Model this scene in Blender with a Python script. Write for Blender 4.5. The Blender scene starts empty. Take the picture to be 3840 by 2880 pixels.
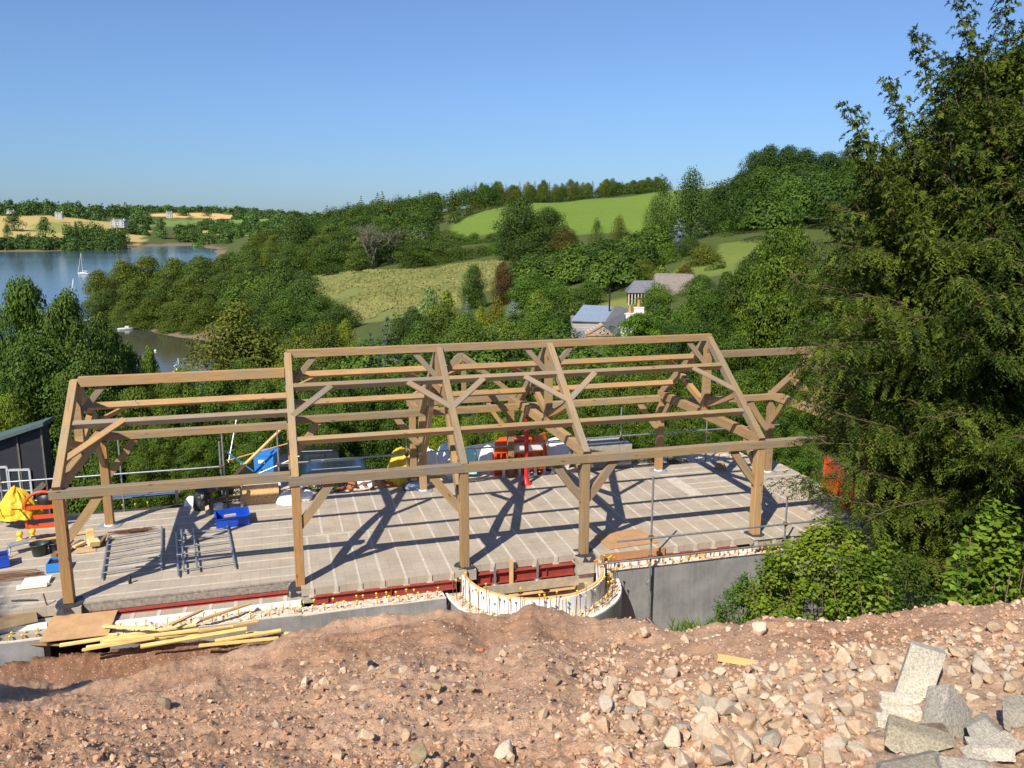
import bpy, bmesh, math, random
import numpy as np
from mathutils import Vector, Matrix, Quaternion
R = math.radians
scene = bpy.context.scene
col = scene.collection
rnd = random.Random(7)

# ------------------------------------------------------------------ camera numbers (all sizes in metres)
CAM = Vector((0, 0, 8.0)); FPX = 3147.8; PITCH = R(11.189); ROLL = R(0.1012)
YAW = R(15.6308); OX, OY = -9.2332, 16.1026          # where the building stands
CY, SY = math.cos(YAW), math.sin(YAW)

def ray(fx, fy):
    X, Y = fx - 1920, fy - 1440
    xr = X*math.cos(ROLL) + Y*math.sin(ROLL); yr = -X*math.sin(ROLL) + Y*math.cos(ROLL)
    c, s = math.cos(PITCH), math.sin(PITCH); u = -yr/FPX
    return Vector((xr/FPX, c + u*s, -s + u*c))
def gp(fx, fy, z=0.0):                                # point of a horizontal plane
    r = ray(fx, fy); return CAM + r*((z - CAM.z)/r.z)
def at(dx, dy, Y):                                    # point at forward distance Y
    r = ray(dx*1.73599, dy*1.73599); return CAM + r*(Y/r.y)
def bw(a, w, z=0.0):                                  # building coordinates -> world
    return Vector((OX + a*CY - w*SY, OY + a*SY + w*CY, z))
def wb(p):
    dx, dy = p[0]-OX, p[1]-OY
    return dx*CY + dy*SY, -dx*SY + dy*CY
def zE(x, y): return x*.4973, 1700 + y*.4973
def zA(x, y): return x*.4973, 1200 + y*.4973
def zF(x, y): return 1000 + x*.4973, 1700 + y*.4973
def zG(x, y): return 2000 + x*.4973, 1700 + y*.4973

# ------------------------------------------------------------------ noise
def _hash(i, j, k, seed):
    h = (i.astype(np.int64)*374761393 + j.astype(np.int64)*668265263 + k.astype(np.int64)*2147483647 + seed*974711) & 0xffffffff
    h = ((h ^ (h >> 13))*1274126177) & 0xffffffff
    h = h ^ (h >> 16)
    return (h & 0xffff)/32767.5 - 1
def vnoise(x, y, z=None, seed=0):
    x = np.asarray(x, float); y = np.asarray(y, float)
    z = np.zeros_like(x) if z is None else np.asarray(z, float)
    i, j, k = np.floor(x), np.floor(y), np.floor(z)
    u, v, w = x-i, y-j, z-k
    u, v, w = [t*t*t*(t*(t*6-15)+10) for t in (u, v, w)]
    r = 0
    for a in (0, 1):
        for b in (0, 1):
            for c in (0, 1):
                r = r + _hash(i+a, j+b, k+c, seed)*(u if a else 1-u)*(v if b else 1-v)*(w if c else 1-w)
    return r
def fbm(x, y, oct=4, seed=0, gain=.5):
    r = 0; g = 1; s = 1
    for o in range(oct):
        r = r + g*vnoise(x*s, y*s, seed=seed+o*17); g *= gain; s *= 2.03
    return r

# ------------------------------------------------------------------ materials
def newmat(name):
    m = bpy.data.materials.new(name); m.use_nodes = True
    nt = m.node_tree; nt.nodes.clear()
    return m, nt
class NT:
    def __init__(s, nt): s.nt = nt
    def n(s, t, **kw):
        o = s.nt.nodes.new(t)
        for k, v in kw.items():
            if k.startswith('i_'):
                key = k[2:]; key = int(key) if key.isdigit() else key.replace('_', ' ')
                o.inputs[key].default_value = v
            else: setattr(o, k, v)
        return o
    def l(s, a, b): s.nt.links.new(a, b)
    def noise(s, vec, scale, detail=4, rough=.6):
        o = s.n('ShaderNodeTexNoise'); o.inputs['Scale'].default_value = scale; o.inputs['Detail'].default_value = detail
        o.inputs['Roughness'].default_value = rough
        if vec is not None: s.l(vec, o.inputs['Vector'])
        return o.outputs['Fac']
    def ramp(s, fac, stops):
        o = s.n('ShaderNodeValToRGB'); e = o.color_ramp.elements
        while len(e) > 1: e.remove(e[-1])
        e[0].position = stops[0][0]; e[0].color = (*stops[0][1], 1)
        for p, c in stops[1:]:
            q = e.new(p); q.color = (*c, 1)
        s.l(fac, o.inputs['Fac']); return o.outputs['Color']
    def mix(s, fac, a, b, mode='MIX'):
        o = s.n('ShaderNodeMix', data_type='RGBA', blend_type=mode)
        for v, k in ((fac, 0), (a, 6), (b, 7)):
            if hasattr(v, 'links') or hasattr(v, 'is_linked'): s.l(v, o.inputs[k])
            elif isinstance(v, (tuple, list)): o.inputs[k].default_value = (*v, 1) if len(v) == 3 else v
            else: o.inputs[k].default_value = v
        return o.outputs[2]
    def math(s, op, a, b=0.0, c=None):
        o = s.n('ShaderNodeMath', operation=op)
        for v, k in ((a, 0), (b, 1), (c, 2)):
            if v is None: continue
            if hasattr(v, 'is_linked'): s.l(v, o.inputs[k])
            else: o.inputs[k].default_value = v
        return o.outputs[0]
    def mapping(s, vec, scale=(1, 1, 1), rot=(0, 0, 0), loc=(0, 0, 0)):
        o = s.n('ShaderNodeMapping'); o.inputs['Scale'].default_value = scale; o.inputs['Rotation'].default_value = rot; o.inputs['Location'].default_value = loc
        s.l(vec, o.inputs['Vector']); return o.outputs['Vector']
    def coords(s, kind='Object'): return s.n('ShaderNodeTexCoord').outputs[kind]
    def out(s, color, rough=.7, bump=None, bstr=.3, bdist=.01, metal=0, spec=.4, trans=None, **kw):
        p = s.n('ShaderNodeBsdfPrincipled')
        if hasattr(color, 'is_linked'): s.l(color, p.inputs['Base Color'])
        else: p.inputs['Base Color'].default_value = (*color, 1)
        if hasattr(rough, 'is_linked'): s.l(rough, p.inputs['Roughness'])
        else: p.inputs['Roughness'].default_value = rough
        p.inputs['Metallic'].default_value = metal; p.inputs['Specular IOR Level'].default_value = spec
        for k, v in kw.items(): p.inputs[k.replace('_', ' ')].default_value = v
        if bump is not None:
            b = s.n('ShaderNodeBump'); b.inputs['Strength'].default_value = bstr; b.inputs['Distance'].default_value = bdist
            s.l(bump, b.inputs['Height']); s.l(b.outputs[0], p.inputs['Normal'])
        o = s.n('ShaderNodeOutputMaterial')
        if trans:
            t = s.n('ShaderNodeBsdfTranslucent')
            if hasattr(color, 'is_linked'):
                s.l(s.mix(1.0, color, trans[1], 'MULTIPLY'), t.inputs['Color'])
            else: t.inputs['Color'].default_value = (*color, 1)
            m = s.n('ShaderNodeMixShader'); m.inputs[0].default_value = trans[0]
            s.l(p.outputs[0], m.inputs[1]); s.l(t.outputs[0], m.inputs[2]); s.l(m.outputs[0], o.inputs[0])
        else: s.l(p.outputs[0], o.inputs[0])
        return p

def mat_plain(name, color, rough=.6, metal=0, spec=.4, var=.25, scale=6, bump=.15, bd=.004):
    m, nt = newmat(name); t = NT(nt); c = t.coords()
    f = t.noise(c, scale, 5, .65)
    cc = t.ramp(f, [(.25, tuple(x*(1-var) for x in color)), (.75, tuple(min(1, x*(1+var)) for x in color))])
    oi = t.n('ShaderNodeObjectInfo')
    cc = t.mix(1.0, cc, oi.outputs['Color'], 'MULTIPLY')
    t.out(cc, rough, t.noise(c, scale*5, 4), bump, bd, metal, spec)
    return m

def mat_oak():
    m, nt = newmat('oak timber'); t = NT(nt); c = t.coords(); oi = t.n('ShaderNodeObjectInfo')
    off = t.n('ShaderNodeCombineXYZ'); t.l(t.math('MULTIPLY', oi.outputs['Random'], 40), off.inputs[0]); t.l(t.math('MULTIPLY', oi.outputs['Random'], 17), off.inputs[1])
    va = t.n('ShaderNodeVectorMath', operation='ADD'); t.l(c, va.inputs[0]); t.l(off.outputs[0], va.inputs[1]); v = va.outputs[0]
    grain = t.noise(t.mapping(v, (1.2, 22, 22)), 1.6, 6, .7)
    broad = t.noise(t.mapping(v, (.5, 3, 3)), 1.3, 3, .6)
    base = t.ramp(grain, [(.3, (.18, .108, .050)), (.5, (.315, .205, .097)), (.72, (.43, .30, .15))])
    base = t.mix(t.math('MULTIPLY', broad, .7), base, (.38, .245, .112))
    blot = t.noise(t.mapping(v, (1.5, 6, 6)), 1.0, 5, .7)
    base = t.mix(t.ramp(blot, [(.44, (0, 0, 0)), (.66, (.8, .8, .8))]), base, (.25, .215, .165))     # weather grey patches
    vo = t.n('ShaderNodeTexVoronoi'); vo.inputs['Scale'].default_value = 1.0; t.l(t.mapping(v, (1.7, 5, 5)), vo.inputs['Vector'])
    base = t.mix(t.ramp(vo.outputs['Distance'], [(.05, (.8, .8, .8)), (.13, (0, 0, 0))]), base, (.10, .055, .025))   # knots
    cr = t.noise(t.mapping(v, (.8, 34, 34)), 1.1, 2, .5)
    base = t.mix(t.ramp(cr, [(.66, (0, 0, 0)), (.72, (.6, .6, .6))]), base, (.12, .07, .035))         # drying checks
    base = t.mix(1.0, base, oi.outputs['Color'], 'MULTIPLY')
    t.out(base, .75, grain, .35, .006, 0, .25)
    return m

def mat_leaf(name, c0, c1, rough=.55, trans=.28, tint=(1.15, 1.25, .5)):
    m, nt = newmat(name); t = NT(nt)
    a = t.n('ShaderNodeAttribute', attribute_name='shade'); oi = t.n('ShaderNodeObjectInfo')
    cc = t.ramp(a.outputs['Fac'], [(0, c0), (1, c1)])
    cc = t.mix(1.0, cc, oi.outputs['Color'], 'MULTIPLY')
    t.out(cc, rough, None, spec=.16, trans=(trans, tint))
    return m

# ------------------------------------------------------------------ mesh building
class MB:
    def __init__(s): s.v = []; s.f = []; s.m = []; s.sm = []
    def add(s, vs, fs, mi=0, smooth=False):
        n = len(s.v); s.v += [tuple(p) for p in vs]
        for f in fs: s.f.append(tuple(i+n for i in f)); s.m.append(mi); s.sm.append(smooth)
    def box(s, c, size, rot=None, mi=0, taper=1.0):
        hx, hy, hz = size[0]/2, size[1]/2, size[2]/2
        vs = [Vector((x*hx*(taper if z > 0 else 1), y*hy*(taper if z > 0 else 1), z*hz)) for z in (-1, 1) for x, y in ((-1, -1), (1, -1), (1, 1), (-1, 1))]
        if rot is not None: vs = [rot @ p for p in vs]
        c = Vector(c); vs = [p + c for p in vs]
        s.add(vs, [(3, 2, 1, 0), (4, 5, 6, 7), (0, 1, 5, 4), (1, 2, 6, 5), (2, 3, 7, 6), (3, 0, 4, 7)], mi)
    def bar(s, p0, p1, w, h, up=(0, 0, 1), mi=0):
        p0, p1 = Vector(p0), Vector(p1); d = p1-p0; L = d.length; x = d/L; up = Vector(up)
        y = up.cross(x)
        if y.length < 1e-4: y = Vector((0, 1, 0)).cross(x)
        y.normalize(); z = x.cross(y)
        s.box((p0+p1)/2, (L, w, h), Matrix((x, y, z)).transposed(), mi)
    def tube(s, pts, r, n=8, mi=0, cap=True, r1=None):
        pts = [Vector(p) for p in pts]; vs = []; k = len(pts)
        ref = Vector((.13, .31, .94))
        for i, p in enumerate(pts):
            d = (pts[min(i+1, k-1)] - pts[max(i-1, 0)]).normalized()
            a = d.cross(ref)
            if a.length < .05: a = d.cross(Vector((1, 0, 0)))
            a.normalize(); b = d.cross(a)
            rr = r if r1 is None else r + (r1-r)*i/max(1, k-1)
            if isinstance(r, (list, tuple)): rr = r[i]
            for q in range(n):
                an = 2*math.pi*q/n; vs.append(p + a*math.cos(an)*rr + b*math.sin(an)*rr)
        fs = [(i*n+q, i*n+(q+1) % n, (i+1)*n+(q+1) % n, (i+1)*n+q) for i in range(k-1) for q in range(n)]
        s.add(vs, fs, mi, True)
        if cap: s.add(vs[:n], [tuple(reversed(range(n)))], mi); s.add(vs[-n:], [tuple(range(n))], mi)
    def lathe(s, prof, n=14, c=(0, 0, 0), mi=0, rot=None):
        vs = []; c = Vector(c)
        for r, z in prof:
            for q in range(n):
                p = Vector((r*math.cos(2*math.pi*q/n), r*math.sin(2*math.pi*q/n), z))
                vs.append((rot @ p if rot is not None else p) + c)
        fs = [(i*n+q, i*n+(q+1) % n, (i+1)*n+(q+1) % n, (i+1)*n+q) for i in range(len(prof)-1) for q in range(n)]
        s.add(vs, fs, mi, True)
        s.add(vs[:n], [tuple(reversed(range(n)))], mi); s.add(vs[-n:], [tuple(range(n))], mi)
    def prism(s, poly, axis_vec, mi=0):
        n = len(poly); av = Vector(axis_vec); vs = [Vector(p) for p in poly] + [Vector(p)+av for p in poly]
        fs = [tuple(reversed(range(n))), tuple(range(n, 2*n))] + [(i, (i+1) % n, n+(i+1) % n, n+i) for i in range(n)]
        s.add(vs, fs, mi)
    def mesh(s, name, mats):
        me = bpy.data.meshes.new(name); me.from_pydata(s.v, [], s.f)
        for m in (mats if isinstance(mats, (list, tuple)) else [mats]): me.materials.append(m)
        me.polygons.foreach_set('material_index', s.m); me.polygons.foreach_set('use_smooth', s.sm)
        me.update(); return me
    def build(s, name, mats, parent=None, loc=None, rotz=0, color=None):
        return obj(name, s.mesh(name, mats), parent, loc, rotz, color)

def obj(name, me, parent=None, loc=None, rotz=0, color=None):
    o = bpy.data.objects.new(name, me); col.objects.link(o)
    if parent is not None: o.parent = parent
    if loc is not None: o.location = loc
    if rotz: o.rotation_euler = (0, 0, rotz)
    if color is not None: o.color = (*color, 1) if len(color) == 3 else color
    return o
def tag(o, label, cat, group=None):
    o['label'] = label; o['category'] = cat
    if group: o['group'] = group
    return o
def thing(name, label, cat, loc=(0, 0, 0), rotz=0, group=None):
    o = obj(name, None, None, loc, rotz); o.empty_display_size = .2
    return tag(o, label, cat, group)
def struct(o, kind='structure'): o['kind'] = kind; return o
def dup(root, loc=None, rotz=None, label=None, group=None, color=None):
    r = root.copy(); col.objects.link(r)
    if loc is not None: r.location = loc
    if rotz is not None: r.rotation_euler = (0, 0, rotz)
    if label: r['label'] = label
    if group: r['group'] = group
    if color: r.color = (*color, 1)
    for ch in list(root.children):
        c = ch.copy(); col.objects.link(c); c.parent = r
        for g in ch.children:
            d = g.copy(); col.objects.link(d); d.parent = c
    return r
def np_mesh(name, V, F, mats, shade=None, smooth=False, mi=None, attr='shade'):
    me = bpy.data.meshes.new(name); V = np.asarray(V, np.float32); F = np.asarray(F, np.int32)
    me.vertices.add(len(V)); me.vertices.foreach_set('co', V.ravel())
    k = F.shape[1]; me.loops.add(F.size); me.loops.foreach_set('vertex_index', F.ravel())
    me.polygons.add(len(F)); me.polygons.foreach_set('loop_start', np.arange(0, F.size, k, dtype=np.int32))
    for m in (mats if isinstance(mats, (list, tuple)) else [mats]): me.materials.append(m)
    if mi is not None: me.polygons.foreach_set('material_index', np.asarray(mi, np.int32))
    me.polygons.foreach_set('use_smooth', np.full(len(F), smooth, bool))
    me.update(calc_edges=True)
    if shade is not None:
        shade = np.asarray(shade, np.float32)
        if shade.ndim == 1:
            a = me.attributes.new(attr, 'FLOAT', 'POINT'); a.data.foreach_set('value', shade)
        else:
            a = me.attributes.new(attr, 'FLOAT_COLOR', 'POINT'); a.data.foreach_set('color', np.c_[shade, np.ones(len(shade))].astype(np.float32).ravel())
    return me

# ------------------------------------------------------------------ camera, sky, sun
cd = bpy.data.cameras.new('camera'); cam = bpy.data.objects.new('camera', cd); col.objects.link(cam)
cd.sensor_width = 36; cd.sensor_fit = 'HORIZONTAL'; cd.lens = 36*FPX/3840; cd.clip_start = .1; cd.clip_end = 20000
cam.matrix_world = Matrix.Translation(CAM) @ Matrix.Rotation(R(90)-PITCH, 4, 'X') @ Matrix.Rotation(ROLL, 4, 'Z')
scene.camera = cam
scene.view_settings.view_transform = 'Standard'; scene.view_settings.look = 'None'; scene.view_settings.exposure = 0

SH = Vector((.70*CY - .735*SY, .70*SY + .735*CY, -1.0)).normalized()     # direction the sunlight travels
el = math.asin(-SH.z); az = math.atan2(-SH.x, -SH.y)
world = bpy.data.worlds.new('World'); scene.world = world; world.use_nodes = True
wn = world.node_tree; wn.nodes.clear()
sky = wn.nodes.new('ShaderNodeTexSky'); sky.sky_type = 'NISHITA'; sky.sun_disc = False
sky.sun_elevation = el; sky.sun_rotation = az; sky.altitude = 0; sky.air_density = 1.0; sky.dust_density = .25; sky.ozone_density = 3.2
bg = wn.nodes.new('ShaderNodeBackground'); bg.inputs['Strength'].default_value = .114
wo = wn.nodes.new('ShaderNodeOutputWorld')
tint = wn.nodes.new('ShaderNodeMix'); tint.data_type = 'RGBA'; tint.blend_type = 'MULTIPLY'; tint.inputs[0].default_value = 1.0; tc = wn.nodes.new('ShaderNodeTexCoord'); sx = wn.nodes.new('ShaderNodeSeparateXYZ'); wn.links.new(tc.outputs['Generated'], sx.inputs[0])
rp = wn.nodes.new('ShaderNodeValToRGB'); wn.links.new(sx.outputs[2], rp.inputs[0]); rp.color_ramp.elements[0].color = (.42, .60, .93, 1); rp.color_ramp.elements[0].position = 0; rp.color_ramp.elements[1].color = (1.03, 1.08, 1.24, 1); rp.color_ramp.elements[1].position = .42; em = rp.color_ramp.elements.new(.13); em.color = (.66, .82, 1.09, 1)
wn.links.new(rp.outputs[0], tint.inputs[7])
wn.links.new(sky.outputs[0], tint.inputs[6]); wn.links.new(tint.outputs[2], bg.inputs[0]); wn.links.new(bg.outputs[0], wo.inputs[0])
sd = bpy.data.lights.new('sun', 'SUN'); sd.energy = 7.2; sd.angle = R(.53); sd.color = (1.0, .92, .78)
so = bpy.data.objects.new('sun', sd); col.objects.link(so); so.rotation_mode = 'QUATERNION'
so.rotation_quaternion = SH.to_track_quat('-Z', 'Y'); so.location = (-20, -30, 60)

# ------------------------------------------------------------------ terrain
WATER = -26.0
def tpx(dx, dy=600):
    r = ray(dx*1.73599, dy*1.73599); return r.x/r.y
def zat(dy, Y, dx=1106):
    return at(dx, dy, Y).z
_C = []
def cp(px, Y, z): _C.append((tpx(px), math.log(Y), z))
for px, rows in {
    -500: [(45, -9), (80, -20), (110, -28), (150, -31), (800, -30), (860, -25), (1000, -14), (1300, 4), (1700, 20), (3000, 0)],
    -200: [(45, -9), (80, -20), (110, -28), (150, -31), (800, -30), (850, -25), (1000, -15), (1300, 4), (1700, 20), (3000, 0)],
    0: [(45, -9), (80, -20), (110, -28), (150, -31), (800, -30), (850, -25.5), (930, -18), (1300, 5), (1650, 22), (3000, 6), (6000, 0)],
    120: [(45, -9), (80, -20), (110, -28), (150, -31), (820, -30), (880, -25.5), (950, -18), (1300, 6), (1650, 20), (3000, 6), (6000, 0)],
    240: [(45, -9), (80, -20), (120, -28), (180, -30), (240, -29), (272, -25.8), (330, -25), (400, -27.5), (470, -30), (900, -30), (960, -25.5), (1100, -17), (1500, 8), (1900, 20), (3000, 6)],
    330: [(45, -8), (80, -18), (125, -27), (180, -30), (225, -29), (252, -25.8), (300, -23), (360, -23), (440, -27), (500, -30), (980, -30), (1040, -25.5), (1200, -16), (1700, 12), (2100, 24), (3000, 6)],
    430: [(45, -6), (80, -15), (125, -25), (170, -29), (220, -29), (240, -25.8), (290, -22), (360, -21), (440, -26), (520, -29), (1000, -29), (1070, -25.5), (1250, -14), (1700, 14), (2100, 24), (3200, 6)],
    520: [(45, -5), (80, -12), (130, -21), (180, -24), (240, -22), (300, -20), (380, -20), (500, -25), (700, -22), (1000, -20), (1300, -8), (1700, 10), (2100, 22), (3200, 8)],
    640: [(45, -4), (80, -10), (130, -17), (180, -20), (240, -18), (300, -16), (400, -15), (500, -12), (600, -6), (800, -2), (1200, 0), (1700, 8), (2400, 10)],
    780: [(45, -4), (80, -9), (130, -14), (200, -14.7), (260, -13), (320, -11), (400, -8), (480, -2), (560, 4), (700, 6), (1000, 0), (2400, 0)],
    900: [(45, -4), (80, -9), (130, -13), (200, -14), (260, -12.5), (310, -10.5), (380, -5), (460, 2), (560, 9), (700, 8), (1000, 0), (2400, 0)],
    1050: [(45, -4), (80, -8), (130, -11), (200, -12.5), (260, -11), (310, -7.5), (380, -2), (420, 3.0), (520, 14), (620, 16), (900, 8), (2400, 0)],
    1200: [(45, -4), (80, -7.5), (110, -8.5), (160, -9), (220, -8), (290, -5), (360, -2), (420, 3), (520, 17), (600, 19), (900, 8), (2400, 0)],
    1400: [(45, -4), (80, -6.5), (110, -7.3), (150, -6.6), (200, -3), (260, -1), (330, -1), (400, 1.8), (480, 13), (560, 25), (640, 27), (900, 14), (2400, 0)],
    1540: [(45, -3.5), (80, -5), (120, -4), (170, -2.4), (210, .2), (270, 4), (340, 9), (400, 12), (480, 19), (560, 27.5), (640, 29), (900, 14), (2400, 0)],
    1700: [(45, -3), (80, -3), (120, -2), (170, 0), (210, 2), (270, 8), (340, 16), (420, 18), (560, 22), (900, 14), (2400, 0)],
    1950: [(45, -3), (80, -2), (120, 0), (170, 2), (210, 5), (270, 10), (340, 16), (420, 18), (560, 20), (900, 14), (2400, 0)],
    2500: [(45, -3), (80, -2), (120, 0), (210, 5), (340, 16), (560, 20), (900, 14), (2400, 0)],
}.items():
    for Y, z in [(1.6, -4), (4, -4), (14, -2.3), (24, -2.3), (30, -2.4 if px > 300 else -2.8)] + rows: cp(px, Y, z)
    cp(px, 5500, 3); cp(px, 9000, 0)
_cols = sorted(set(c[0] for c in _C)); _lg = np.linspace(math.log(1.5), math.log(9000), 500)
_FARCOL = {}
def _col(t):
    r = sorted((l, z) for (tt, l, z) in _C if tt == t); return np.interp(_lg, [q[0] for q in r], [q[1] for q in r])
_cols = [t for t in _cols if sum(1 for c in _C if c[0] == t) > 8]
_tt = np.array(_cols); _Tb = np.array([_col(t) for t in _cols])
_fine = np.linspace(_tt[0], _tt[-1], 300); _TF = np.array([np.interp(_fine, _tt, _Tb[:, j]) for j in range(len(_lg))]).T
for _ in range(6):      # soften
    _TF[1:-1] = (_TF[:-2]+2*_TF[1:-1]+_TF[2:])/4; _TF[:, 1:-1] = (_TF[:, :-2]+2*_TF[:, 1:-1]+_TF[:, 2:])/4
def terrain_z(t, Y):
    t = np.asarray(t, float).ravel(); l = np.log(np.asarray(Y, float).ravel())
    fi = np.interp(t, _fine, np.arange(len(_fine))); i = np.clip(fi.astype(int), 0, len(_fine)-2); f = fi-i
    fj = np.interp(l, _lg, np.arange(len(_lg))); j = np.clip(fj.astype(int), 0, len(_lg)-2); g = fj-j
    return (_TF[i, j]*(1-f)*(1-g)+_TF[i+1, j]*f*(1-g)+_TF[i, j+1]*(1-f)*g+_TF[i+1, j+1]*f*g)
def tz(x, y): return float(terrain_z([x/y], [y])[0])

def in_poly(px, py, poly):
    r = np.zeros(px.shape, bool); n = len(poly)
    for i in range(n):
        x0, y0 = poly[i]; x1, y1 = poly[(i+1) % n]
        c = ((y0 > py) != (y1 > py)) & (px < (x1-x0)*(py-y0)/((y1-y0) if y1 != y0 else 1e-9)+x0); r ^= c
    return r
def P(*a): return [(tpx(px), math.log(Y)) for px, Y in a]
FIELDS = [   # polygon in (bearing, log distance), colour
    (P((-400, 880), (300, 960), (330, 1250), (280, 1380), (-400, 1400)), (.43, .33, .13)),      # dry pasture across the water
    (P((70, 1050), (240, 1080), (260, 1230), (90, 1220)), (.25, .26, .07)),
    (P((440, 1080), (540, 1080), (560, 1300), (430, 1300)), (.36, .29, .12)),                   # dry pasture in the dip
    (P((330, 1750), (340, 1640), (480, 1560), (520, 1650), (500, 1800), (420, 1900)), (.62, .40, .17)),   # ripe wheat
    (P((500, 1420), (520, 1560), (640, 1800), (700, 1700), (600, 1400)), (.17, .25, .06)),
    (P((330, 1330), (500, 1330), (520, 1500), (350, 1560)), (.15, .22, .06)),
    (P((640, 330), (690, 345), (760, 318), (860, 318), (960, 312), (1090, 300), (1100, 250), (1000, 200), (780, 185), (690, 240)), (.17, .185, .06)),   # rough meadow
    (P((975, 425), (1010, 400), (1150, 400), (1400, 385), (1500, 380), (1560, 385), (1560, 600), (1430, 585), (1180, 556), (1100, 525), (1040, 490), (985, 450)), (.135, .20, .034)),   # green pasture
    (P((1545, 180), (1640, 180), (1640, 225), (1560, 225)), (.145, .185, .042)),
    (P((1400, 165), (1580, 158), (1580, 205), (1480, 190)), (.145, .185, .042)),
    (P((1280, 128), (1420, 128), (1420, 158), (1290, 155)), (.19, .21, .06)),
    (P((1120, 150), (1240, 150), (1240, 190), (1130, 190)), (.17, .20, .05)),
]
def terrain():
    ts = np.linspace(-1.5, 1.5, 420); Ys = np.exp(np.linspace(math.log(2.0), math.log(7500), 300))
    T, Yg = np.meshgrid(ts, Ys); z = terrain_z(T, Yg).reshape(T.shape)
    X = T*Yg
    z = z + fbm(X/40, Yg/40, 3, 3)*np.clip(Yg/400, 0, 1)*1.2
    V = np.stack([X, Yg, z], -1).reshape(-1, 3)
    n, m = T.shape; idx = np.arange(n*m).reshape(n, m)
    F = np.stack([idx[:-1, :-1], idx[:-1, 1:], idx[1:, 1:], idx[1:, :-1]], -1).reshape(-1, 4)
    C = np.tile(np.array([.075, .095, .028]), (n*m, 1)); tt = T.ravel(); ll = np.log(Yg).ravel()
    jt = tt + fbm(X.ravel()/25, Yg.ravel()/25, 2, 9)*.004; jl = ll + fbm(X.ravel()/25, Yg.ravel()/25, 2, 19)*.012
    for poly, c in FIELDS: C[in_poly(jt, jl, poly)] = c
    zz = z.ravel(); shore = (zz < WATER+1.6) & (zz > WATER-2.5) & (Yg.ravel() > 100)
    C[shore] = (.20, .145, .10); C[zz < WATER-2.5] = (.03, .035, .02)
    near = Yg.ravel() < 30; C[near] = (.24, .17, .10)
    m_, nt = newmat('land'); t = NT(nt); c = t.coords()
    a = t.n('ShaderNodeAttribute', attribute_name='tint')
    f = t.noise(c, .07, 6, .7); f2 = t.noise(t.mapping(c, (1, .45, 1)), .5, 6, .75)
    cc = t.mix(t.ramp(f2, [(.35, (0, 0, 0)), (.7, (.5, .5, .5))]), a.outputs['Color'], t.mix(1.0, a.outputs['Color'], (.62, .72, .6), 'MULTIPLY'))
    cc = t.mix(t.ramp(f, [(.45, (0, 0, 0)), (.75, (.6, .6, .6))]), cc, t.mix(1.0, cc, (1.2, 1.12, .95), 'MULTIPLY'))
    t.out(cc, .9, f2, .5, .4, 0, .1)
    o = struct(obj('ground', np_mesh('ground', V, F, m_, C, True, attr='tint')))
terrain()

def water():
    m, nt = newmat('river water'); t = NT(nt); c = t.coords()
    b = t.noise(t.mapping(c, (.5, 1.2, 1)), .35, 5, .65)
    big = t.noise(t.mapping(c, (.25, 1, 1)), .012, 3, .5)
    cc = t.ramp(big, [(.4, (.030, .052, .075)), (.6, (.045, .075, .105))])
    sp = t.n('ShaderNodeSeparateXYZ'); t.l(c, sp.inputs[0]); cc = t.mix(t.ramp(t.math('MULTIPLY', sp.outputs[1], .001), [(.20, (1, 1, 1)), (.30, (0, 0, 0))]), cc, (.075, .062, .022))
    t.out(cc, t.math('MULTIPLY_ADD', big, .12, .06), b, .25, .12, 0, .5)
    mb = MB(); mb.add([(-3000, 60, WATER), (500, 60, WATER), (500, 1500, WATER), (-3000, 1500, WATER)], [(0, 1, 2, 3)])
    struct(mb.build('river_water', m))
water()

# ------------------------------------------------------------------ foliage
LEAF = mat_leaf('broad leaves', (.018, .038, .006), (.118, .176, .026), trans=.16)
LEAFG = mat_leaf('glossy leaves', (.045, .085, .010), (.19, .28, .030), rough=.35)
NEEDLE = mat_leaf('needles', (.009, .027, .004), (.125, .158, .017), rough=.7, trans=.14)
BARK = mat_plain('bark', (.13, .10, .075), .9, var=.4, scale=9, bump=.6, bd=.02)
TWIG = mat_plain('pale twigs', (.36, .29, .21), .9, var=.3, scale=9)
GR = np.random.default_rng(11)

def unit(v): return v/np.maximum(np.linalg.norm(v, axis=-1, keepdims=True), 1e-9)
def leaf_geo(Pc, N, L, W, D=None, fold=.0):
    n = len(Pc); L = np.broadcast_to(L, (n,))[:, None]; W = np.broadcast_to(W, (n,))[:, None]
    if D is None: D = GR.normal(size=(n, 3))
    D = unit(D - N*(D*N).sum(1, keepdims=True)); S = np.cross(N, D)
    V = np.stack([Pc - D*L*.5, Pc + S*W*.5 + D*L*.05, Pc + D*L*.5, Pc - S*W*.5 + D*L*.05], 1)
    return V.reshape(-1, 3), np.arange(4*n).reshape(n, 4)

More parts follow.
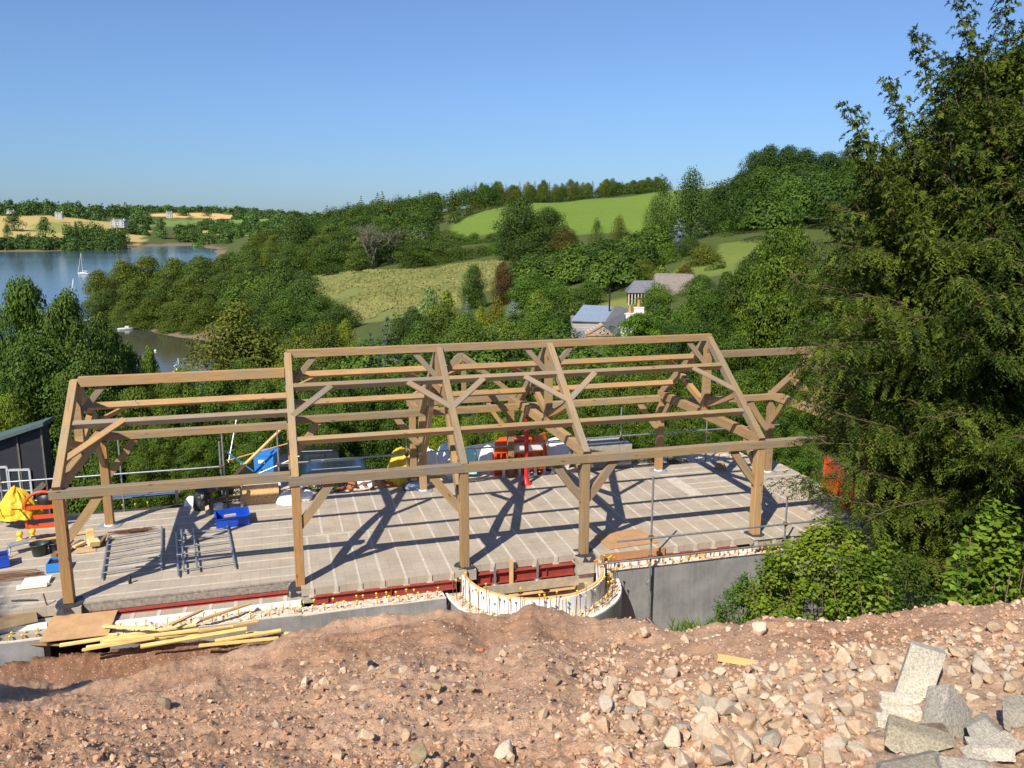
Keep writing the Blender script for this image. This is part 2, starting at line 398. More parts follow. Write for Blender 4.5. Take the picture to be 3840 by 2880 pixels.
def lobes_crown(rng, nl, nleaf, leaf, prof, lobe=(.13, .22), hollow=.72, zsq=.75):
    """crown of many leafy lobes inside a unit profile (radius .5, height 1)"""
    Ps, Ns, Sh = [], [], []
    for i in range(nl):
        h = rng.uniform(0, 1)**.85; rr = prof(h)
        an = rng.uniform(0, 2*math.pi); rad = rr*(hollow + (1-hollow)*rng.uniform(0, 1)) if rng.uniform() < .8 else rr*rng.uniform(0, .7)
        lr = rng.uniform(*lobe)*(.55 + .9*min(1, rr/.5))
        rad = max(0, rad - lr*.55)
        c = np.array([rad*math.cos(an), rad*math.sin(an), .04 + h*.96 - lr*.5*zsq])
        k = int(nleaf*(lr/lobe[1])**2)
        d = unit(rng.normal(size=(k, 3))); d[:, 2] = np.abs(d[:, 2])*np.where(rng.uniform(size=k) < .78, 1, -1)
        bump = 1 + .22*vnoise(d[:, 0]*3+i*7, d[:, 1]*3, d[:, 2]*3, 3)
        r = lr*bump*(rng.uniform(size=k)**.22)
        p = c + d*r[:, None]*np.array([1, 1, zsq])
        nn = unit(d*.85 + np.array([0, 0, .30]) + rng.normal(size=(k, 3))*.36)
        Ps.append(p); Ns.append(nn)
        base = rng.uniform(.25, .75)
        Sh.append(np.clip(base + rng.normal(size=k)*.16 + (d[:, 2])*.08, 0, 1))
    Pp, Nn, S = np.concatenate(Ps), np.concatenate(Ns), np.concatenate(Sh)
    V, F = leaf_geo(Pp, Nn, leaf*rng.uniform(.7, 1.3, len(Pp)), leaf*.62*rng.uniform(.7, 1.3, len(Pp)))
    return V, F, np.repeat(S, 4)
prof_round = lambda h: .5*math.sqrt(max(.02, 1-(max(0, h-.42)/.58)**2))*(1 if h > .3 else (.78+.22*h/.3))
prof_dome = lambda h: .5*math.sqrt(max(.03, 1-h**2.2))
prof_pop = lambda h: .5*min(1, .5+h*1.6)*(1-.78*max(0, h-.45)/.55)
prof_up = lambda h: .5*(.55+.45*math.sin(math.pi*min(1, .15+h*.8)))*(1 if h < .6 else 1-.75*(h-.6)/.4)

def trunk_geo(mb, rng, h, r, spread=.3, limbs=6, mi=0, lean=0):
    mb.tube([(0, 0, -h*.12), (lean*.3+.01*h, 0, h*.2), (lean*.6, .02*h, h*.45), (lean, 0, h*.8)], r, 8, mi, r1=r*.35)
    for i in range(limbs):
        a = rng.uniform(0, 6.28); z0 = h*rng.uniform(.22, .6); L = spread*rng.uniform(.6, 1)
        p0 = Vector((lean*.5, 0, z0))
        mb.tube([p0, p0+Vector((math.cos(a)*L*.5, math.sin(a)*L*.5, h*.10)), p0+Vector((math.cos(a)*L, math.sin(a)*L, h*.25))], r*.4, 6, mi, r1=r*.08)
def tree_mesh(name, V, F, S, rng, mat, trunk_r=.022, limbs=5, spread=.3, bark=None):
    mb = MB(); trunk_geo(mb, rng, 1, trunk_r, spread, limbs)
    tv = np.array(mb.v); tf = mb.f
    me = bpy.data.meshes.new(name)
    q = [f for f in tf if len(f) == 4]
    allV = np.concatenate([V, tv]); allF = np.concatenate([F, np.array(q)+len(V)])
    mi = np.r_[np.zeros(len(F), int), np.ones(len(q), int)]
    return np_mesh(name, allV, allF, [mat, bark or BARK], np.r_[S, np.full(len(tv), .5)], False, mi)
def broad(name, seed, nl, nleaf, leaf, prof, **kw):
    rng = np.random.default_rng(seed); lobe = kw.pop('lobe', (.13, .22)); hollow = kw.pop('hollow', .72); zsq = kw.pop('zsq', .75)
    V, F, S = lobes_crown(rng, nl, nleaf, leaf, prof, lobe, hollow, zsq)
    return tree_mesh(name, V, F, S, rng, kw.pop('mat', LEAF), **kw)
def conifer_mesh(name, seed, layers=16, droop=.25, leaf=.035, power=.9, mat=None, dens=1.0, w0=1.0):
    rng = np.random.default_rng(seed); Ps, Ns, Ds, S = [], [], [], []
    for i in range(layers):
        h = .06 + .92*i/(layers-1); Rr = .5*w0*(1-h)**power + .015
        nb = int(6 + 10*(1-h)); sh = rng.uniform(.3, .7)
        for b in range(nb):
            a = rng.uniform(0, 6.28); L = Rr*rng.uniform(.7, 1.12); k = int(max(8, 120*L*dens))
            s = rng.uniform(.12, 1, k)
            x = s*L; zz = h + .04*s - droop*L*s*s + rng.normal(size=k)*.008
            side = rng.normal(size=k)*.09*L*(1.3-s) + rng.normal(size=k)*.012
            p = np.stack([np.cos(a)*x - np.sin(a)*side, np.sin(a)*x + np.cos(a)*side, zz], 1)
            Ps.append(p); d = np.stack([np.full(k, math.cos(a)), np.full(k, math.sin(a)), -.5*s], 1) + rng.normal(size=(k, 3))*.5
            Ds.append(d); Ns.append(unit(np.stack([np.cos(a)*.5*np.ones(k), np.sin(a)*.5*np.ones(k), np.ones(k)], 1) + rng.normal(size=(k, 3))*.55))
            S.append(np.clip(sh + .3*(s-.5) + rng.normal(size=k)*.13, 0, 1))
    Pp, Nn, Dd, Sh = map(np.concatenate, (Ps, Ns, Ds, S))
    V, F = leaf_geo(Pp, Nn, leaf*rng.uniform(.8, 1.5, len(Pp)), leaf*.42, Dd)
    return tree_mesh(name, V, F, np.repeat(Sh, 4), rng, mat or NEEDLE, .018, 0)

MID = [broad('broad_tree_mesh', 20+i, 44, 420, .030, p, lobe=(.15, .26)) for i, p in enumerate((prof_round, prof_dome, prof_round, prof_round, prof_dome, prof_round))]
FAR = [broad('far_tree_mesh', 40+i, 30, 60, .07, p, lobe=(.17, .26)) for i, p in enumerate((prof_dome, prof_round, prof_dome))]
NEARM = [broad('near_tree_mesh', 60+i, 150, 330, .017, p, lobe=(.09, .16), hollow=.6) for i, p in enumerate((prof_round, prof_dome, prof_up))]
CONI = [conifer_mesh('conifer_mesh', 80+i, 15, .3, .036, .85) for i in range(3)]
POP = [broad('poplar_mesh', 90+i, 95, 110, .026, prof_pop, lobe=(.10, .16), zsq=1.5, hollow=.7) for i in range(2)]
CEDAR = conifer_mesh('cedar_mesh', 95, 13, .42, .034, .62, dens=1.6)
BUSH = [broad('bush_mesh', 100+i, 40, 170, .05, prof_dome, lobe=(.15, .24), trunk_r=.012) for i in range(3)]

def bare_mesh():
    rng = random.Random(5); mb = MB()
    def grow(p, d, L, r, n):
        q = p + d*L; mb.tube([p, p+d*L*.5+Vector((rng.gauss(0, .01), rng.gauss(0, .01), 0)), q], r, 5, 0, False, r1=r*.65)
        if n == 0: return
        for i in range(3 if n > 1 else 4):
            e = (d + Vector((rng.gauss(0, .42), rng.gauss(0, .42), rng.gauss(.12, .22)))).normalized()
            grow(q if i else p + d*L*.7, e, L*rng.uniform(.6, .85), r*.62, n-1)
    for k in range(4):
        a = k*1.6; grow(Vector((0, 0, 0)), Vector((math.cos(a)*.28, math.sin(a)*.28, 1)).normalized(), .27, .016, 4)
    return mb.mesh('bare_tree_mesh', [TWIG])
BARE = bare_mesh(); BARE.materials[0] = mat_plain('grey bark', (.17, .15, .125), .9, var=.3, scale=9)

G0 = (1, 1, 1)
def tree(lib, dx, top, Y, wpx, label, cat='tree', group=None, color=G0, name='tree', base=None, zover=None, minh=2.0, i=None):
    """a tree that stands on the land at bearing dx, distance Y; top of the crown seen at height top, wpx wide"""
    pt = at(dx, top, Y); x, y = pt.x, pt.y; zb = tz(x, y) if zover is None else zover
    h = max(minh, pt.z - zb); w = wpx/1813*math.hypot(x, y)
    me = lib[(i if i is not None else rnd.randrange(len(lib)))] if isinstance(lib, list) else lib
    if h < w*.8: h = w*.8; zb = pt.z-h
    o = obj(name, me, None, (x, y, zb-.15), rnd.uniform(0, 6.28)); o.scale = (w*rnd.uniform(.95, 1.1), w*rnd.uniform(.95, 1.1), h*1.03)
    j = rnd.uniform(.86, 1.14); o.color = (color[0]*j*rnd.uniform(.93, 1.07), color[1]*j, color[2]*j*rnd.uniform(.9, 1.1), 1)
    return tag(o, label, cat, group)

DK = (.72, .80, .80); OL = (1.25, 1.05, .75); YL = (1.9, 1.6, .85); BL = (1.5, 1.75, 2.6); LT = (1.45, 1.4, 1.1); BR = (1.35, 1.0, .7)
HZ = (1.0, 1.12, 1.75)     # far across the water: haze put into the leaf colour as cooler greens

# --- far hills across the water -------------------------------------------------
def scatter(lib, n, pxr, Yr, topf, wr, label, cat, group, colors, name='tree', hz=None, avoid=()):
    k = 0; tries = 0
    while k < n and tries < n*20:
        tries += 1
        px = rnd.uniform(*pxr); Y = math.exp(rnd.uniform(math.log(Yr[0]), math.log(Yr[1])))
        if any(in_poly(np.array([tpx(px)]), np.array([math.log(Y)]), a)[0] for a in avoid): continue
        h = rnd.uniform(*topf); t = tpx(px); x, y = t*Y, Y; z = tz(x, y)
        if z < WATER+.3: continue
        me = lib[rnd.randrange(len(lib))]; w = rnd.uniform(*wr)
        o = obj(name, me, None, (x, y, z-.2), rnd.uniform(0, 6.28)); o.scale = (w, w*rnd.uniform(.9, 1.1), h)
        c = rnd.choice(colors); j = rnd.uniform(.85, 1.15); o.color = (c[0]*j, c[1]*j, c[2]*j, 1)
        tag(o, label, cat, group); k += 1
FPOLY = [f[0] for f in FIELDS]

def wood_mass(name, pts, lib_seed, label, color, leaf=2.2, hts=(9, 15)):
    """a far wood that reads as one mass: crowns of leaf-sized faces over a strip of land"""
    rng = np.random.default_rng(lib_seed); Ps, Ns, S = [], [], []
    for (px, Y, w, h) in pts:
        t = tpx(px); x, y = t*Y, Y; z = tz(x, y); k = int(260)
        d = unit(rng.normal(size=(k, 3))); d[:, 2] = np.abs(d[:, 2])
        r = (.75+.25*vnoise(d[:, 0]*2.5+x, d[:, 1]*2.5, d[:, 2]*2.5, 5))*rng.uniform(size=k)**.15
        Ps.append(np.array([x, y, z]) + d*r[:, None]*np.array([w/2, w/2, h])); Ns.append(unit(d + rng.normal(size=(k, 3))*.45))
        S.append(np.clip(rng.uniform(.25, .75) + rng.normal(size=k)*.15, 0, 1))
    Pp, Nn, Sh = map(np.concatenate, (Ps, Ns, S)); V, F = leaf_geo(Pp, Nn, leaf*rng.uniform(.7, 1.3, len(Pp)), leaf*.7)
    o = obj(name, np_mesh(name, V, F, [LEAF], np.repeat(Sh, 4)), color=color); o['kind'] = 'stuff'; o['label'] = label; return o
pts = []
for k in range(150):      # skyline woods beyond the water
    px = rnd.uniform(-60, 330); Y = rnd.uniform(1380, 1750)
    pts.append((px, Y, rnd.uniform(18, 34), rnd.uniform(14, 30)))
for k in range(150):
    px = rnd.uniform(290, 660); Y = rnd.uniform(1900, 2250); pts.append((px, Y, rnd.uniform(22, 40), rnd.uniform(11, 20)))
for k in range(70):
    px = rnd.uniform(520, 800); Y = rnd.uniform(1500, 1750); pts.append((px, Y, rnd.uniform(20, 36), rnd.uniform(10, 16)))
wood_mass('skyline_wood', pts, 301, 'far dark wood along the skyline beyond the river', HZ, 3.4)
pts = []
for k in range(110):      # wooded shore of the far bank
    px = rnd.uniform(-40, 255); Y = 862 + rnd.uniform(0, 60) + max(0, px)*.10
    pts.append((px, Y, rnd.uniform(11, 22), rnd.uniform(7, 13)))
for k in range(75):
    px = rnd.uniform(150, 275); Y = rnd.uniform(890, 1060); pts.append((px, Y, rnd.uniform(12, 24), rnd.uniform(14, 30)))
for k in range(30): 
    px = rnd.uniform(270, 330); pts.append((px, rnd.uniform(1150, 1300), rnd.uniform(12, 20), rnd.uniform(8, 14)))
wood_mass('shore_wood', pts, 302, 'dark wood lining the far bank of the river', (.8, .95, 1.25), 2.0)  # bluer leaf colour stands in for haze over the river
pts = []
for k in range(170):      # wooded hillside that falls to the far corner of the river
    px = rnd.uniform(395, 690); Y = rnd.uniform(1000, 1420) if px < 560 else rnd.uniform(720, 1350)
    if px < 430: Y = rnd.uniform(1085, 1300)
    pts.append((px, Y, rnd.uniform(15, 27), rnd.uniform(9, 17)))
wood_mass('hillside_wood', pts, 303, 'wooded hillside dropping to the far corner of the river', (.85, 1.02, 1.3), 2.3)  # distance haze mixed into the leaf colour
for (dx, top, Y, w, lab) in [(28, 458, 1060, 40, 'lone round tree at the edge of the dry pasture over the river'), (163, 478, 1120, 9, 'tiny lone tree in the middle of the dry pasture'),
        (14, 486, 960, 18, 'small dark tree on the low pasture above the far shore'), (345, 471, 1125, 28, 'round lone tree on the dry slope at the head of the river'),
        (95, 470, 960, 34, 'dark shore tree below the green strip of pasture'), (395, 447, 1640, 26, 'tree at the foot of the wheat field'), (445, 446, 1650, 22, 'small tree on the edge of the wheat field')]:
    tree(FAR, dx, top, Y, w, lab, color=HZ)

def woodland(label, n, pxr, Yr, wr, hr, color, leaf=.75, k=620, seed=1, lim=None):
    rng = np.random.default_rng(seed); r2 = random.Random(seed); Ps, Ns, S = [], [], []; c = 0; tries = 0
    while c < n and tries < n*30:
        tries += 1; px = r2.uniform(*pxr); Y = math.exp(r2.uniform(math.log(Yr[0]), math.log(Yr[1])))
        if lim and not lim(px, Y): continue
        w, h = r2.uniform(*wr), r2.uniform(*hr)
        if any(in_poly(np.array([tpx(px)+q*w*.6/Y]), np.array([math.log(Y+q2*w*.6)]), a)[0] for a in FPOLY for q in (-1, 0, 1) for q2 in (-1, 0, 1)): continue
        t = tpx(px); x, y = t*Y, Y; z = tz(x, y)
        if z < WATER+.6: continue
        d = unit(rng.normal(size=(k, 3))); d[:, 2] = np.abs(d[:, 2])*1.15-.15
        r = (.80+.20*vnoise(d[:, 0]*2.2+x, d[:, 1]*2.2+y, d[:, 2]*2.2, 5)+.12*np.abs(vnoise(d[:, 0]*5+x, d[:, 1]*5+y, d[:, 2]*5, 8)))*rng.uniform(size=k)**.12
        Ps.append(np.array([x, y, z+h*.3]) + d*r[:, None]*np.array([w/2, w/2, h*.72])); Ns.append(unit(d + np.array([0, 0, .25]) + rng.normal(size=(k, 3))*.34))
        S.append(np.clip(rng.uniform(.12, .8) + rng.normal(size=k)*.13, 0, 1)); c += 1
    V, F = leaf_geo(np.concatenate(Ps), np.concatenate(Ns), leaf*rng.uniform(.6, 1.3, k*c), leaf*.65)
    o = obj('woodland', np_mesh('woodland', V, F, [LEAF], np.repeat(np.concatenate(S), 4)), color=color); o['kind'] = 'stuff'; o['label'] = label
woodland('wood between the river bend and the rough meadow', 70, (470, 800), (250, 560), (13, 20), (11, 15), (.88, .95, .75), seed=11, k=1000)
woodland('wood on the hillside below the conifer plantation', 120, (680, 1130), (335, 620), (14, 22), (11, 15), (.74, .86, .68), seed=12, k=1000, leaf=.95, lim=lambda px, Y: px < 930)
woodland('dense conifer wood along the skyline', 90, (640, 1080), (525, 610), (12, 18), (12, 17), (.78, .95, .82), seed=18, k=520, leaf=.95)
woodland('shrubs and trees over the garden slope', 80, (1120, 1440), (150, 385), (7, 11), (6, 9), (.95, 1.05, .8), seed=13, lim=lambda px, Y: Y < 235)
woodland('wood over the steep hill beside the lawns', 80, (1545, 2100), (215, 400), (15, 24), (12, 17), (.72, .86, .66), seed=14, k=1300, leaf=.85)
woodland('scrub in the valley behind the building site', 90, (480, 1260), (58, 130), (4.5, 8), (3.5, 5.5), (.95, 1.05, .8), seed=15, leaf=.38, k=900)
woodland('scrub below the thatched barn', 70, (1230, 1700), (50, 128), (4, 7), (3, 5), (.9, 1.05, .75), seed=16, leaf=.34, k=900, lim=lambda px, Y: not (1225 < px < 1400 and 85 < Y < 128))
woodland('scrub along the head of the creek', 45, (-60, 480), (58, 118), (5, 9), (4, 7), (1.0, 1.1, .8), seed=17, leaf=.4, k=900)
# --- woods on the near side ------------------------------------------------------
for k, (dx, top, Y, w) in enumerate([(212, 588, 300, 74), (262, 566, 318, 90), (318, 556, 325, 92), (372, 560, 320, 90), (430, 556, 318, 84), (482, 552, 322, 92), (535, 568, 300, 84),
        (232, 626, 278, 80), (290, 606, 282, 88), (350, 606, 276, 94), (408, 600, 275, 92), (468, 598, 270, 92), (520, 600, 265, 84), (265, 652, 268, 64), (322, 648, 262, 86), (385, 650, 254, 86),
        (445, 648, 252, 84), (500, 640, 250, 84), (372, 684, 250, 60), (418, 690, 246, 58), (560, 612, 250, 82), (300, 668, 260, 50)]):
    tree(MID, dx, top, Y, w, 'olive green broadleaf tree in the wood on the spit beside the creek', group='trees of the wood on the creek spit', color=rnd.choice([OL, (1.1, 1.05, .8), (1.2, 1.1, .75), G0]))
for k, (dx, top, Y, w) in enumerate([(600, 570, 225, 110), (655, 592, 215, 110), (560, 640, 205, 100), (620, 640, 198, 110), (690, 640, 190, 100), (735, 660, 180, 90), (590, 690, 170, 100), (660, 700, 160, 110)]):
    tree(MID, dx, top, Y, w, 'deep green broadleaf tree massed at the foot of the rough meadow', group='trees below the rough meadow', color=rnd.choice([DK, (.8, .95, .8), (.9, .95, .8)]))
tree(MID, 510, 668, 118, 225, 'big round brownish green oak rising behind the lower end of the timber frame', color=(1.35, 1.0, .7), i=1)
for k in range(26):
    px = 540 + k*9 + rnd.uniform(-12, 12)
    tree(MID, px, 545-(k % 4)*16 + rnd.uniform(-8, 8) - max(0, px-620)*.12, 330+(k % 4)*45, rnd.uniform(56, 86), 'mid green tree in the wood between river and meadow', group='trees between the river and the meadow', color=rnd.choice([G0, OL, (1.05, 1.1, .9), DK]))
tree(MID, 640, 462, 400, 84, 'tall domed tree standing above the wood at the bend of the hill', color=DK)
tree(BARE, 800, 462, 328, 130, 'bare grey branched tree in the wood above the meadow', group='bare trees above the meadow')
tree(BARE, 905, 480, 345, 90, 'pale leafless tree with upright stems beside the bigger bare tree')
tree(BARE, 845, 478, 340, 90, 'bare grey branched tree in the wood above the meadow', group='bare trees above the meadow')
for k in range(30):
    px = 700 + k*15.5 + rnd.uniform(-8, 8); row = k % 2
    if row == 0 and 770 < px < 880: continue
    tree(MID, px, (520 if row == 0 else 492) + (10 if px > 960 else 0) + rnd.uniform(-10, 12), 325 if row == 0 else 370, rnd.uniform(66, 92), 'dark green tree in the belt along the top of the rough meadow', group='tree belt above the rough meadow', color=rnd.choice([DK, (.8, .95, .75), G0, (.85, .9, .8)]))
for (dx, top, Y, w) in [(1130, 432, 300, 120), (1185, 452, 295, 110), (1120, 466, 305, 90), (1160, 500, 285, 120)]:
    tree(MID, dx, top, Y, w, 'big dark tree in the clump overlapping the bright green pasture', group='clump in front of the green pasture', color=DK)
tree(MID, 1222, 490, 280, 60, 'dark copper tinged tree at the edge of the clump by the pasture', color=(1.1, .62, .7))
for k in range(44):      # conifer plantation on the skyline
    px = 690 + k*9.4 + rnd.uniform(-16, 16); row = k % 3
    tree(CONI, px, 424 - max(0, px-760)*.055 + row*17 + rnd.uniform(-5, 15) + max(0, 790-px)*.22, 560-row*35, rnd.uniform(42, 58), 'dark conifer in the plantation on the skyline', group='conifers on the skyline', color=rnd.choice([(1.0, 1.2, 1.0), (.9, 1.1, 1.1), (1.5, 1.1, .8), (1.1, 1.2, 1.0)]))
for k in range(40):      # broken belt of trees along the top of the pasture
    px = 1030 + k*10.6 + rnd.uniform(-5, 5)
    tree(MID if k % 3 else CONI, px, 399 - (px-1030)*.03 + rnd.uniform(-5, 7), 620 if px > 1150 else 585, rnd.uniform(22, 36), 'small tree in the belt along the top of the green pasture', group='tree belt on top of the pasture', color=rnd.choice([DK, G0, BR, OL]))
def hedge(name, pts, w, h, label, color=DK, leaf=.55, dens=26):
    rng = np.random.default_rng(len(label)); Ps, Ns, S = [], [], []
    for (a, b) in zip(pts[:-1], pts[1:]):
        a, b = Vector(a), Vector(b); L = (b-a).length; k = int(L*dens)
        s = rng.uniform(size=k); an = rng.uniform(-.2, math.pi+.2, k); d = (b-a).normalized()
        side = np.array([-d.y, d.x, 0])
        base = np.array(a)[None]*(1-s[:, None]) + np.array(b)[None]*s[:, None]
        r = 1+.25*vnoise(s*L*.35, an)
        off = side[None]*(np.cos(an)*w/2*r)[:, None]; zz = np.maximum(.1, np.sin(an))*h*r
        p = base+off; p[:, 2] += zz
        Ps.append(p); Ns.append(unit(side[None]*np.cos(an)[:, None] + np.array([0, 0, 1])*np.sin(an)[:, None] + rng.normal(size=(k, 3))*.5)); S.append(np.clip(.45+.2*vnoise(s*L*.2, an*1.0)+rng.normal(size=k)*.15, 0, 1))
    V, F = leaf_geo(np.concatenate(Ps), np.concatenate(Ns), leaf, leaf*.7)
    o = obj(name, np_mesh(name, V, F, [LEAF], np.repeat(np.concatenate(S), 4)), color=color)
    return tag(o, label, 'hedge')
def land(px, Y):
    t = tpx(px); return (t*Y, Y, tz(t*Y, Y))
hedge('hedge', [land(975, 458), land(1040, 496), land(1105, 530)], 5, 4.5, 'dark clipped hedge along the lower corner of the green pasture', leaf=.9)
hedge('hedge', [land(1110, 528), land(1180, 556), land(1290, 585), land(1420, 606)], 4, 4, 'thin dark hedge along the upper edge of the green pasture', leaf=.9)
tree(POP, 1432, 388, 262, 84, 'slender poplar, the shorter of the two against the green pasture', color=(.75, .9, .85))
tree(POP, 1497, 372, 258, 124, 'tall dense poplar, the bigger of the two against the green pasture', color=(.62, .78, .75))
tree(CEDAR, 1467, 474, 205, 70, 'blue grey cedar in front of the poplars', color=(2.0, 1.9, 14.0))
for (dx, top, Y, w, lab, c, lib) in [(1290, 478, 235, 62, 'feathery birch with hanging twigs, lower of the pair below the pasture', (1.1, 1.0, .9), POP), (1338, 470, 232, 70, 'feathery birch with hanging twigs, taller of the pair below the pasture', (1.15, 1.0, .85), POP),
        (1400, 508, 225, 70, 'round dark tree at the foot of the shorter poplar', DK, MID), (1440, 528, 195, 80, 'low round garden tree below the blue cedar', (.9, 1.1, .8), MID),
        (1525, 530, 185, 84, 'round reddish green garden tree on the upper lawn', (1.3, 1.0, .8), MID), (1495, 512, 200, 66, 'narrow dark tree between the cedar and the lawn', DK, MID),
        (1395, 560, 175, 70, 'spreading olive tree above the thatched house', OL, MID), (1430, 575, 165, 66, 'low bright green shrub behind the thatched house', LT, BUSH),
        (1250, 545, 215, 100, 'broad green tree below the birches', (.95, 1.1, .8), MID), (1190, 560, 205, 90, 'round green tree at the corner of the rough meadow', G0, MID),
        (1320, 560, 180, 110, 'bushy tree between the birches and the thatched house', G0, MID), (1150, 590, 170, 100, 'round fresh green tree beside the purple tree', (1.0, 1.15, .8), MID),
        (1210, 610, 160, 110, 'broad fresh green tree on the garden slope', (1.0, 1.15, .8), MID), (1275, 610, 155, 90, 'dense green tree next to the garden lawn', (.9, 1.05, .8), MID),
        (1024, 575, 190, 62, 'dark upright tree alone in the corner of the rough meadow', DK, MID), (1088, 568, 185, 50, 'dark purple leaved tree at the corner of the rough meadow', (1.0, .40, .9), MID),
        (925, 622, 152, 66, 'pale silvery green willow bush at the foot of the meadow', (2.5, 2.3, 5.0), BUSH), (965, 630, 145, 50, 'yellow green shrub at the foot of the meadow', YL, BUSH),
        (1008, 640, 140, 34, 'silver grey cone shaped shrub in the garden', (2.8, 2.5, 16.0), CONI), (1072, 636, 142, 46, 'weeping brownish shrub in the garden', (1.6, 1.1, .8), BUSH),
        (1108, 652, 138, 42, 'silver blue rounded shrub in the garden', (2.5, 2.3, 11.0), BUSH), (1040, 660, 130, 44, 'golden shrub in the garden below the meadow', (2.6, 1.9, .8), BUSH),
        (1404, 546, 226, 22, 'bright yellow flowering shrub above the thatched house', (6.5, 4.2, .6), BUSH), (1165, 625, 150, 60, 'low weeping green shrub on the garden slope', LT, BUSH),
        (1556, 565, 175, 84, 'low green shrub on the upper lawn edge', G0, BUSH), (1480, 572, 172, 50, 'reddish brown shrub by the lawn', (1.5, .9, .9), BUSH),
        (950, 655, 120, 110, 'airy grey green tree below the meadow', (1.2, 1.2, 1.1), MID), (1010, 672, 112, 90, 'mid green shrubby tree in the valley garden', G0, MID),
        (890, 668, 118, 80, 'dark green shrub below the meadow', DK, MID), (1250, 652, 130, 80, 'grey green shrub on the lawn above the white chimneyed house', OL, BUSH),
        (1420, 612, 138, 90, 'round green tree standing in front of the thatched house', (1.0, 1.15, .85), MID), (1515, 596, 140, 90, 'small dark tree at the gable of the thatched house', DK, MID)]:
    tree(lib, dx, top, Y, w, lab, color=c)
# wooded hill on the skyline side above the lawns
for k, (dx, top, Y, w) in enumerate([(1560, 400, 300, 90), (1600, 385, 310, 100), (1650, 365, 320, 120), (1705, 358, 320, 120), (1760, 362, 320, 110), (1590, 430, 280, 90), (1640, 420, 285, 110), (1700, 415, 290, 120), (1760, 410, 290, 110), (1810, 380, 320, 110),
        (1570, 470, 262, 86), (1620, 465, 262, 90), (1680, 460, 262, 100), (1735, 470, 258, 90), (1860, 350, 320, 110), (1910, 360, 320, 100), (1810, 440, 280, 110), (1545, 440, 285, 50), (1575, 505, 245, 66), (1700, 520, 240, 90)]):
    tree(MID, dx, top, Y, w, 'dense green tree in the wood on the steep hill', group='trees on the steep hill', color=rnd.choice([DK, (.8, .95, .8), (.9, 1.0, .85)]))
for k, (dx, top, Y, w) in enumerate([(1632, 332, 350, 80), (1665, 320, 350, 100), (1705, 321, 352, 100), (1740, 326, 350, 90), (1790, 332, 350, 90), (1835, 324, 352, 90)]):
    tree(MID, dx, top, Y, w, 'dark pine crowning the top of the steep hill', group='dark pines on the hill top', color=(.42, .55, .55))
# valley trees right behind the building site
for k, (dx, top, Y, w, c, lab) in enumerate([(700, 700, 92, 120, OL, 'olive green tree just above the ridge beam near the blue spruce'), (640, 712, 96, 110, (1.3, 1.05, .75), 'brownish tree between the big oak and the olive tree'), (745, 695, 100, 60, YL, 'yellow green shrub above the ridge beam'),
        (905, 700, 98, 110, (.95, 1.05, .8), 'green tree behind the middle of the ridge beam'), (1000, 690, 94, 130, (1.0, 1.1, .8), 'spreading green tree behind the second bay of the ridge'), (1090, 690, 92, 130, LT, 'fresh green tree behind the third bay of the ridge'), (1170, 668, 100, 100, (.95, 1.15, .8), 'bushy green tree beside the timber clad house'),
        (860, 690, 108, 80, DK, 'dark bush between the blue spruce and the meadow'), (1200, 715, 84, 90, LT, 'pale green shrub below the timber clad house')]):
    tree(MID, dx, top, Y, w, lab, color=c)
tree(CONI, 835, 690, 76, 150, 'blue green spruce rising behind the ridge beam', color=(1.25, 1.45, 8.0), i=0)
tree(CONI, 800, 722, 72, 100, 'smaller blue green spruce beside the big one', color=(1.1, 1.35, 7.0), i=1)
print('veg1', len(bpy.data.objects))

# --- near trees round the site ------------------------------------------------------
def near_tree(dx, top, Y, wpx, label, color=G0, i=0, group=None, zbase=None):
    pt = at(dx, top, Y); x, y = pt.x, pt.y; zb = tz(x, y) if zbase is None else zbase
    h = pt.z - zb; w = wpx/1813*math.hypot(x, y)
    root = thing('tree', label, 'tree', (x, y, zb-.1), rnd.uniform(0, 6.28), group)
    cr = obj('crown', NEAR_C[i], root); cr.scale = (w, w, h); cr.color = (color[0]*rnd.uniform(.94, 1.06), color[1], color[2], 1)
    tr = obj('trunk', NEAR_T[i % len(NEAR_T)], root); tr.scale = (w*.8, w*.8, h)
    return root
NEAR_C = []; NEAR_T = []
for i, (p, lobe, hol) in enumerate(((prof_round, (.08, .15), .55), (prof_dome, (.08, .14), .6), (prof_up, (.07, .13), .45), (prof_round, (.07, .13), .5))):
    V, F, S = lobes_crown(np.random.default_rng(160+i), 150, 400, .021, p, lobe, hol)
    NEAR_C.append(np_mesh('near_crown', V, F, [LEAF], np.repeat(S[::4], 4)))
for i in range(2):
    mb = MB(); trunk_geo(mb, random.Random(i+3), 1, .022, .3, 9); NEAR_T.append(mb.mesh('near_trunk', [BARK]))
ASH = (1.0, 1.12, .95)
for dx, top, Y, w, lab, c, i in [(42, 592, 44, 150, 'tall ash tree at the edge of the picture with the river showing through', ASH, 3), (146, 630, 42, 190, 'leafy ash with a ragged top next to the tallest ash', ASH, 0), (-40, 640, 46, 190, 'broad ash partly cut off by the picture edge', ASH, 0),
        (214, 684, 45, 160, 'ash with a rounded top beside the creek view', ASH, 0), (268, 740, 47, 110, 'low ash sloping down to the creek view', ASH, 3), (60, 720, 40, 220, 'dense dark tree filling the corner behind the black shed', (.8, .95, .8), 0),
        (170, 780, 39, 200, 'dense dark tree behind the lowest ridge end of the frame', (.85, 1.0, .8), 1), (322, 752, 62, 86, 'small yellow green tree in front of the creek', (1.55, 1.5, .9), 1), (388, 790, 52, 120, 'yellow green sapling behind the lower ridge beam', (1.7, 1.6, .9), 3),
        (20, 850, 37, 150, 'bright yellow green bush beside the roof of the black shed', (1.7, 1.5, .9), 1)]:
    near_tree(dx, top, Y, w, lab, c, i)
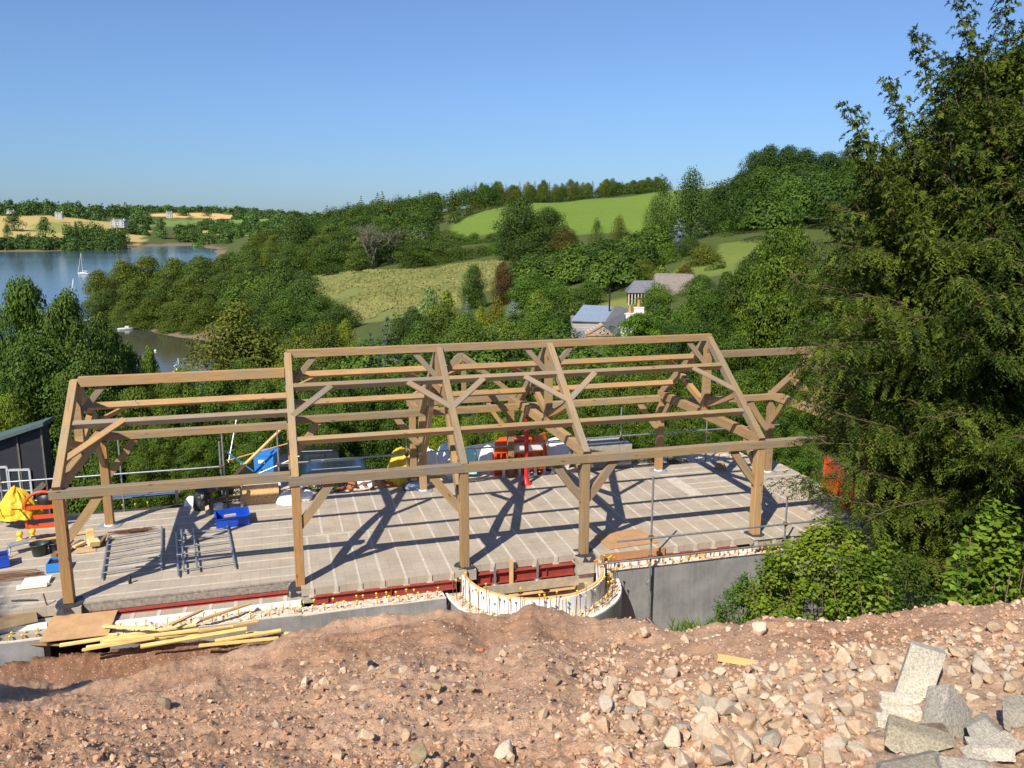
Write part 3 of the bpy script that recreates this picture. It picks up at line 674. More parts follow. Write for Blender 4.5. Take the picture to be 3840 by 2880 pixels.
for k, (dx, top, Y, w) in enumerate([(290, 830, 37, 150), (380, 818, 36.5, 150), (470, 800, 37.5, 150), (560, 812, 36, 150), (640, 800, 37, 140), (720, 790, 36, 150), (800, 800, 36.5, 140), (880, 790, 37, 150),
        (330, 930, 32.5, 110), (420, 940, 32.5, 120), (250, 920, 33, 110), (1080, 800, 37, 140), (1160, 790, 36, 150), (1250, 780, 37, 150), (1340, 770, 37, 150), (1430, 775, 36.5, 140), (1520, 790, 36, 150), (1600, 800, 35, 140),
        (1130, 860, 34, 110), (1230, 860, 33.5, 120), (1330, 860, 33.5, 120), (1430, 880, 33, 110), (1530, 880, 33.5, 110), (700, 880, 34.5, 120), (560, 900, 34, 120), (1700, 860, 33, 150)]):
    near_tree(dx, top, Y, w, 'dark green tree in the thick belt directly behind the building site', rnd.choice([(.8, .95, .75), (.95, 1.05, .75), (1.05, 1.1, .75), (.85, 1.0, .7)]), rnd.choice([0, 1, 3]), 'tree belt behind the building site')
for dx, top, Y, w, lab, c, i in [(1510, 612, 60, 130, 'leafy tree just beyond the end of the thatched barn', (1.0, 1.15, .75), 0), (1572, 588, 58, 130, 'dark leafy tree between the thatched barn and the tall sycamore', (0.61, 0.72, 0.50), 1), (1500, 690, 50, 150, 'low dark tree above the end of the ridge beam', (0.54, 0.68, 0.50), 3), (1650, 530, 57, 150, 'rounded dark tree behind the tallest sycamore', (0.61, 0.68, 0.50), 0), (960, 840, 33.5, 120, 'bright lime green bush seen through the timber frame', (1.9, 1.8, .8), 1), (1010, 900, 32.5, 100, 'lime green bush with yellowing leaves beside the post of the rear porch', (1.7, 1.55, .8), 1), (1090, 900, 32, 80, 'yellowish green bush between the rear porch posts', (1.9, 1.45, .9), 1),
        (640, 770, 58, 160, 'dark olive tree showing under the tallest ridge beam', (1.1, 1.05, .7), 0), (520, 775, 60, 160, 'dark olive tree showing under the lower ridge beam', (1.1, 1.0, .7), 1),
        (1385, 672, 62, 170, 'feathery green cypress in front of the white chimneyed house', (.95, 1.25, .7), 3), (1460, 700, 56, 130, 'dark green tree beside the feathery cypress', (0.54, 0.68, 0.50), 3),
        (1545, 640, 52, 150, 'dark sycamore with light green patches below the lawn', (0.65, 0.76, 0.50), 0), (1625, 560, 54, 170, 'tall dark sycamore behind the end of the ridge beam', (0.61, 0.68, 0.47), 0), (1700, 482, 50, 200, 'tallest sycamore with yellow green leaves in the sun beside the yew', (1.05, 1.08, .6), 3),
        (1800, 560, 46, 220, 'dark broad tree half hidden behind the yew', (.8, .9, .65), 1), (1760, 700, 42, 200, 'dark tree in the shade behind the yew', (.75, .85, .65), 0), (1590, 720, 44, 170, 'dark tree behind the lower ridge beam next to the yew', (.7, .85, .65), 1),
        (1900, 600, 38, 260, 'large dark tree deep behind the yew', (.7, .85, .65), 0), (2050, 650, 36, 260, 'shaded tree behind the yew near the picture edge', (.7, .85, .65), 1), (1730, 930, 30, 120, 'leafy green shrub at the back corner of the floor beside the yew', (1.0, 1.2, .8), 1), (1660, 900, 31, 90, 'small leafy shrub behind the back corner post', (.95, 1.2, .8), 1)]:
    near_tree(dx, top, Y, w, lab, c, i)

for x, y, z0, h, w, c0, ch, i, lab in ((-17.3, 6.3, -1.5, 13.2, 4.2, 9.2, 4.0, 0, 'leafy tree beside the bank that throws dappled shade on the near corner of the floor'), (-7.6, 2.0, 5.2, 5.0, 1.5, 2.2, 2.8, 3, 'sapling beside the viewpoint that shades the hollow in the soil')):
    r_ = thing('tree', lab, 'tree', (x, y, z0), 1.0); q = obj('crown', NEAR_C[i], r_, (0, 0, c0)); q.scale = (w, w, ch); q = obj('trunk', NEAR_T[0], r_); q.scale = (w*.7, w*.7, h)
# --- the yew ------------------------------------------------------
def yew():
    rng = np.random.default_rng(77); bx, by, bz = 11.3, 17.4, -1.9
    root = thing('yew_tree', 'huge dark yew with drooping feathery sprays beside the end of the timber frame', 'tree', (bx, by, bz))
    zs = np.array([-1, 1.0, 2.4, 3.4, 5, 6.5, 8, 9.3, 10.5, 11.5, 12.5, 13.6]) - bz
    rs = np.array([2.4, 3.0, 3.5, 4.5, 5.3, 5.3, 4.6, 3.5, 2.5, 2.1, 1.3, .5])
    wood = MB(); Tw = []          # twig anchor: position, outward direction, vigour
    # leaders that make the spires
    spires = [at(1836, 246, 17) , at(1936, 192, 17.2), at(1992, 86, 17), at(2080, 18, 17.2), at(2164, 2, 17), at(2210, 70, 16), at(2300, -60, 17.4), at(2420, -20, 18), at(2560, 80, 17), at(2120, 120, 15.6), at(2040, 180, 15.6), at(1880, 330, 16.2), at(2240, 180, 15)]
    rs2 = random.Random(9)
    for k in range(26): q = spires[rs2.randrange(13)]; spires.append(q + Vector((rs2.uniform(-.2, .9), rs2.uniform(-.8, .8), -rs2.uniform(.6, 2.6))))
    for sp in spires:
        tip = np.array(sp) - np.array([bx, by, bz]); base = np.array([rng.normal()*.3, rng.normal()*.3, rng.uniform(.5, 2.0)])
        mid = base*.45 + tip*.55 - np.array([tip[0]*.10, tip[1]*.10, -.3])
        ts = np.linspace(0, 1, 46)[:, None]; cur = (1-ts)**2*base + 2*ts*(1-ts)*mid + ts**2*tip
        cur += np.c_[vnoise(ts[:, 0]*5, ts[:, 0]*0+tip[0]), vnoise(ts[:, 0]*5, ts[:, 0]*0+tip[1]+9), 0*ts[:, 0]]*.14
        wood.tube(list(cur), .11, 6, 0, False, r1=.008)
        for i in range(12, 46):
            f = i/45; L = (1-f)*1.25 + .15
            for b in range(8):
                a = rng.uniform(0, 6.28); d = np.array([math.cos(a), math.sin(a), rng.uniform(.1, .7)+.7*f*f]); l = L*rng.uniform(.5, 1.1)
                p0 = cur[i] + rng.normal(size=3)*.03; e = p0 + d*l
                if f < .85: wood.tube([p0, (p0+e)/2 + np.array([0, 0, .05]), e], .014, 4, 0, False, r1=.004)
                for s in np.linspace(.25, 1, max(2, int(l/.10))):
                    Tw.append((p0+(e-p0)*s + np.array([0, 0, -.10*l*s*s]), d, .45+.4*(1-f)))
        Tw.append((tip, np.array([0, 0, 1.0]), .5))
    # side boughs
    extra = [at(1700, 1042, 16), at(1722, 1030, 16.2), at(1745, 1015, 16), at(1790, 1065, 15.6), at(1868, 1118, 15.2), at(1930, 1190, 14.6), at(1800, 440, 17), at(1790, 520, 16.8), at(1772, 640, 16.4), at(1752, 740, 16.2), at(1758, 800, 15.8), at(1748, 880, 15.8), at(1736, 960, 15.9)]
    targets = [np.array(e)-np.array([bx, by, bz]) for e in extra]
    for i in range(560):
        z = rng.uniform(2.2, 13.2); r = np.interp(z, zs, rs)*rng.uniform(.72, 1.02)*(1+.10*vnoise(np.array([z*.9]), np.array([i*.7]))[0])
        a = rng.uniform(math.pi*.62, math.pi*1.72) if rng.uniform() < .86 else rng.uniform(0, 6.28)
        targets.append(np.array([math.cos(a)*r, math.sin(a)*r, z]))
    for e in targets:
        z0 = max(.8, e[2]-rng.uniform(.6, 2.6)); p0 = np.array([e[0]*.12, e[1]*.12, z0])
        mid = (p0+e)/2 + np.array([0, 0, rng.uniform(.2, .7)])
        ts = np.linspace(0, 1, 12)[:, None]; cur = (1-ts)**2*p0 + 2*ts*(1-ts)*mid + ts**2*e
        cur += np.c_[vnoise(ts[:, 0]*4+e[0], ts[:, 0]*0+e[1]), vnoise(ts[:, 0]*4, ts[:, 0]*0+e[2]), vnoise(ts[:, 0]*4, ts[:, 0]*0+e[0]+3)]*.16
        wood.tube(list(cur), .030, 5, 0, False, r1=.005)
        for i in range(4, 12):
            f = i/11; d = unit(cur[i]-cur[i-1]); sd_ = unit(np.cross(d, np.array([0, 0, 1.0])))
            for b in range(5):
                s = rng.choice([-1, 1]); l = (1.15-.8*f)*rng.uniform(.5, 1.1)
                dd = unit(d*.7 + sd_*s*.8 + np.array([0, 0, rng.uniform(-.35, .35)])); p1 = cur[i] + (cur[i-1]-cur[i])*rng.uniform()
                if b == 0: wood.tube([p1, p1+dd*l*.5+np.array([0, 0, .03]), p1+dd*l+np.array([0, 0, -.1*l])], .010, 4, 0, False, r1=.003)
                for q in np.linspace(.2, 1, max(2, int(l/.17))):
                    Tw.append((p1+dd*l*q + np.array([0, 0, -.16*l*q*q]) + rng.normal(size=3)*.03, dd, 1.0))
    n = len(Tw); P0 = np.array([t[0] for t in Tw]); D0 = unit(np.array([t[1] for t in Tw])); Vg = np.array([t[2] for t in Tw])
    K = 13; Ps, Ns, Ds, S = [], [], [], []
    droop = rng.uniform(.5, 1.3, n); Ltw = rng.uniform(.20, .42, n)*Vg
    sd = unit(np.cross(D0, np.array([0, 0, 1.0])+rng.normal(size=(n, 3))*.3)); tone = np.clip(.35 + .22*vnoise(P0[:, 0]*.8, P0[:, 1]*.8, P0[:, 2]*.8, 4) + rng.normal(size=n)*.17, 0, 1)
    tone = np.where(rng.uniform(size=n) < .16, np.clip(tone+.42, 0, 1), tone)
    for k in range(K):
        s = (k+.5)/K
        c = P0 + D0*(Ltw*s)[:, None]; c[:, 2] -= droop*Ltw*s*s
        tang = unit(D0 + np.array([0, 0, -1])*(2*droop*s)[:, None]); side = 1 if k % 2 else -1
        ndl = .085*(1.15-.6*s)
        d = unit(tang*.75 + sd*side*.7 + rng.normal(size=(n, 3))*.15)
        Ps.append(c + d*ndl*.5); Ds.append(d); Ns.append(unit(np.cross(tang, sd)*1.0 + rng.normal(size=(n, 3))*.35 + np.array([0, 0, .3]))); S.append(np.clip(tone + .15*(s-.5) + rng.normal(size=n)*.05, 0, 1))
    Pp, Nn, Dd, Sh = map(np.concatenate, (Ps, Ns, Ds, S))
    V, F = leaf_geo(Pp, Nn, rng.uniform(.075, .12, len(Pp)), rng.uniform(.020, .030, len(Pp)), Dd)
    print('yew quads', len(F))
    obj('crown', np_mesh('yew_crown', V, F, [NEEDLE], np.repeat(Sh, 4)), root, color=(1.0, 1.0, .85))
    wood.build('branch', [TWIG], root, color=(.34, .29, .24))
    mb = MB(); mb.tube([(0, 0, -.4), (.05, 0, 1.5), (-.1, .1, 4.5), (0, 0, 9)], [.55, .42, .3, .1], 10); mb.build('trunk', [BARK], root)
yew()

def leafy_bush(name, label, c, size, n, leaf, color, seed, mat=LEAF, stems=14, cat='bush', lobes=46, lobe=(.10, .18), upright=False):
    rng = np.random.default_rng(seed)
    root = thing(name, label, cat, c)
    Ps, Ns, S = [], [], []
    for i in range(lobes):
        h = rng.uniform(.05, 1); rr = prof_dome(h) if not upright else prof_up(h); a = rng.uniform(0, 6.28); rad = rr*math.sqrt(rng.uniform())
        cc = np.array([rad*math.cos(a), rad*math.sin(a), h*.92]); lr = rng.uniform(*lobe); k = n//lobes
        d = unit(rng.normal(size=(k, 3))); p = cc + d*lr*(rng.uniform(size=(k, 1))**.4)*np.array([1, 1, .7]); p[:, 2] = np.maximum(p[:, 2], .0)
        Ps.append(p*np.array(size)); Ns.append(unit(np.array([0, 0, .9]) + d*.5 + rng.normal(size=(k, 3))*.4)); S.append(np.clip(rng.uniform(.3, .8)+rng.normal(size=k)*.15, 0, 1))
    Pp, Nn, Sh = map(np.concatenate, (Ps, Ns, S)); V, F = leaf_geo(Pp, Nn, leaf*rng.uniform(.6, 1.3, len(Pp)), leaf*.7*rng.uniform(.7, 1.2, len(Pp)))
    obj('foliage', np_mesh(name+'_leaves', V, F, [mat], np.repeat(Sh, 4)), root, color=color)
    mb = MB()
    for i in range(stems):
        a = rng.uniform(0, 6.28); r = rng.uniform(.1, .45); mb.tube([(0, 0, -.2), (math.cos(a)*r*.4*size[0], math.sin(a)*r*.4*size[1], size[2]*.4), (math.cos(a)*r*size[0], math.sin(a)*r*size[1], size[2]*rng.uniform(.6, .92))], .02, 5, 0, False, r1=.006)
    mb.build('stem', [TWIG], root, color=(.5, .42, .35))
    return root
HAZ = mat_leaf('hazel leaves', (.07, .115, .012), (.26, .34, .030), trans=.38)
def pxbush(dx, top, Y, wpx, zb, **k):
    p = at(dx, top, Y); w = wpx/1813*Y*1.05
    return leafy_bush(k.pop('name', 'bush'), k.pop('label'), (p.x, p.y, zb), (w, w*.9, (p.z-zb)*1.04), **k)
pxbush(1800, 1132, 15.6, 400, -1.9, label='bright yellow green hazel bush in front of the grey membrane wall', n=17000, leaf=.10, color=(1, 1, 1), seed=5, mat=HAZ, lobes=110, lobe=(.07, .13))
pxbush(1900, 1165, 14.8, 240, -1.9, label='darker hazel bush between the bright one and the yew', n=8000, leaf=.09, color=(.7, .82, .9), seed=25, mat=HAZ, lobes=70, lobe=(.07, .13))
pxbush(1680, 1200, 15.9, 190, -1.9, label='small hazel bush leaning against the grey membrane wall', n=7000, leaf=.09, color=(.95, 1, 1), seed=6, mat=HAZ, lobes=70, lobe=(.07, .14))
pxbush(1606, 1235, 16.4, 150, -1.9, label='fine leaved grey green shrub half covering the grey membrane wall', n=9000, leaf=.05, color=(1.05, 1.25, 1.2), seed=7, lobes=60, lobe=(.06, .13), upright=True)
pxbush(1960, 1190, 13.5, 260, -2.2, label='dark twiggy shrub under the yew', n=9000, leaf=.06, color=(.7, .75, .6), seed=8)
pxbush(1915, 1255, 9.6, 170, -2.6, label='low hazel shoots with round leaves behind the soil bank', n=1300, leaf=.085, color=(.95, 1, 1), seed=9, mat=HAZ, lobes=30)
pxbush(2150, 1085, 9.2, 250, -2.4, label='glossy laurel with broad leaves at the edge of the picture', n=10000, leaf=.095, color=(1.0, 1.0, 1.0), seed=10, mat=LEAFG, lobes=100, lobe=(.07, .14), name='laurel_bush')
pxbush(2060, 1190, 8.8, 150, -2.5, label='lower laurel shoots with broad leaves behind the soil bank', n=4200, leaf=.09, color=(.95, 1.0, 1.0), seed=12, mat=LEAFG, lobes=70, name='laurel_bush')
def weeds():
    rng = np.random.default_rng(15); n = 9000
    d = rng.uniform(1450, 2080, n); Y = rng.uniform(14.0, 18.8, n)
    t = np.array([tpx(x, 1300) for x in d]); X = t*Y
    k = (0.96*(Y-OY) - (X-OX)*SY) < -.75
    X, Y = X[k], Y[k]; n = len(X); h = rng.uniform(.15, .55, n)*(1+.5*vnoise(X, Y))
    Pc = np.stack([X, Y, -2.0+h*.5+.15], 1); D = unit(np.stack([rng.normal(size=n)*.4, rng.normal(size=n)*.4, np.ones(n)], 1)); N = unit(np.stack([rng.normal(size=n), -np.ones(n), rng.normal(size=n)*.3+.5], 1))
    V, F = leaf_geo(Pc, N, h, .035, D); o = obj('grass', np_mesh('grass_blades', V, F, [HAZ], np.repeat(rng.uniform(0, .6, n), 4)), color=(.75, .95, 1)); o['kind'] = 'stuff'; o['label'] = 'rough grass and weeds below the grey membrane wall'
weeds()
def meadow_grass():
    rng = np.random.default_rng(25); n = 30000; px = rng.uniform(640, 1100, n); Y = np.exp(rng.uniform(math.log(185), math.log(345), n)); lo, hi = tpx(640), tpx(1100); t = rng.uniform(lo, hi, n)
    k = in_poly(t, np.log(Y), FIELDS[6][0]); t, Y = t[k], Y[k]; X = t*Y; n = len(X); k = vnoise(X*.06, Y*.04, seed=3)+.6*vnoise(X*.3, Y*.12, seed=4) > -.25; X, Y = X[k], Y[k]; n = len(X); z = terrain_z(X/Y, Y)+fbm(X/40, Y/40, 3, 3)*np.clip(Y/400, 0, 1)*1.2
    h = rng.uniform(.4, 1.1, n); N = unit(np.stack([rng.normal(size=n)*.5, -np.ones(n), rng.normal(size=n)*.4+.5], 1)); D = unit(np.stack([rng.normal(size=n)*.8, rng.normal(size=n)*.3, np.ones(n)], 1))
    V, F = leaf_geo(np.stack([X, Y, z+h*.4], 1), N, h, rng.uniform(.3, .9, n), D); m = mat_leaf('dry grass', (.105, .13, .036), (.255, .24, .09), rough=.9, trans=.1)
    o = obj('grass', np_mesh('meadow_grass', V, F, [m], np.repeat(np.clip(.45+.3*vnoise(X*.08, Y*.05)+rng.normal(size=n)*.2, 0, 1), 4))); o['kind'] = 'stuff'; o['label'] = 'dry tussocky grass of the rough meadow'
meadow_grass()

# ================================================================== the building site
# ------------------------------------------------------------------ site materials
OAK = mat_oak()
def mat_floor(name, rowlen, rowh, c1, c2, mort, msize, rot=0.0):
    m, nt = newmat(name); t = NT(nt); c = t.coords(); v = t.mapping(c, (1, 1, 1), (0, 0, rot))
    br = t.n('ShaderNodeTexBrick', offset=0.0, squash=1.0); t.l(v, br.inputs['Vector'])
    br.inputs['Scale'].default_value = 1; br.inputs['Brick Width'].default_value = rowlen; br.inputs['Row Height'].default_value = rowh
    br.inputs['Mortar Size'].default_value = .004; br.inputs['Mortar Smooth'].default_value = .3; br.inputs['Bias'].default_value = 0
    br.inputs['Color1'].default_value = (*c1, 1); br.inputs['Color2'].default_value = (*c2, 1); br.inputs['Mortar'].default_value = (.27, .225, .17, 1)
    n1 = t.noise(c, 1.1, 6, .7); n2 = t.noise(c, 14, 4, .7); n3 = t.noise(t.mapping(c, (1, 1, 1), (0, 0, 0), (5, 2, 0)), .45, 3, .5)
    cc = t.mix(1.0, br.outputs['Color'], t.ramp(n1, [(.3, (.80, .78, .74)), (.55, (1, 1, 1)), (.75, (1.1, 1.06, 1.0))]), 'MULTIPLY')
    cc = t.mix(t.ramp(n3, [(.55, (0, 0, 0)), (.75, (.45, .45, .45))]), cc, (.50, .36, .24))
    cc = t.mix(t.ramp(n2, [(.55, (0, 0, 0)), (.8, (.35, .35, .35))]), cc, (.22, .19, .15))
    t.out(cc, .9, n2, .3, .006, 0, .2); return m
BLK_A = mat_floor('block floor with rows across', .52, .215, (.395, .342, .28), (.36, .312, .256), 0, 0)
BLK_B = mat_floor('block floor with rows along', .215, .52, (.395, .342, .278), (.36, .312, .254), 0, 0)
SCREED = mat_plain('pale beam tops', (.48, .43, .36), .9, var=.22, scale=5, bump=.4)
CONC = mat_plain('concrete', (.36, .325, .27), .9, var=.25, scale=7, bump=.5, bd=.01)
CONCD = mat_plain('rough concrete', (.30, .27, .225), .95, var=.5, scale=16, bump=.9, bd=.02)
RED = mat_plain('red oxide steel', (.27, .045, .035), .55, var=.25, scale=4, spec=.4)
REDP = mat_plain('bright red paint', (.50, .025, .025), .45, var=.12)
FOAM = mat_plain('white polystyrene', (.72, .73, .74), .8, var=.06, scale=10, bump=.3, bd=.006)
BLUEF = mat_plain('pale blue insulation', (.55, .68, .78), .8, var=.08)
def mat_memb():
    m, nt = newmat('grey membrane'); t = NT(nt); c = t.coords(); n = t.noise(c, 1.3, 6, .7); n2 = t.noise(t.mapping(c, (9, 9, .6)), 1.5, 4, .7); oi = t.n('ShaderNodeObjectInfo')
    vo = t.n('ShaderNodeTexVoronoi'); vo.inputs['Scale'].default_value = 34; t.l(c, vo.inputs['Vector'])
    cc = t.ramp(n, [(.3, (.165, .168, .175)), (.5, (.225, .228, .235)), (.7, (.30, .30, .305))]); cc = t.mix(t.ramp(n2, [(.45, (0, 0, 0)), (.75, (.5, .5, .5))]), cc, (.34, .325, .30)); cc = t.mix(1.0, cc, oi.outputs['Color'], 'MULTIPLY')
    t.out(cc, .42, vo.outputs['Distance'], .35, .006, 0, .5); return m
MEMB = mat_memb()
BLACK = mat_plain('black plastic', (.018, .018, .02), .45, var=.3, spec=.5)
STEEL = mat_plain('galvanised tube', (.42, .44, .46), .42, .75, var=.25, scale=12)
RUST = mat_plain('rusty bar', (.17, .085, .045), .85, var=.35, scale=18)
YCAP = mat_plain('yellow plastic', (.80, .55, .03), .5, var=.1)
YBAG = mat_plain('yellow tarpaulin', (.66, .43, .02), .5, var=.12, scale=4, bump=.3, bd=.012)
ORNG = mat_plain('orange plastic', (.80, .13, .025), .45, var=.12)
BLUE = mat_plain('blue plastic', (.012, .07, .46), .4, var=.15, spec=.5)
LBLUE = mat_plain('light blue plastic', (.035, .21, .58), .42, var=.12)
WHITE = mat_plain('white plastic', (.80, .80, .79), .55, var=.08)
WSACK = mat_plain('white woven sack', (.80, .80, .79), .8, var=.08, scale=5, bump=.25, bd=.008)
PINE = mat_plain('fresh sawn pine', (.66, .47, .20), .7, var=.22, scale=3, bump=.3)
PLY = mat_plain('plywood', (.50, .32, .17), .75, var=.25, scale=3, bump=.2)
OSB = mat_plain('strand board', (.62, .38, .17), .8, var=.35, scale=22, bump=.3)
GREYW = mat_plain('weathered board', (.34, .28, .21), .85, var=.3, scale=5, bump=.4)
DARKW = mat_plain('dark old board', (.15, .095, .06), .85, var=.35, scale=5, bump=.4)
def mat_core():
    m, nt = newmat('rough wall core'); t = NT(nt); c = t.coords(); n = t.noise(c, 9, 5, .7); n2 = t.noise(c, 30, 4, .7)
    cc = t.ramp(n, [(.327, (.447, .267, .163)), (.473, (.533, .404, .284)), (.585, (.671, .619, .533))])
    t.out(cc, .95, n2, .8, .02, 0, .1); return m
CORE = mat_core()

BROT = YAW
frame_of = lambda: None
def bobj(name, mb, mats, label=None, cat=None, a=0, w=0, z=0, rot=0, group=None, color=None, kind=None):
    o = mb.build(name, mats, None, bw(a, w, z), YAW+rot, color)
    if kind: o['kind'] = kind
    if label: tag(o, label, cat, group)
    return o

# ------------------------------------------------------------------ floor
DARKG = mat_plain('painted shadow and black plastic', (.045, .042, .035), .95, var=.4, scale=3, bump=.6)  # shadows and black plastic edging behind the low wing, both as dark colour
def floor():
    mb = MB()   # local = building axes; main deck, rows of blocks run front to back
    def slab(a0, a1, w0, w1, z1, th, mi): mb.box(((a0+a1)/2, (w0+w1)/2, z1-th/2), (a1-a0, w1-w0, th), None, mi)
    slab(4.74, 8.46, -.20, 6.35, 0, .17, 0); slab(8.46, 11.43, .06, 6.35, 0, .17, 0); slab(11.43, 15.9, -.10, 6.35, 0, .17, 0); slab(15.9, 20.7, -.35, 3.3, 0, .17, 0)
    slab(15.9, 20.4, 3.3, 6.35, 0, .17, 1)
    slab(-8.0, 4.74, .36, 6.2, 0, .22, 1)
    slab(-8.0, -.25, -.35, .36, -.25, .2, 1); slab(.35, 4.74, -.28, .36, -.27, .2, 0)
    rng = random.Random(3)
    for k in range(31):     # pale beam tops, front to back, stopping at a break half way
        a = 4.98 + k*.52; f = -.20 if a < 8.46 else (.06 if a < 11.43 else (-.10 if a < 15.9 else -.35)); a += rng.uniform(-.015, .015); wd = rng.uniform(.042, .068)
        e = 6.35 if a < 15.8 else 3.3
        brk = 3.05 + (.35 if k < 6 else 0)
        if k < 6: mb.box((a, (f+2.9)/2, .003), (wd, 2.9-f, .008), None, 2); mb.box((a-.13, (3.05+e)/2, .003), (wd, e-3.05, .008), None, 2)
        else: mb.box((a, (f+e)/2, .003), (wd, e-f, .008), None, 2)
        mb.box((a, f-.012, -.085), (.085, .03, .17), None, 2)          # beam end with its foot
        mb.box((a, f-.015, -.185), (.15, .036, .05), None, 2)
    mb.box((4.95+.9, 2.97, .004), (2.3, .05, .008), None, 2)
    for k in range(12):
        w = .62 + k*.52 + rng.uniform(-.01, .01)
        if w < 6.15: mb.box((-1.63, w, .003), (12.7, rng.uniform(.04, .06), .008), None, 2)
        if 3.4 < w < 6.3: mb.box((18.2, w+.05, .003), (4.4, .07, .008), None, 2)
    for k in range(8): mb.box((.75+k*.52, .03, -.267), (.075, .60, .008), None, 2)
    mb.box((16.15, 4.25, .006), (.42, 1.95, .012), None, 2)
    o = bobj('floor', mb, [BLK_A, BLK_B, SCREED], kind='structure')
    e = MB(); e.box((2.25, .348, -.11), (4.9, .026, .20)); e.box((2.25, .34, -.02), (4.9, .03, .03)); bobj('floor_edge', e, [CONCD], kind='structure')
    y = MB(); y.box((11.5, 7.4, -.14), (17, 2.1, .1), None, 0); y.add([(3, 8.45, -.09), (20, 8.45, -.09), (20, 13, -2.6), (3, 13, -2.6)], [(0, 1, 2, 3)]); y.box((-2.6, 6.5, -.2), (11.2, .55, .16), None, 1); y.add([(-8.2, 6.78, -.14), (3, 6.78, -.14), (3, 10.5, -2.5), (-8.2, 10.5, -2.5)], [(0, 1, 2, 3)], 1)
    bobj('yard_ground', y, [CORE, DARKG], kind='structure')
floor()

def ibeam(a0, a1, w, ztop, h, label, b=.14):
    mb = MB(); L = a1-a0; c = (a0+a1)/2
    mb.box((0, 0, -.008), (L, b, .016)); mb.box((0, 0, -h/2), (L, .012, h-.032)); mb.box((0, 0, -h+.008), (L, b, .016))
    for k in range(int(L/1.4)+1): mb.box((-L/2+.3+k*1.4, -.035, -h/2), (.010, .06, h-.034))
    bobj('steel_beam', mb, [RED], label, 'steel beam', c, w, ztop)
ibeam(.45, 4.5, .22, -.20, .07, 'thin red steel beam under the edge of the lower wing floor')
ibeam(5.0, 8.2, -.22, -.175, .20, 'red steel beam between the second and third front posts')
ibeam(8.75, 11.15, .02, -.19, .27, 'deep red steel beam over the dark stairwell', .2)
ibeam(11.75, 15.5, -.12, -.175, .20, 'red steel beam from the stair tower toward the tallest end of the frame')
pw = MB(); pw.box((0, 0, 0), (3.6, 1.5, .6)); 
# dark room below the stair: side and back walls of concrete
st = MB(); st.box((10, 1.6, -1.2), (4.2, .15, 2.0)); st.box((8.05, .9, -1.2), (.15, 1.5, 2.0)); st.box((11.9, .9, -1.2), (.15, 1.5, 2.0)); bobj('basement_wall', st, [CONCD], 'concrete wall of the dark stairwell under the floor', 'wall')

# ------------------------------------------------------------------ timber frame
A = [0, 0, 4.7313, 8.4674, 11.4314, 16.1272, 19.4482]
frame = thing('timber_barn', 'green oak timber frame of posts, trusses and purlins standing on the block floor', 'timber frame', bw(0, 0, 0), YAW)
GREY = (.86, .92, 1.10); WARM = (1.12, 1.0, .86); MIDG = (.95, .97, 1.0)
def beam(name, p0, p1, w, h, up=(0, 0, 1), color=None, parent=frame, mats=OAK):
    p0, p1 = Vector(p0), Vector(p1); d = p1-p0; L = d.length; x = d/L; up = Vector(up); y = up.cross(x)
    if y.length < 1e-4: y = Vector((0, 1, 0))
    y.normalize(); z = x.cross(y)
    mb = MB(); c = .007; hy, hz = w/2, h/2
    poly = [(-hy+c, -hz), (hy-c, -hz), (hy, -hz+c), (hy, hz-c), (hy-c, hz), (-hy+c, hz), (-hy, hz-c), (-hy, -hz+c)]
    mb.prism([(-L/2, a, b) for a, b in poly], (L, 0, 0))
    o = mb.build(name, mats, parent); o.matrix_local = Matrix.Translation((p0+p1)/2) @ Matrix((x, y, z)).transposed().to_4x4()
    j = rnd.uniform(.82, 1.12); g = rnd.uniform(0, .16); cc = color or (1, 1, 1); o.color = (cc[0]*j*(1-g*.5), cc[1]*j, cc[2]*j*(1+g), 1)
    return o
def curved(name, p0, p1, bow, w, h, wid, color=None):
    """a slightly curved brace: bow = offset of the middle, wid = direction of the board's width"""
    p0, p1, bow, wid = map(Vector, (p0, p1, bow, wid)); n = 6; mb = MB(); vs = []
    x = (p1-p0).normalized(); wid = (wid - x*wid.dot(x)).normalized(); mid = (p0+p1)/2; rot = Matrix((x, wid, x.cross(wid))).transposed()
    inv = rot.inverted()
    for i in range(n+1):
        s = i/n; p = p0+(p1-p0)*s + bow*(4*s*(1-s)); t = ((p1-p0) + bow*4*(1-2*s)).normalized(); nrm = t.cross(wid).normalized()
        for a, b in ((-1, -1), (1, -1), (1, 1), (-1, 1)): vs.append(inv @ (p + wid*a*w/2 + nrm*b*h/2 - mid))
    fs = [(i*4+q, i*4+(q+1) % 4, i*4+4+(q+1) % 4, i*4+4+q) for i in range(n) for q in range(4)] + [(3, 2, 1, 0), tuple(n*4+k for k in range(4))]
    mb.add(vs, fs); o = mb.build(name, OAK, frame); o.matrix_local = Matrix.Translation(mid) @ rot.to_4x4()
    j = rnd.uniform(.9, 1.1); cc = color or (1, 1, 1); o.color = (cc[0]*j, cc[1]*j, cc[2]*j, 1); return o

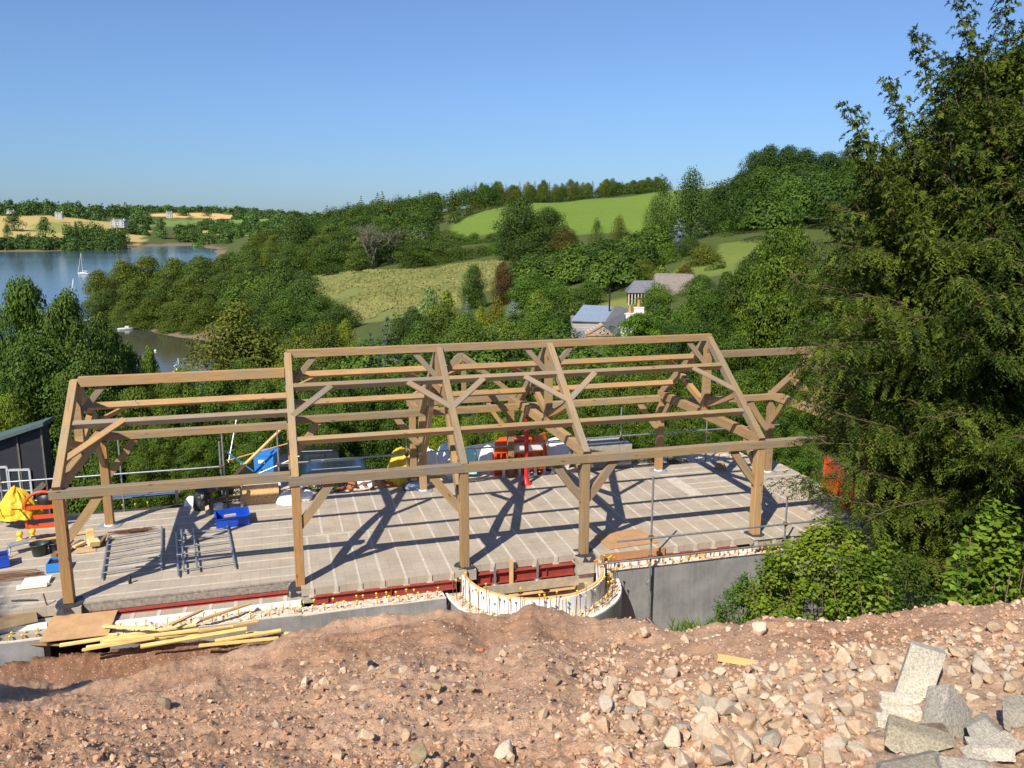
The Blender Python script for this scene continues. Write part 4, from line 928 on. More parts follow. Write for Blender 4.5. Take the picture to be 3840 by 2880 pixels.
PZ = 2.40; TZ = 2.535
def truss(a, w0, w1, zr, back=True, ridge_br=(), s=.19):
    wm = (w0+w1)/2
    beam('tie_beam', (a, w0-.02, TZ), (a, w1+.08, TZ), .17, .25, color=WARM)
    for sg, we in ((1, w0), (-1, w1)):
        beam('rafter', (a, we-sg*.06, TZ-.03), (a, wm-sg*.02, zr-.03), .165, .20, (0, -sg, 1))
        # strut from the foot of the king post to the rafter
        f = .44; wq = we + (wm-we)*f; zq = TZ-.03+(zr-TZ)*f-.06
        curved('strut', (a, wm-sg*.07, TZ+.30), (a, wq+sg*.05, zq), (0, 0, -.03), .14, .16, (1, 0, 0), WARM)
        # knee from post to tie
        curved('knee_brace', (a, we+sg*.07, 1.72), (a, we+sg*.66, TZ-.12), (0, sg*.015, -.015), .10, .16, (1, 0, 0))
    mb = MB(); k = .095
    poly = [(-k-.05, TZ+.12), (k+.05, TZ+.12), (k+.05, TZ+.30), (k, TZ+.52), (k, zr-.42), (k+.04, zr-.28), (k+.02, zr-.06), (-k-.02, zr-.06), (-k-.04, zr-.28), (-k, zr-.42), (-k, TZ+.52), (-k-.05, TZ+.30)]
    mb.prism([(-.09, y, z-3.5) for y, z in poly], (.18, 0, 0)); o = mb.build('king_post', OAK, frame, (a, wm+.005, 3.5), color=(1.05, 1, .92))
    for sg in ridge_br: beam('ridge_brace', (a+sg*.08, wm, zr-.72), (a+sg*.62, wm, zr-.09), .06, .14, (0, 0, 1), GREY)
def arch_truss(a, w0, w1, zr, ridge_br=()):
    wm = (w0+w1)/2; zc = 3.74
    for sg, we in ((1, w0), (-1, w1)):
        beam('rafter', (a, we-sg*.06, TZ-.10), (a, wm-sg*.02, zr-.03), .165, .21, (0, -sg, 1))
        pts = [(.06, 1.20), (.34, 1.42), (.78, 1.84), (1.18, 2.34), (1.50, 2.86), (1.74, 3.36), (1.90, 3.70)]; mb = MB(); vs = []; n = len(pts)
        for i, (dw, z) in enumerate(pts):
            p0 = Vector((0, *pts[max(0, i-1)])); p1 = Vector((0, *pts[min(n-1, i+1)])); t = (p1-p0).normalized(); nr = Vector((0, -t.z, t.y)); hw = .125 if 0 < i < n-1 else .10
            for da, db in ((-1, -1), (1, -1), (1, 1), (-1, 1)): q = Vector((da*.06, dw-1.0, z-2.5)) + nr*db*hw; vs.append((q.x, sg*q.y, q.z))
        mb.add(vs, [(i*4+q, i*4+(q+1) % 4, i*4+4+(q+1) % 4, i*4+4+q) for i in range(n-1) for q in range(4)] + [(3, 2, 1, 0), tuple((n-1)*4+k for k in range(4))])
        mb.build('arch_brace', OAK, frame, (a, we+sg*1.0, 2.5), color=(1.05, .98, .9))
    beam('collar_beam', (a, w0+1.62, zc), (a, w1-1.62, zc), .15, .22, color=WARM)
    beam('king_post', (a, wm, zc+.1), (a, wm, zr-.08), .19, .19, (0, 1, 0), (1.05, 1, .92))
    for sg in ridge_br: beam('ridge_brace', (a+sg*.08, wm, zr-.72), (a+sg*.62, wm, zr-.09), .06, .14, (0, 0, 1), GREY)
def post(a, w, z0=0.0, top=PZ-.10, s=.205, color=None):
    beam('post', (a, w, z0), (a, w, top), s, s, (0, 1, 0), color or WARM)
W0, W1L, W1M, W1R = .10, 5.03+.10, 5.72+.10, 4.68+.10
post(A[1], .45, 0.02, color=(1.2, 1.0, .78)); post(A[1], W1L, 0.0, color=(1.2, 1.0, .78))
for i, c in ((2, (1.2, .98, .76)), (3, (1.08, 1, .88)), (4, (1.1, 1, .86)), (5, (1.25, 1.1, .9)), (6, (1.15, 1.05, .9))): post(A[i], W0, -.02 if i == 2 else 0, s=.215 if i == 5 else .2, color=c)
for i in (2, 3, 5): post(A[i], W1M)
post(A[6], W1R)
truss(A[1], .45, W1L, 4.316, ridge_br=(1,))
arch_truss(A[2], W0, W1M, 4.722, ridge_br=(1,)); arch_truss(A[3], W0, W1M, 4.722, ridge_br=(-1, 1)); truss(A[4], W0, W1M, 4.722, ridge_br=(-1, 1)); truss(A[5], W0, W1M, 4.722, ridge_br=(-1,))
truss(A[6], W0, W1R, 4.335, ridge_br=(-1,))
# plates
beam('wall_plate', (-.16, .45, PZ), (A[2]-.10, .45, PZ), .20, .19, color=MIDG); beam('wall_plate', (-.12, W1L, PZ+.03), (A[2]-.10, W1L, PZ+.03), .20, .19)
for i, c in ((2, GREY), (3, MIDG), (4, MIDG), (5, MIDG)): beam('wall_plate', (A[i]+(-.14 if i == 2 else .0), W0-.03, PZ), (A[i+1]+(.14 if i == 5 else .0), W0-.03, PZ), .20, .20, color=c)
for i in (2, 3, 4): beam('wall_plate', (A[i], W1M, PZ), (A[i+1], W1M, PZ), .20, .19)
beam('wall_plate', (A[5]+.1, W1R, PZ+.08), (A[6]+.12, W1R, PZ+.08), .19, .18)
# ridges
beam('ridge_beam', (.10, (.45+W1L)/2-.02, 4.316), (A[2]-.1, (.45+W1L)/2-.02, 4.316), .15, .23, color=WARM)
wmM = (W0+W1M)/2
for i in (2, 3, 4): beam('ridge_beam', (A[i]+(-.02 if i == 2 else .0), wmM, 4.74), (A[i+1]+(.06 if i == 4 else .0), wmM, 4.74), .15, .19, color=WARM if i == 4 else (1.02, .98, .92))
beam('ridge_beam', (A[5]+.1, (W0+W1R)/2, 4.335), (A[6]+.1, (W0+W1R)/2, 4.335), .14, .19, color=MIDG)
# purlins
def purlin(i0, w0, wm, zr, t, sg, w1, color=None, z0=PZ, sec=(.13, .15)):
    we = w0 if sg > 0 else w1; w = we+(wm-we)*t; z = z0+(zr-z0)*t
    beam('purlin', (A[i0]+(.08), w, z), (A[i0+1]-.08, w, z), sec[0], sec[1], (0, -sg*.62, 1), color)
for i in (2, 3, 4):
    for t in (.292, .718):
        purlin(i, 0.02, wmM-.04, 4.722, t, 1, W1M, MIDG if t > .5 else (1.02, .98, .9)); purlin(i, 0, wmM-.04, 4.722, t, -1, W1M-.06, WARM)
wmL = (.45+W1L)/2
purlin(1, .38, wmL, 4.316, .59, 1, W1L, GREY); purlin(1, .38, wmL, 4.316, .59, -1, W1L, WARM)
# wind braces lying in the slope of the roof
def wind(i, sg, t0, t1, da, w0, wm, zr, w1, color=GREY, sides=(1, -1)):
    for s in sides:
        we = w0 if s > 0 else w1
        q = lambda t, lift: (we+(wm-we)*t - s*lift*.6, PZ+(zr-PZ)*t+lift*.78)
        p0, p1 = q(t0, .075), q(t1, .06)
        beam('wind_brace', (A[i]+sg*.02, *p0), (A[i]+sg*da, *p1), .15, .05, (0, -s*.62, .78), color if s > 0 else WARM)
for i, sg in ((2, 1), (3, -1), (3, 1), (4, -1), (4, 1), (5, -1)): wind(i, sg, .47, .70, .95, .02, wmM-.04, 4.722, W1M-.06)
wind(1, 1, .26, .60, 1.15, .38, wmL, 4.316, W1L, color=(1.1, .98, .84))
# braces from posts to plates
def pbrace(a, sg, w, l=.78, color=None, zt=PZ-.10): curved('post_brace', (a+sg*.04, w, 1.36), (a+sg*l, w, zt+.04), (sg*-.0+sg*.018, 0, -.018), .11, .185, (0, 1, 0), color)
for i, sgs, w in ((1, (1,), .45), (1, (1,), W1L), (2, (1,), W0), (2, (1,), W1M), (3, (-1,), W0), (3, (-1,), W1M), (4, (-1, 1), W0), (5, (-1,), W0), (5, (-1,), W1M), (6, (-1,), W1R), (6, (-1,), W0)):
    for sg in sgs: pbrace(A[i], sg, w, color=GREY if (i, w) == (4, W0) else None, zt=PZ-.10)
# little rear porch
pw_ = 6.56
for a in (8.30, 11.38): post(a, pw_, -.03, 2.52, .19)
beam('porch_tie', (8.15, pw_, 2.55), (11.5, pw_, 2.55), .16, .2)
for sg, a in ((1, 8.30), (-1, 11.38)):
    beam('porch_rafter', (a-sg*.15, pw_, 2.58), (9.9, pw_, 3.88), .15, .17, (0, 1, 0)); curved('porch_brace', (a+sg*.05, pw_, 1.5), (a+sg*.75, pw_, 2.46), (sg*.05, 0, -.05), .10, .13, (0, 1, 0), WARM)
    beam('porch_plate', (a, W1M, 2.50), (a, pw_+.1, 2.50), .16, .18, color=WARM)
beam('porch_post', (9.9, pw_, 2.65), (9.9, pw_, 3.82), .14, .14, (0, 1, 0)); beam('porch_ridge', (9.9, 4.45, 3.86), (9.9, pw_+.12, 3.86), .13, .16)

# pads that carry the posts
def pad(a, w, z, s, label, wrap=True, h=.22):
    root = thing('post_pad', label, 'post base', bw(a, w, z), YAW)
    mb = MB(); mb.box((0, 0, -h/2-.02), (s, s, h)); mb.build('block', [CONC], root)
    if wrap:
        w_ = MB(); n = 14
        rng = random.Random(int(a*100)); ring = []
        for k in range(n): 
            an = k/n*6.283; r = s*.52*(1+.12*rng.uniform(-1, 1)); ring.append((r*math.cos(an)/max(abs(math.cos(an)), abs(math.sin(an)))**.7, r*math.sin(an)/max(abs(math.cos(an)), abs(math.sin(an)))**.7))
        top = [(x*.97, y*.97, rng.uniform(-.005, .02)) for x, y in ring]; bot = [(x*1.04, y*1.04, -.12+rng.uniform(-.05, .02)) for x, y in ring]
        w_.add(top+bot, [tuple(range(n))]+[(k, n+k, n+(k+1) % n, (k+1) % n) for k in range(n)]); w_.build('membrane_wrap', [BLACK], root, color=(2.2, 2.2, 2.4))
    return root
pad(A[1], .45, .0, .52, 'black wrapped pad under the first front post, beside the plywood sheet', h=.26); pad(A[2], W0-.03, -.03, .50, 'black wrapped pad under the second front post', h=.3)
pad(A[3], W0, -.005, .46, 'crumpled silver black wrapped pad at the near corner of the stair tower', h=.25); pad(A[4], W0, -.005, .50, 'black wrapped pad on a grey concrete pier at the far side of the stair tower', h=.42)
pad(A[5], W0, 0.01, .46, 'black wrapped pad under the stout post at the tall end', h=.2)
for a, w, lab in ((A[1], W1L, 'round grey collar under the rear post of the low wing'), (A[3], W1M, 'grey collar under the rear post next to the yellow sack'), (A[5], W1M, 'white and grey collar under the rear post at the tall end'), (A[6], W1R, 'dark collar under the rear corner post near the yew'), (A[6], W0, 'grey pad under the corner post in front of the yew')):
    root = thing('post_collar', lab, 'post base', bw(a, w, .006), YAW); mb = MB(); mb.lathe([(.30, 0), (.29, .012), (.22, .02), (.16, .022)], 16); mb.build('sheet', [MEMB], root); mb = MB(); mb.lathe([(.15, .022), (.145, .05)], 10); mb.build('collar', [WHITE], root)

# ------------------------------------------------------------------ insulated walls
def icf(label, a0, a1, wi, wo, zi, zc, zo, zb, inner_th=.06):
    root = thing('insulated_wall', label, 'wall', bw(a0, 0, 0), YAW); L = a1-a0; rng = np.random.default_rng(int(abs(a0*10)+50))
    mb = MB(); mb.box((L/2, wi-inner_th/2, (zi+zb)/2), (L, inner_th, zi-zb)); mb.build('inner_leaf', [FOAM], root)
    n = int(L/.045); m = 9; xs = np.linspace(0, L, n); ws = np.linspace(wi-inner_th, wo+.055, m); X, Wd = np.meshgrid(xs, ws)
    Z = zc + .03*fbm(X*5+a0, Wd*5, 3, 4) + .012*vnoise(X*25, Wd*25); V = np.stack([X, Wd, Z], -1).reshape(-1, 3); ix = np.arange(n*m).reshape(m, n)
    F = np.stack([ix[:-1, :-1], ix[:-1, 1:], ix[1:, 1:], ix[1:, :-1]], -1).reshape(-1, 4)
    obj('core', np_mesh('icf_core', V, F, [CORE]), root)
    mb = MB(); k = int(L/.3)
    for i in range(k):
        mb.box(((i+.5)*L/k, wo+.02, (zo+zb)/2+rng.uniform(-.02, .014)), (L/k-.002, .036, zo-zb))
    mb.build('outer_leaf', [FOAM], root, color=(.88, .80, .68))
    n2 = int(L/.06); hs = 26; xs = np.linspace(0, L, n2); hz = np.linspace(zo-.02, zb, hs); X, Z = np.meshgrid(xs, hz)
    Wd = wo-.012 + .010*vnoise(X*2, Z*3) + .006*np.sin(X*2*math.pi/.12) ; V = np.stack([X, Wd, Z+.012*vnoise(X*1.3, X*0)*(Z > zo-.05)], -1).reshape(-1, 3); ix = np.arange(n2*hs).reshape(hs, n2)
    F = np.stack([ix[:-1, :-1], ix[1:, :-1], ix[1:, 1:], ix[:-1, 1:]], -1).reshape(-1, 4); obj('membrane', np_mesh('wall_membrane', V, F, [MEMB], smooth=True), root)
    return root
icf('low insulated wall with a broad white foam leaf behind the timber pile', .95, 4.72, -.20, -.80, -.235, -.31, -.29, -1.7, .13)
icf('low insulated wall with yellow capped bars under the red steel beam', 4.72, 7.85, -.33, -.80, -.36, -.33, -.31, -1.7)
icf('insulated wall faced with grey dimpled membrane rising above the grass beside the stair tower', 11.95, 20.8, -.12, -.50, -.24, -.32, -.29, -2.6)
icf('short end of insulated wall with blue foam beside the plywood sheet', -6.0, -.32, -.08, -.52, -.14, -.32, -.27, -1.4)

def ring_wall():
    cx, cy = 10.03, -.25; root = thing('stair_tower_wall', 'round white foam wall of the stair tower with tall yellow capped bars', 'wall', bw(cx, cy, 0), YAW)
    n = 48
    def arc(r0, r1, zt, zb, name, mat, wob=0, color=None, a0=178, a1=362):
        vs = []; fs = []
        for i in range(n+1):
            an = R(a0+(a1-a0)*i/n); dz = wob*math.sin(i*1.7)*.5 + wob*math.sin(i*.61)
            for r, z in ((r0, zb), (r1, zb), (r1, zt+dz), (r0, zt+dz)): vs.append((r*math.cos(an), r*math.sin(an), z))
        for i in range(n):
            for q in range(4): fs.append((i*4+q, i*4+(q+1) % 4, i*4+4+(q+1) % 4, i*4+4+q))
        fs += [(0, 1, 2, 3), tuple(n*4+k for k in (3, 2, 1, 0))]
        mb = MB(); mb.add(vs, fs); return mb.build(name, [mat], root, color=color)
    arc(1.63, 1.70, -.10, -2.2, 'inner_leaf', FOAM, .004); arc(1.60, 1.665, -.075, -.12, 'timber_strip', PLY, .004, (1.35, 1.25, 1.1))
    arc(1.70, 2.03, -.52, -2.2, 'core', CORE, .02); arc(2.03, 2.085, -.49, -2.2, 'outer_leaf', FOAM, .01, (1, .97, .9)); arc(2.087, 2.10, -.51, -2.6, 'membrane', MEMB, .008)
    d = MB(); d.lathe([(1.6, -.98), (1.6, -.94)], 40); d.build('deck_sheet', [PLY], root, color=(1.25, 1.2, 1.15))
    return cx, cy
cx_, cy_ = ring_wall()
mb = MB(); mb.box((0, 0, 0), (2.35, .05, .22)); bobj('timber_board', mb, [GREYW], 'wide weathered board standing across the stair tower opening', 'board', 10.0, -.28, -.52)
mb = MB(); mb.box((0, 0, 0), (.09, .04, .62)); bobj('timber_peg', mb, [PINE], 'upright pine batten clamped to the red beam over the stairwell', 'batten', 9.55, -.10, -.18, color=(.9, .85, .9))
for a, lab in ((9.15, 'grey clamp hanging on the red beam near the silver wrapped pad'), (10.2, 'grey clamp with a wing nut on the red beam near the concrete pier')):
    root = thing('beam_clamp', lab, 'clamp', bw(a, -.10, -.2), YAW); mb = MB(); mb.box((0, 0, -.04), (.05, .03, .42)); mb.build('bar', [STEEL], root); mb = MB(); mb.lathe([(.03, 0), (.085, .02), (.09, .05), (.03, .07)], 8, (0, -.02, -.3)); mb.build('wing_nut', [STEEL], root)
mb = MB(); mb.box((0, .3, -.75), (.42, .42, 1.1)); bobj('concrete_pier', mb, [CONC], 'pale grey concrete pier under the black wrapped pad of the stair tower', 'pier', 11.45, -.12, -.16)

# ------------------------------------------------------------------ starter bars
def bar_kind(h, cap=True):
    mb = MB(); mb.tube([(0, 0, -.15), (0, 0, h)], .0075, 6); bm_ = mb.mesh('starter_bar_mesh', [RUST])
    mb = MB(); mb.lathe([(.011, -.05), (.013, -.012), (.026, -.008), (.027, .003), (.017, .012)], 10); return bm_, mb.mesh('bar_cap_mesh', [YCAP])
BK = {h: bar_kind(h) for h in (.12, .20, .52, .55, .65)}
def starter(a, w, z, h, label, group, color=G0, ccol=G0, tilt=.06):
    b, c = BK[h]; o = obj('starter_bar', b, None, bw(a, w, z)); o.rotation_euler = (rnd.gauss(0, tilt), rnd.gauss(0, tilt), rnd.uniform(0, 6)); tag(o, label, 'steel bar', group); o.scale = (1, 1, rnd.uniform(.85, 1.15))
    k = obj('cap', c, o, (0, 0, h)); k.color = (*ccol, 1); return o
ga = 'capped bars along the low foam wall'
for k in range(30):
    for w in (-.46, -.68):
        if rnd.random() < .9: starter(1.15+k*.225+rnd.uniform(-.05, .05), w+rnd.uniform(-.03, .03), -.30, .12, 'short steel bar with a yellow cap in the top of the low foam wall', ga, ccol=(1, 1.1, 1))
for k in range(20):
    for w in (-.24, -.37): starter(12.25+k*.225+rnd.uniform(-.05, .05), w+rnd.uniform(-.02, .02), -.32, .12, 'short bar with an orange yellow cap in the top of the membrane clad wall', 'capped bars along the membrane clad wall', ccol=(1, .72, 1))
for k in range(7):
    for w in (-.26, -.40): starter(-1.9+k*.24, w, -.32, .12, 'bar with a yellow cap in the short wall with blue foam', 'capped bars in the short blue foam wall')
for k in range(44):
    an = R(183+k*4.1); r = 1.80 if k % 2 else 1.94; q = k % 3 == 0
    starter(cx_+r*math.cos(an), cy_+r*math.sin(an), -.52, .65 if q else .52, 'tall rusty bar with a yellow cap in the round stair tower wall', 'tall capped bars of the stair tower', tilt=.03)
for k in range(24):
    an = R(190+k*7.0); starter(cx_+1.86*math.cos(an), cy_+1.86*math.sin(an), -.52, .12, 'short bar with a yellow cap low in the round stair tower wall', 'short capped bars of the stair tower')
for k in range(5): starter(11.5+k*.13, -.35-rnd.uniform(0, .3), -.5, .55, 'tall bare rusty bar bunched where the round wall meets the straight wall', 'bars where the round wall meets the straight wall', ccol=(.9, .5, .5), tilt=.08)
for k in range(9): starter(-.2+k*.33, 6.28, -.02, .20, 'bar with a yellow cap along the rear edge of the low wing floor', 'capped bars on the rear edge of the low wing')
for k in range(14): starter(15.2+k*.3+rnd.uniform(-.08, .08), 6.6, -.05, .20, 'yellow capped bar along the rear edge behind the tall end', 'capped bars on the rear edge of the tall end')
for k in range(7): starter(3.45+k*.17, 5.9, 0, .20, 'dark bar with a round head in front of the strand board', 'bars in front of the strand board', ccol=(.1, .05, .06))

# ------------------------------------------------------------------ soil bank
SB = [  # picture bearing, crest distance, crest height seen at, ground behind
    (-700, 8.0, 1500, [(14, -.60), (16.5, -.55)]), (-300, 7.6, 1496, [(13.8, -.60), (16.3, -.55)]), (0, 7.4, 1482, [(13.2, -.62), (15.9, -.52)]), (200, 7.4, 1475, [(13.2, -.62), (15.9, -.52)]), (330, 7.5, 1458, [(13.3, -.62), (15.9, -.5)]),
    (460, 7.7, 1432, [(13.4, -.62), (16, -.52)]), (560, 7.9, 1405, [(13.4, -.62), (16, -.6)]), (640, 8.1, 1372, [(13, -.75), (16, -.75)]), (740, 8.1, 1348, [(13, -.9), (16, -.9)]), (860, 8.1, 1333, [(13, -1.2), (16, -1.2)]), (960, 8.0, 1324, [(13, -1.4), (16, -1.4)]),
    (1040, 7.9, 1346, [(12.6, -1.7), (16, -1.8)]), (1085, 7.9, 1336, [(12.6, -1.7), (16, -1.9)]), (1150, 7.8, 1318, [(12.4, -1.9), (16, -2)]), (1210, 7.6, 1334, [(12.2, -1.9), (16, -2)]), (1250, 7.5, 1347, [(12, -2), (16, -2)]), (1420, 7.2, 1363, [(12, -2), (16, -2)]),
    (1620, 6.9, 1360, [(12, -2), (16, -2)]), (1780, 6.7, 1350, [(12, -2), (16, -2)]), (1900, 6.55, 1327, [(11.5, -2.1), (16, -2)]), (2050, 6.4, 1304, [(11.5, -2.1), (16, -2)]), (2212, 6.3, 1298, [(11.5, -2.1), (16, -2)]), (2500, 6.2, 1294, [(11.5, -2.1), (16, -2)]), (3000, 6.2, 1290, [(11.5, -2.1), (16, -2)])]
_sbt = []; _sby = np.array([.3, 3.05, 1.0, 0])   # filled below
_prof = []
for px, Yc, cy, tail in SB:
    zc = at(px, cy, Yc).z; zb = 8-3.05*.706
    ys = [.3, 3.05, Yc-.25, Yc+.25, Yc+1.3] + [q[0] for q in tail] + [22]; zs = [6.9, zb, zc-.01+(zb-zc)/(Yc-3.05)*.25*.8, zc-.06, zc-.75] + [q[1] for q in tail] + [tail[-1][1]-.3]
    _sbt.append(tpx(px, 1350)); _prof.append((ys, zs))
_yy = np.exp(np.linspace(math.log(.5), math.log(18.5), 430))
_tab = np.array([np.interp(_yy, ys, zs) for ys, zs in _prof]); _sbt = np.array(_sbt)
def soil_base(t, Y):
    t = np.asarray(t, float).ravel(); Y = np.asarray(Y, float).ravel()
    fi = np.interp(t, _sbt, np.arange(len(_sbt))); i0 = np.clip(np.floor(fi).astype(int), 0, len(_sbt)-2); f = fi-i0; f = f*f*(3-2*f)
    fj = np.interp(Y, _yy, np.arange(len(_yy))); j0 = np.clip(np.floor(fj).astype(int), 0, len(_yy)-2); g = fj-j0
    a = _tab[i0, j0]*(1-g)+_tab[i0, j0+1]*g; b = _tab[i0+1, j0]*(1-g)+_tab[i0+1, j0+1]*g
    return a*(1-f)+b*f-.075
def soil_rough(X, Y):
    r = .060*fbm(X*.9, Y*.9, 2, 31) + .045*fbm(X*2.6, Y*2.6, 2, 7)
    l = vnoise(X*7, Y*7, seed=2); r = r + .042*(1-np.abs(l))*np.clip(.6+vnoise(X*1.4, Y*1.4, seed=12), 0, 1)
    l2 = vnoise(X*17, Y*17, seed=5); r = r + .024*(1-np.abs(l2)) + .016*np.abs(vnoise(X*38, Y*38, seed=6))
    return r
def mat_soil():
    m, nt = newmat('red brown soil'); t = NT(nt); c = t.coords(); a = t.n('ShaderNodeAttribute', attribute_name='tint')
    n1 = t.noise(c, 5, 6, .75); n2 = t.noise(c, 34, 5, .75); n3 = t.noise(c, 110, 3, .7)
    cc = t.mix(1.0, a.outputs['Color'], t.ramp(n1, [(.3, (.72, .68, .64)), (.5, (1, 1, 1)), (.72, (1.22, 1.22, 1.2))]), 'MULTIPLY')
    cc = t.mix(1.0, cc, t.ramp(n2, [(.3, (.62, .58, .55)), (.5, (1, 1, 1)), (.7, (1.15, 1.15, 1.15))]), 'MULTIPLY')
    vo = t.n('ShaderNodeTexVoronoi'); vo.inputs['Scale'].default_value = 26; t.l(c, vo.inputs['Vector'])
    gr = t.n('ShaderNodeSeparateColor'); t.l(vo.outputs['Color'], gr.inputs[0])
    sp = t.math('MULTIPLY', t.ramp(gr.outputs[0], [(.80, (0, 0, 0)), (.84, (1, 1, 1))]), t.ramp(vo.outputs['Distance'], [(.28, (1, 1, 1)), (.42, (0, 0, 0))]))
    cc = t.mix(sp, cc, t.ramp(gr.outputs[1], [(0, (.50, .36, .25)), (1, (.66, .56, .44))]))     # grit
    h = t.math('ADD', t.math('ADD', n2, t.math('MULTIPLY', n3, .5)), t.math('MULTIPLY', sp, .5))
    t.out(cc, .96, h, .9, .018, 0, .1); return m
SOIL = mat_soil()
def soil():
    ts = np.linspace(-.80, .98, 620); T, Yg = np.meshgrid(ts, _yy); X = T*Yg
    z = soil_base(T, Yg).reshape(T.shape) + soil_rough(X, Yg)*np.clip((19-Yg)/3, 0, 1)
    # keep the soil out from under the floor
    w = -SY*(X-OX)+CY*(Yg-OY); aa = CY*(X-OX)+SY*(Yg-OY); z = np.where(w > -.75, np.minimum(z, -1.5), z)
    rr = np.hypot(aa-10.03, w+.25); z = np.where(rr < 2.0, np.minimum(z, -1.5), z)
    V = np.stack([X, Yg, z], -1).reshape(-1, 3); n, m = T.shape; ix = np.arange(n*m).reshape(n, m)
    F = np.stack([ix[:-1, :-1], ix[:-1, 1:], ix[1:, 1:], ix[1:, :-1]], -1).reshape(-1, 4)
    k = np.clip(.5+.5*fbm(X*.7, Yg*.7, 3, 21), 0, 1)[..., None]; C = np.array([.42, .245, .15])*(1-k)+np.array([.55, .365, .25])*k
    rub = np.clip((T-.12)/.2, 0, 1)[..., None]*np.clip((6.2-Yg)/1.2, 0, 1)[..., None]; C = C*(1-rub*.7)+np.array([.54, .39, .275])*rub*.7
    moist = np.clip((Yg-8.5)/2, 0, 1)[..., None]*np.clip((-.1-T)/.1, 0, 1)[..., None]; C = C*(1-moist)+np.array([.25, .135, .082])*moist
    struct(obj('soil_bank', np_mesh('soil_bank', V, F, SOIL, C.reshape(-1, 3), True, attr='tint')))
soil()
def soil_z(x, y):
    return float(soil_base([x/y], [y])[0] + soil_rough(np.array([x]), np.array([y]))[0])

def soilhit(px, py):
    r = ray(px*1.73599, py*1.73599); Y = np.linspace(2.2, 16, 1400); X = Y*r.x/r.y; z = soil_base(X/Y, Y)+soil_rough(X, Y); zr = 8+Y*r.z/r.y
    k = np.argmax(zr < z); return Vector((X[k], Y[k], z[k])), r

# ------------------------------------------------------------------ stones
def mat_stone():
    m, nt = newmat('limestone'); t = NT(nt); c = t.coords(); oi = t.n('ShaderNodeObjectInfo')
    va = t.n('ShaderNodeVectorMath', operation='ADD'); t.l(c, va.inputs[0]); cb = t.n('ShaderNodeCombineXYZ'); t.l(t.math('MULTIPLY', oi.outputs['Random'], 30), cb.inputs[0]); t.l(cb.outputs[0], va.inputs[1]); v = va.outputs[0]
    n = t.noise(v, 9, 6, .7); n2 = t.noise(v, 2.2, 3, .6)
    cc = t.ramp(n, [(.3, (.37, .30, .225)), (.52, (.51, .435, .345)), (.75, (.61, .555, .475))])
    cc = t.mix(t.ramp(n2, [(.5, (0, 0, 0)), (.7, (.7, .7, .7))]), cc, (.45, .30, .205))      # soil dust
    cc = t.mix(1.0, cc, oi.outputs['Color'], 'MULTIPLY'); t.out(cc, .92, n, .5, .02, 0, .15); return m
STONE = mat_stone()
def rock_verts(rng, flat=.7):
    bm = bmesh.new()
    for i in range(19):
        d = Vector([rng.gauss(0, 1) for _ in range(3)]).normalized()*rng.uniform(.72, 1.0); bm.verts.new((d.x*rng.uniform(.85, 1.1), d.y*.78, d.z*flat*1.15))
    r = bmesh.ops.convex_hull(bm, input=bm.verts); bmesh.ops.delete(bm, geom=[g for g in r['geom_interior'] if isinstance(g, bmesh.types.BMVert)], context='VERTS')
    bmesh.ops.bevel(bm, geom=bm.edges[:], offset=.05, segments=1, affect='EDGES', clamp_overlap=True)
    bmesh.ops.triangulate(bm, faces=bm.faces[:]); me = bpy.data.meshes.new('stone_mesh'); bm.to_mesh(me); bm.free(); me.materials.append(STONE); return me
ROCKS = [rock_verts(random.Random(i), .5+.4*random.Random(i+50).random()) for i in range(12)]
def stone(x, y, s, label, group, color, sink=.42, me=None):
    o = obj('stone', me or ROCKS[rnd.randrange(12)], None, (x, y, soil_z(x, y)+s*sink)); o.scale = (s, s*rnd.uniform(.75, 1.1), s*rnd.uniform(.7, 1.1))
    o.rotation_euler = (rnd.gauss(0, .35), rnd.gauss(0, .35), rnd.uniform(0, 6.28)); o.color = (*color, 1); return tag(o, label, 'stone', group)
def scol(): 
    c = rnd.choice([(1, .95, .88), (1.08, 1.02, .95), (.92, .80, .68), (1.0, .86, .74), (1.12, 1.08, 1.04), (.85, .85, .85), (.95, .82, .72)]); j = rnd.uniform(.88, 1.08); return tuple(min(1.25, v*j) for v in c)
cnt = 0; placed = []
while cnt < 235:
    px = rnd.uniform(1300, 2260); Y = rnd.uniform(2.75, 5.7)
    if px < 1520 and rnd.random() < .55: continue
    if Y > 4.9 and rnd.random() < .5: continue
    if px > 1880 and Y < 4.3 and (px < 2060 or Y < 3.7): continue
    t = tpx(px, 1500); x = t*Y; s = rnd.choice([.035, .045, .055, .06, .07, .08])*rnd.uniform(.8, 1.15)*(1 if Y < 5 else .9)
    if any((x-a)**2+(Y-b)**2 < ((s+c)*.66)**2 for a, b, c in placed): 
        if rnd.random() < .85: continue
    placed.append((x, Y, s)); stone(x, Y, s, 'pale angular limestone chunk in the rubble spread around the concrete blocks', 'limestone rubble around the concrete blocks', scol()); cnt += 1
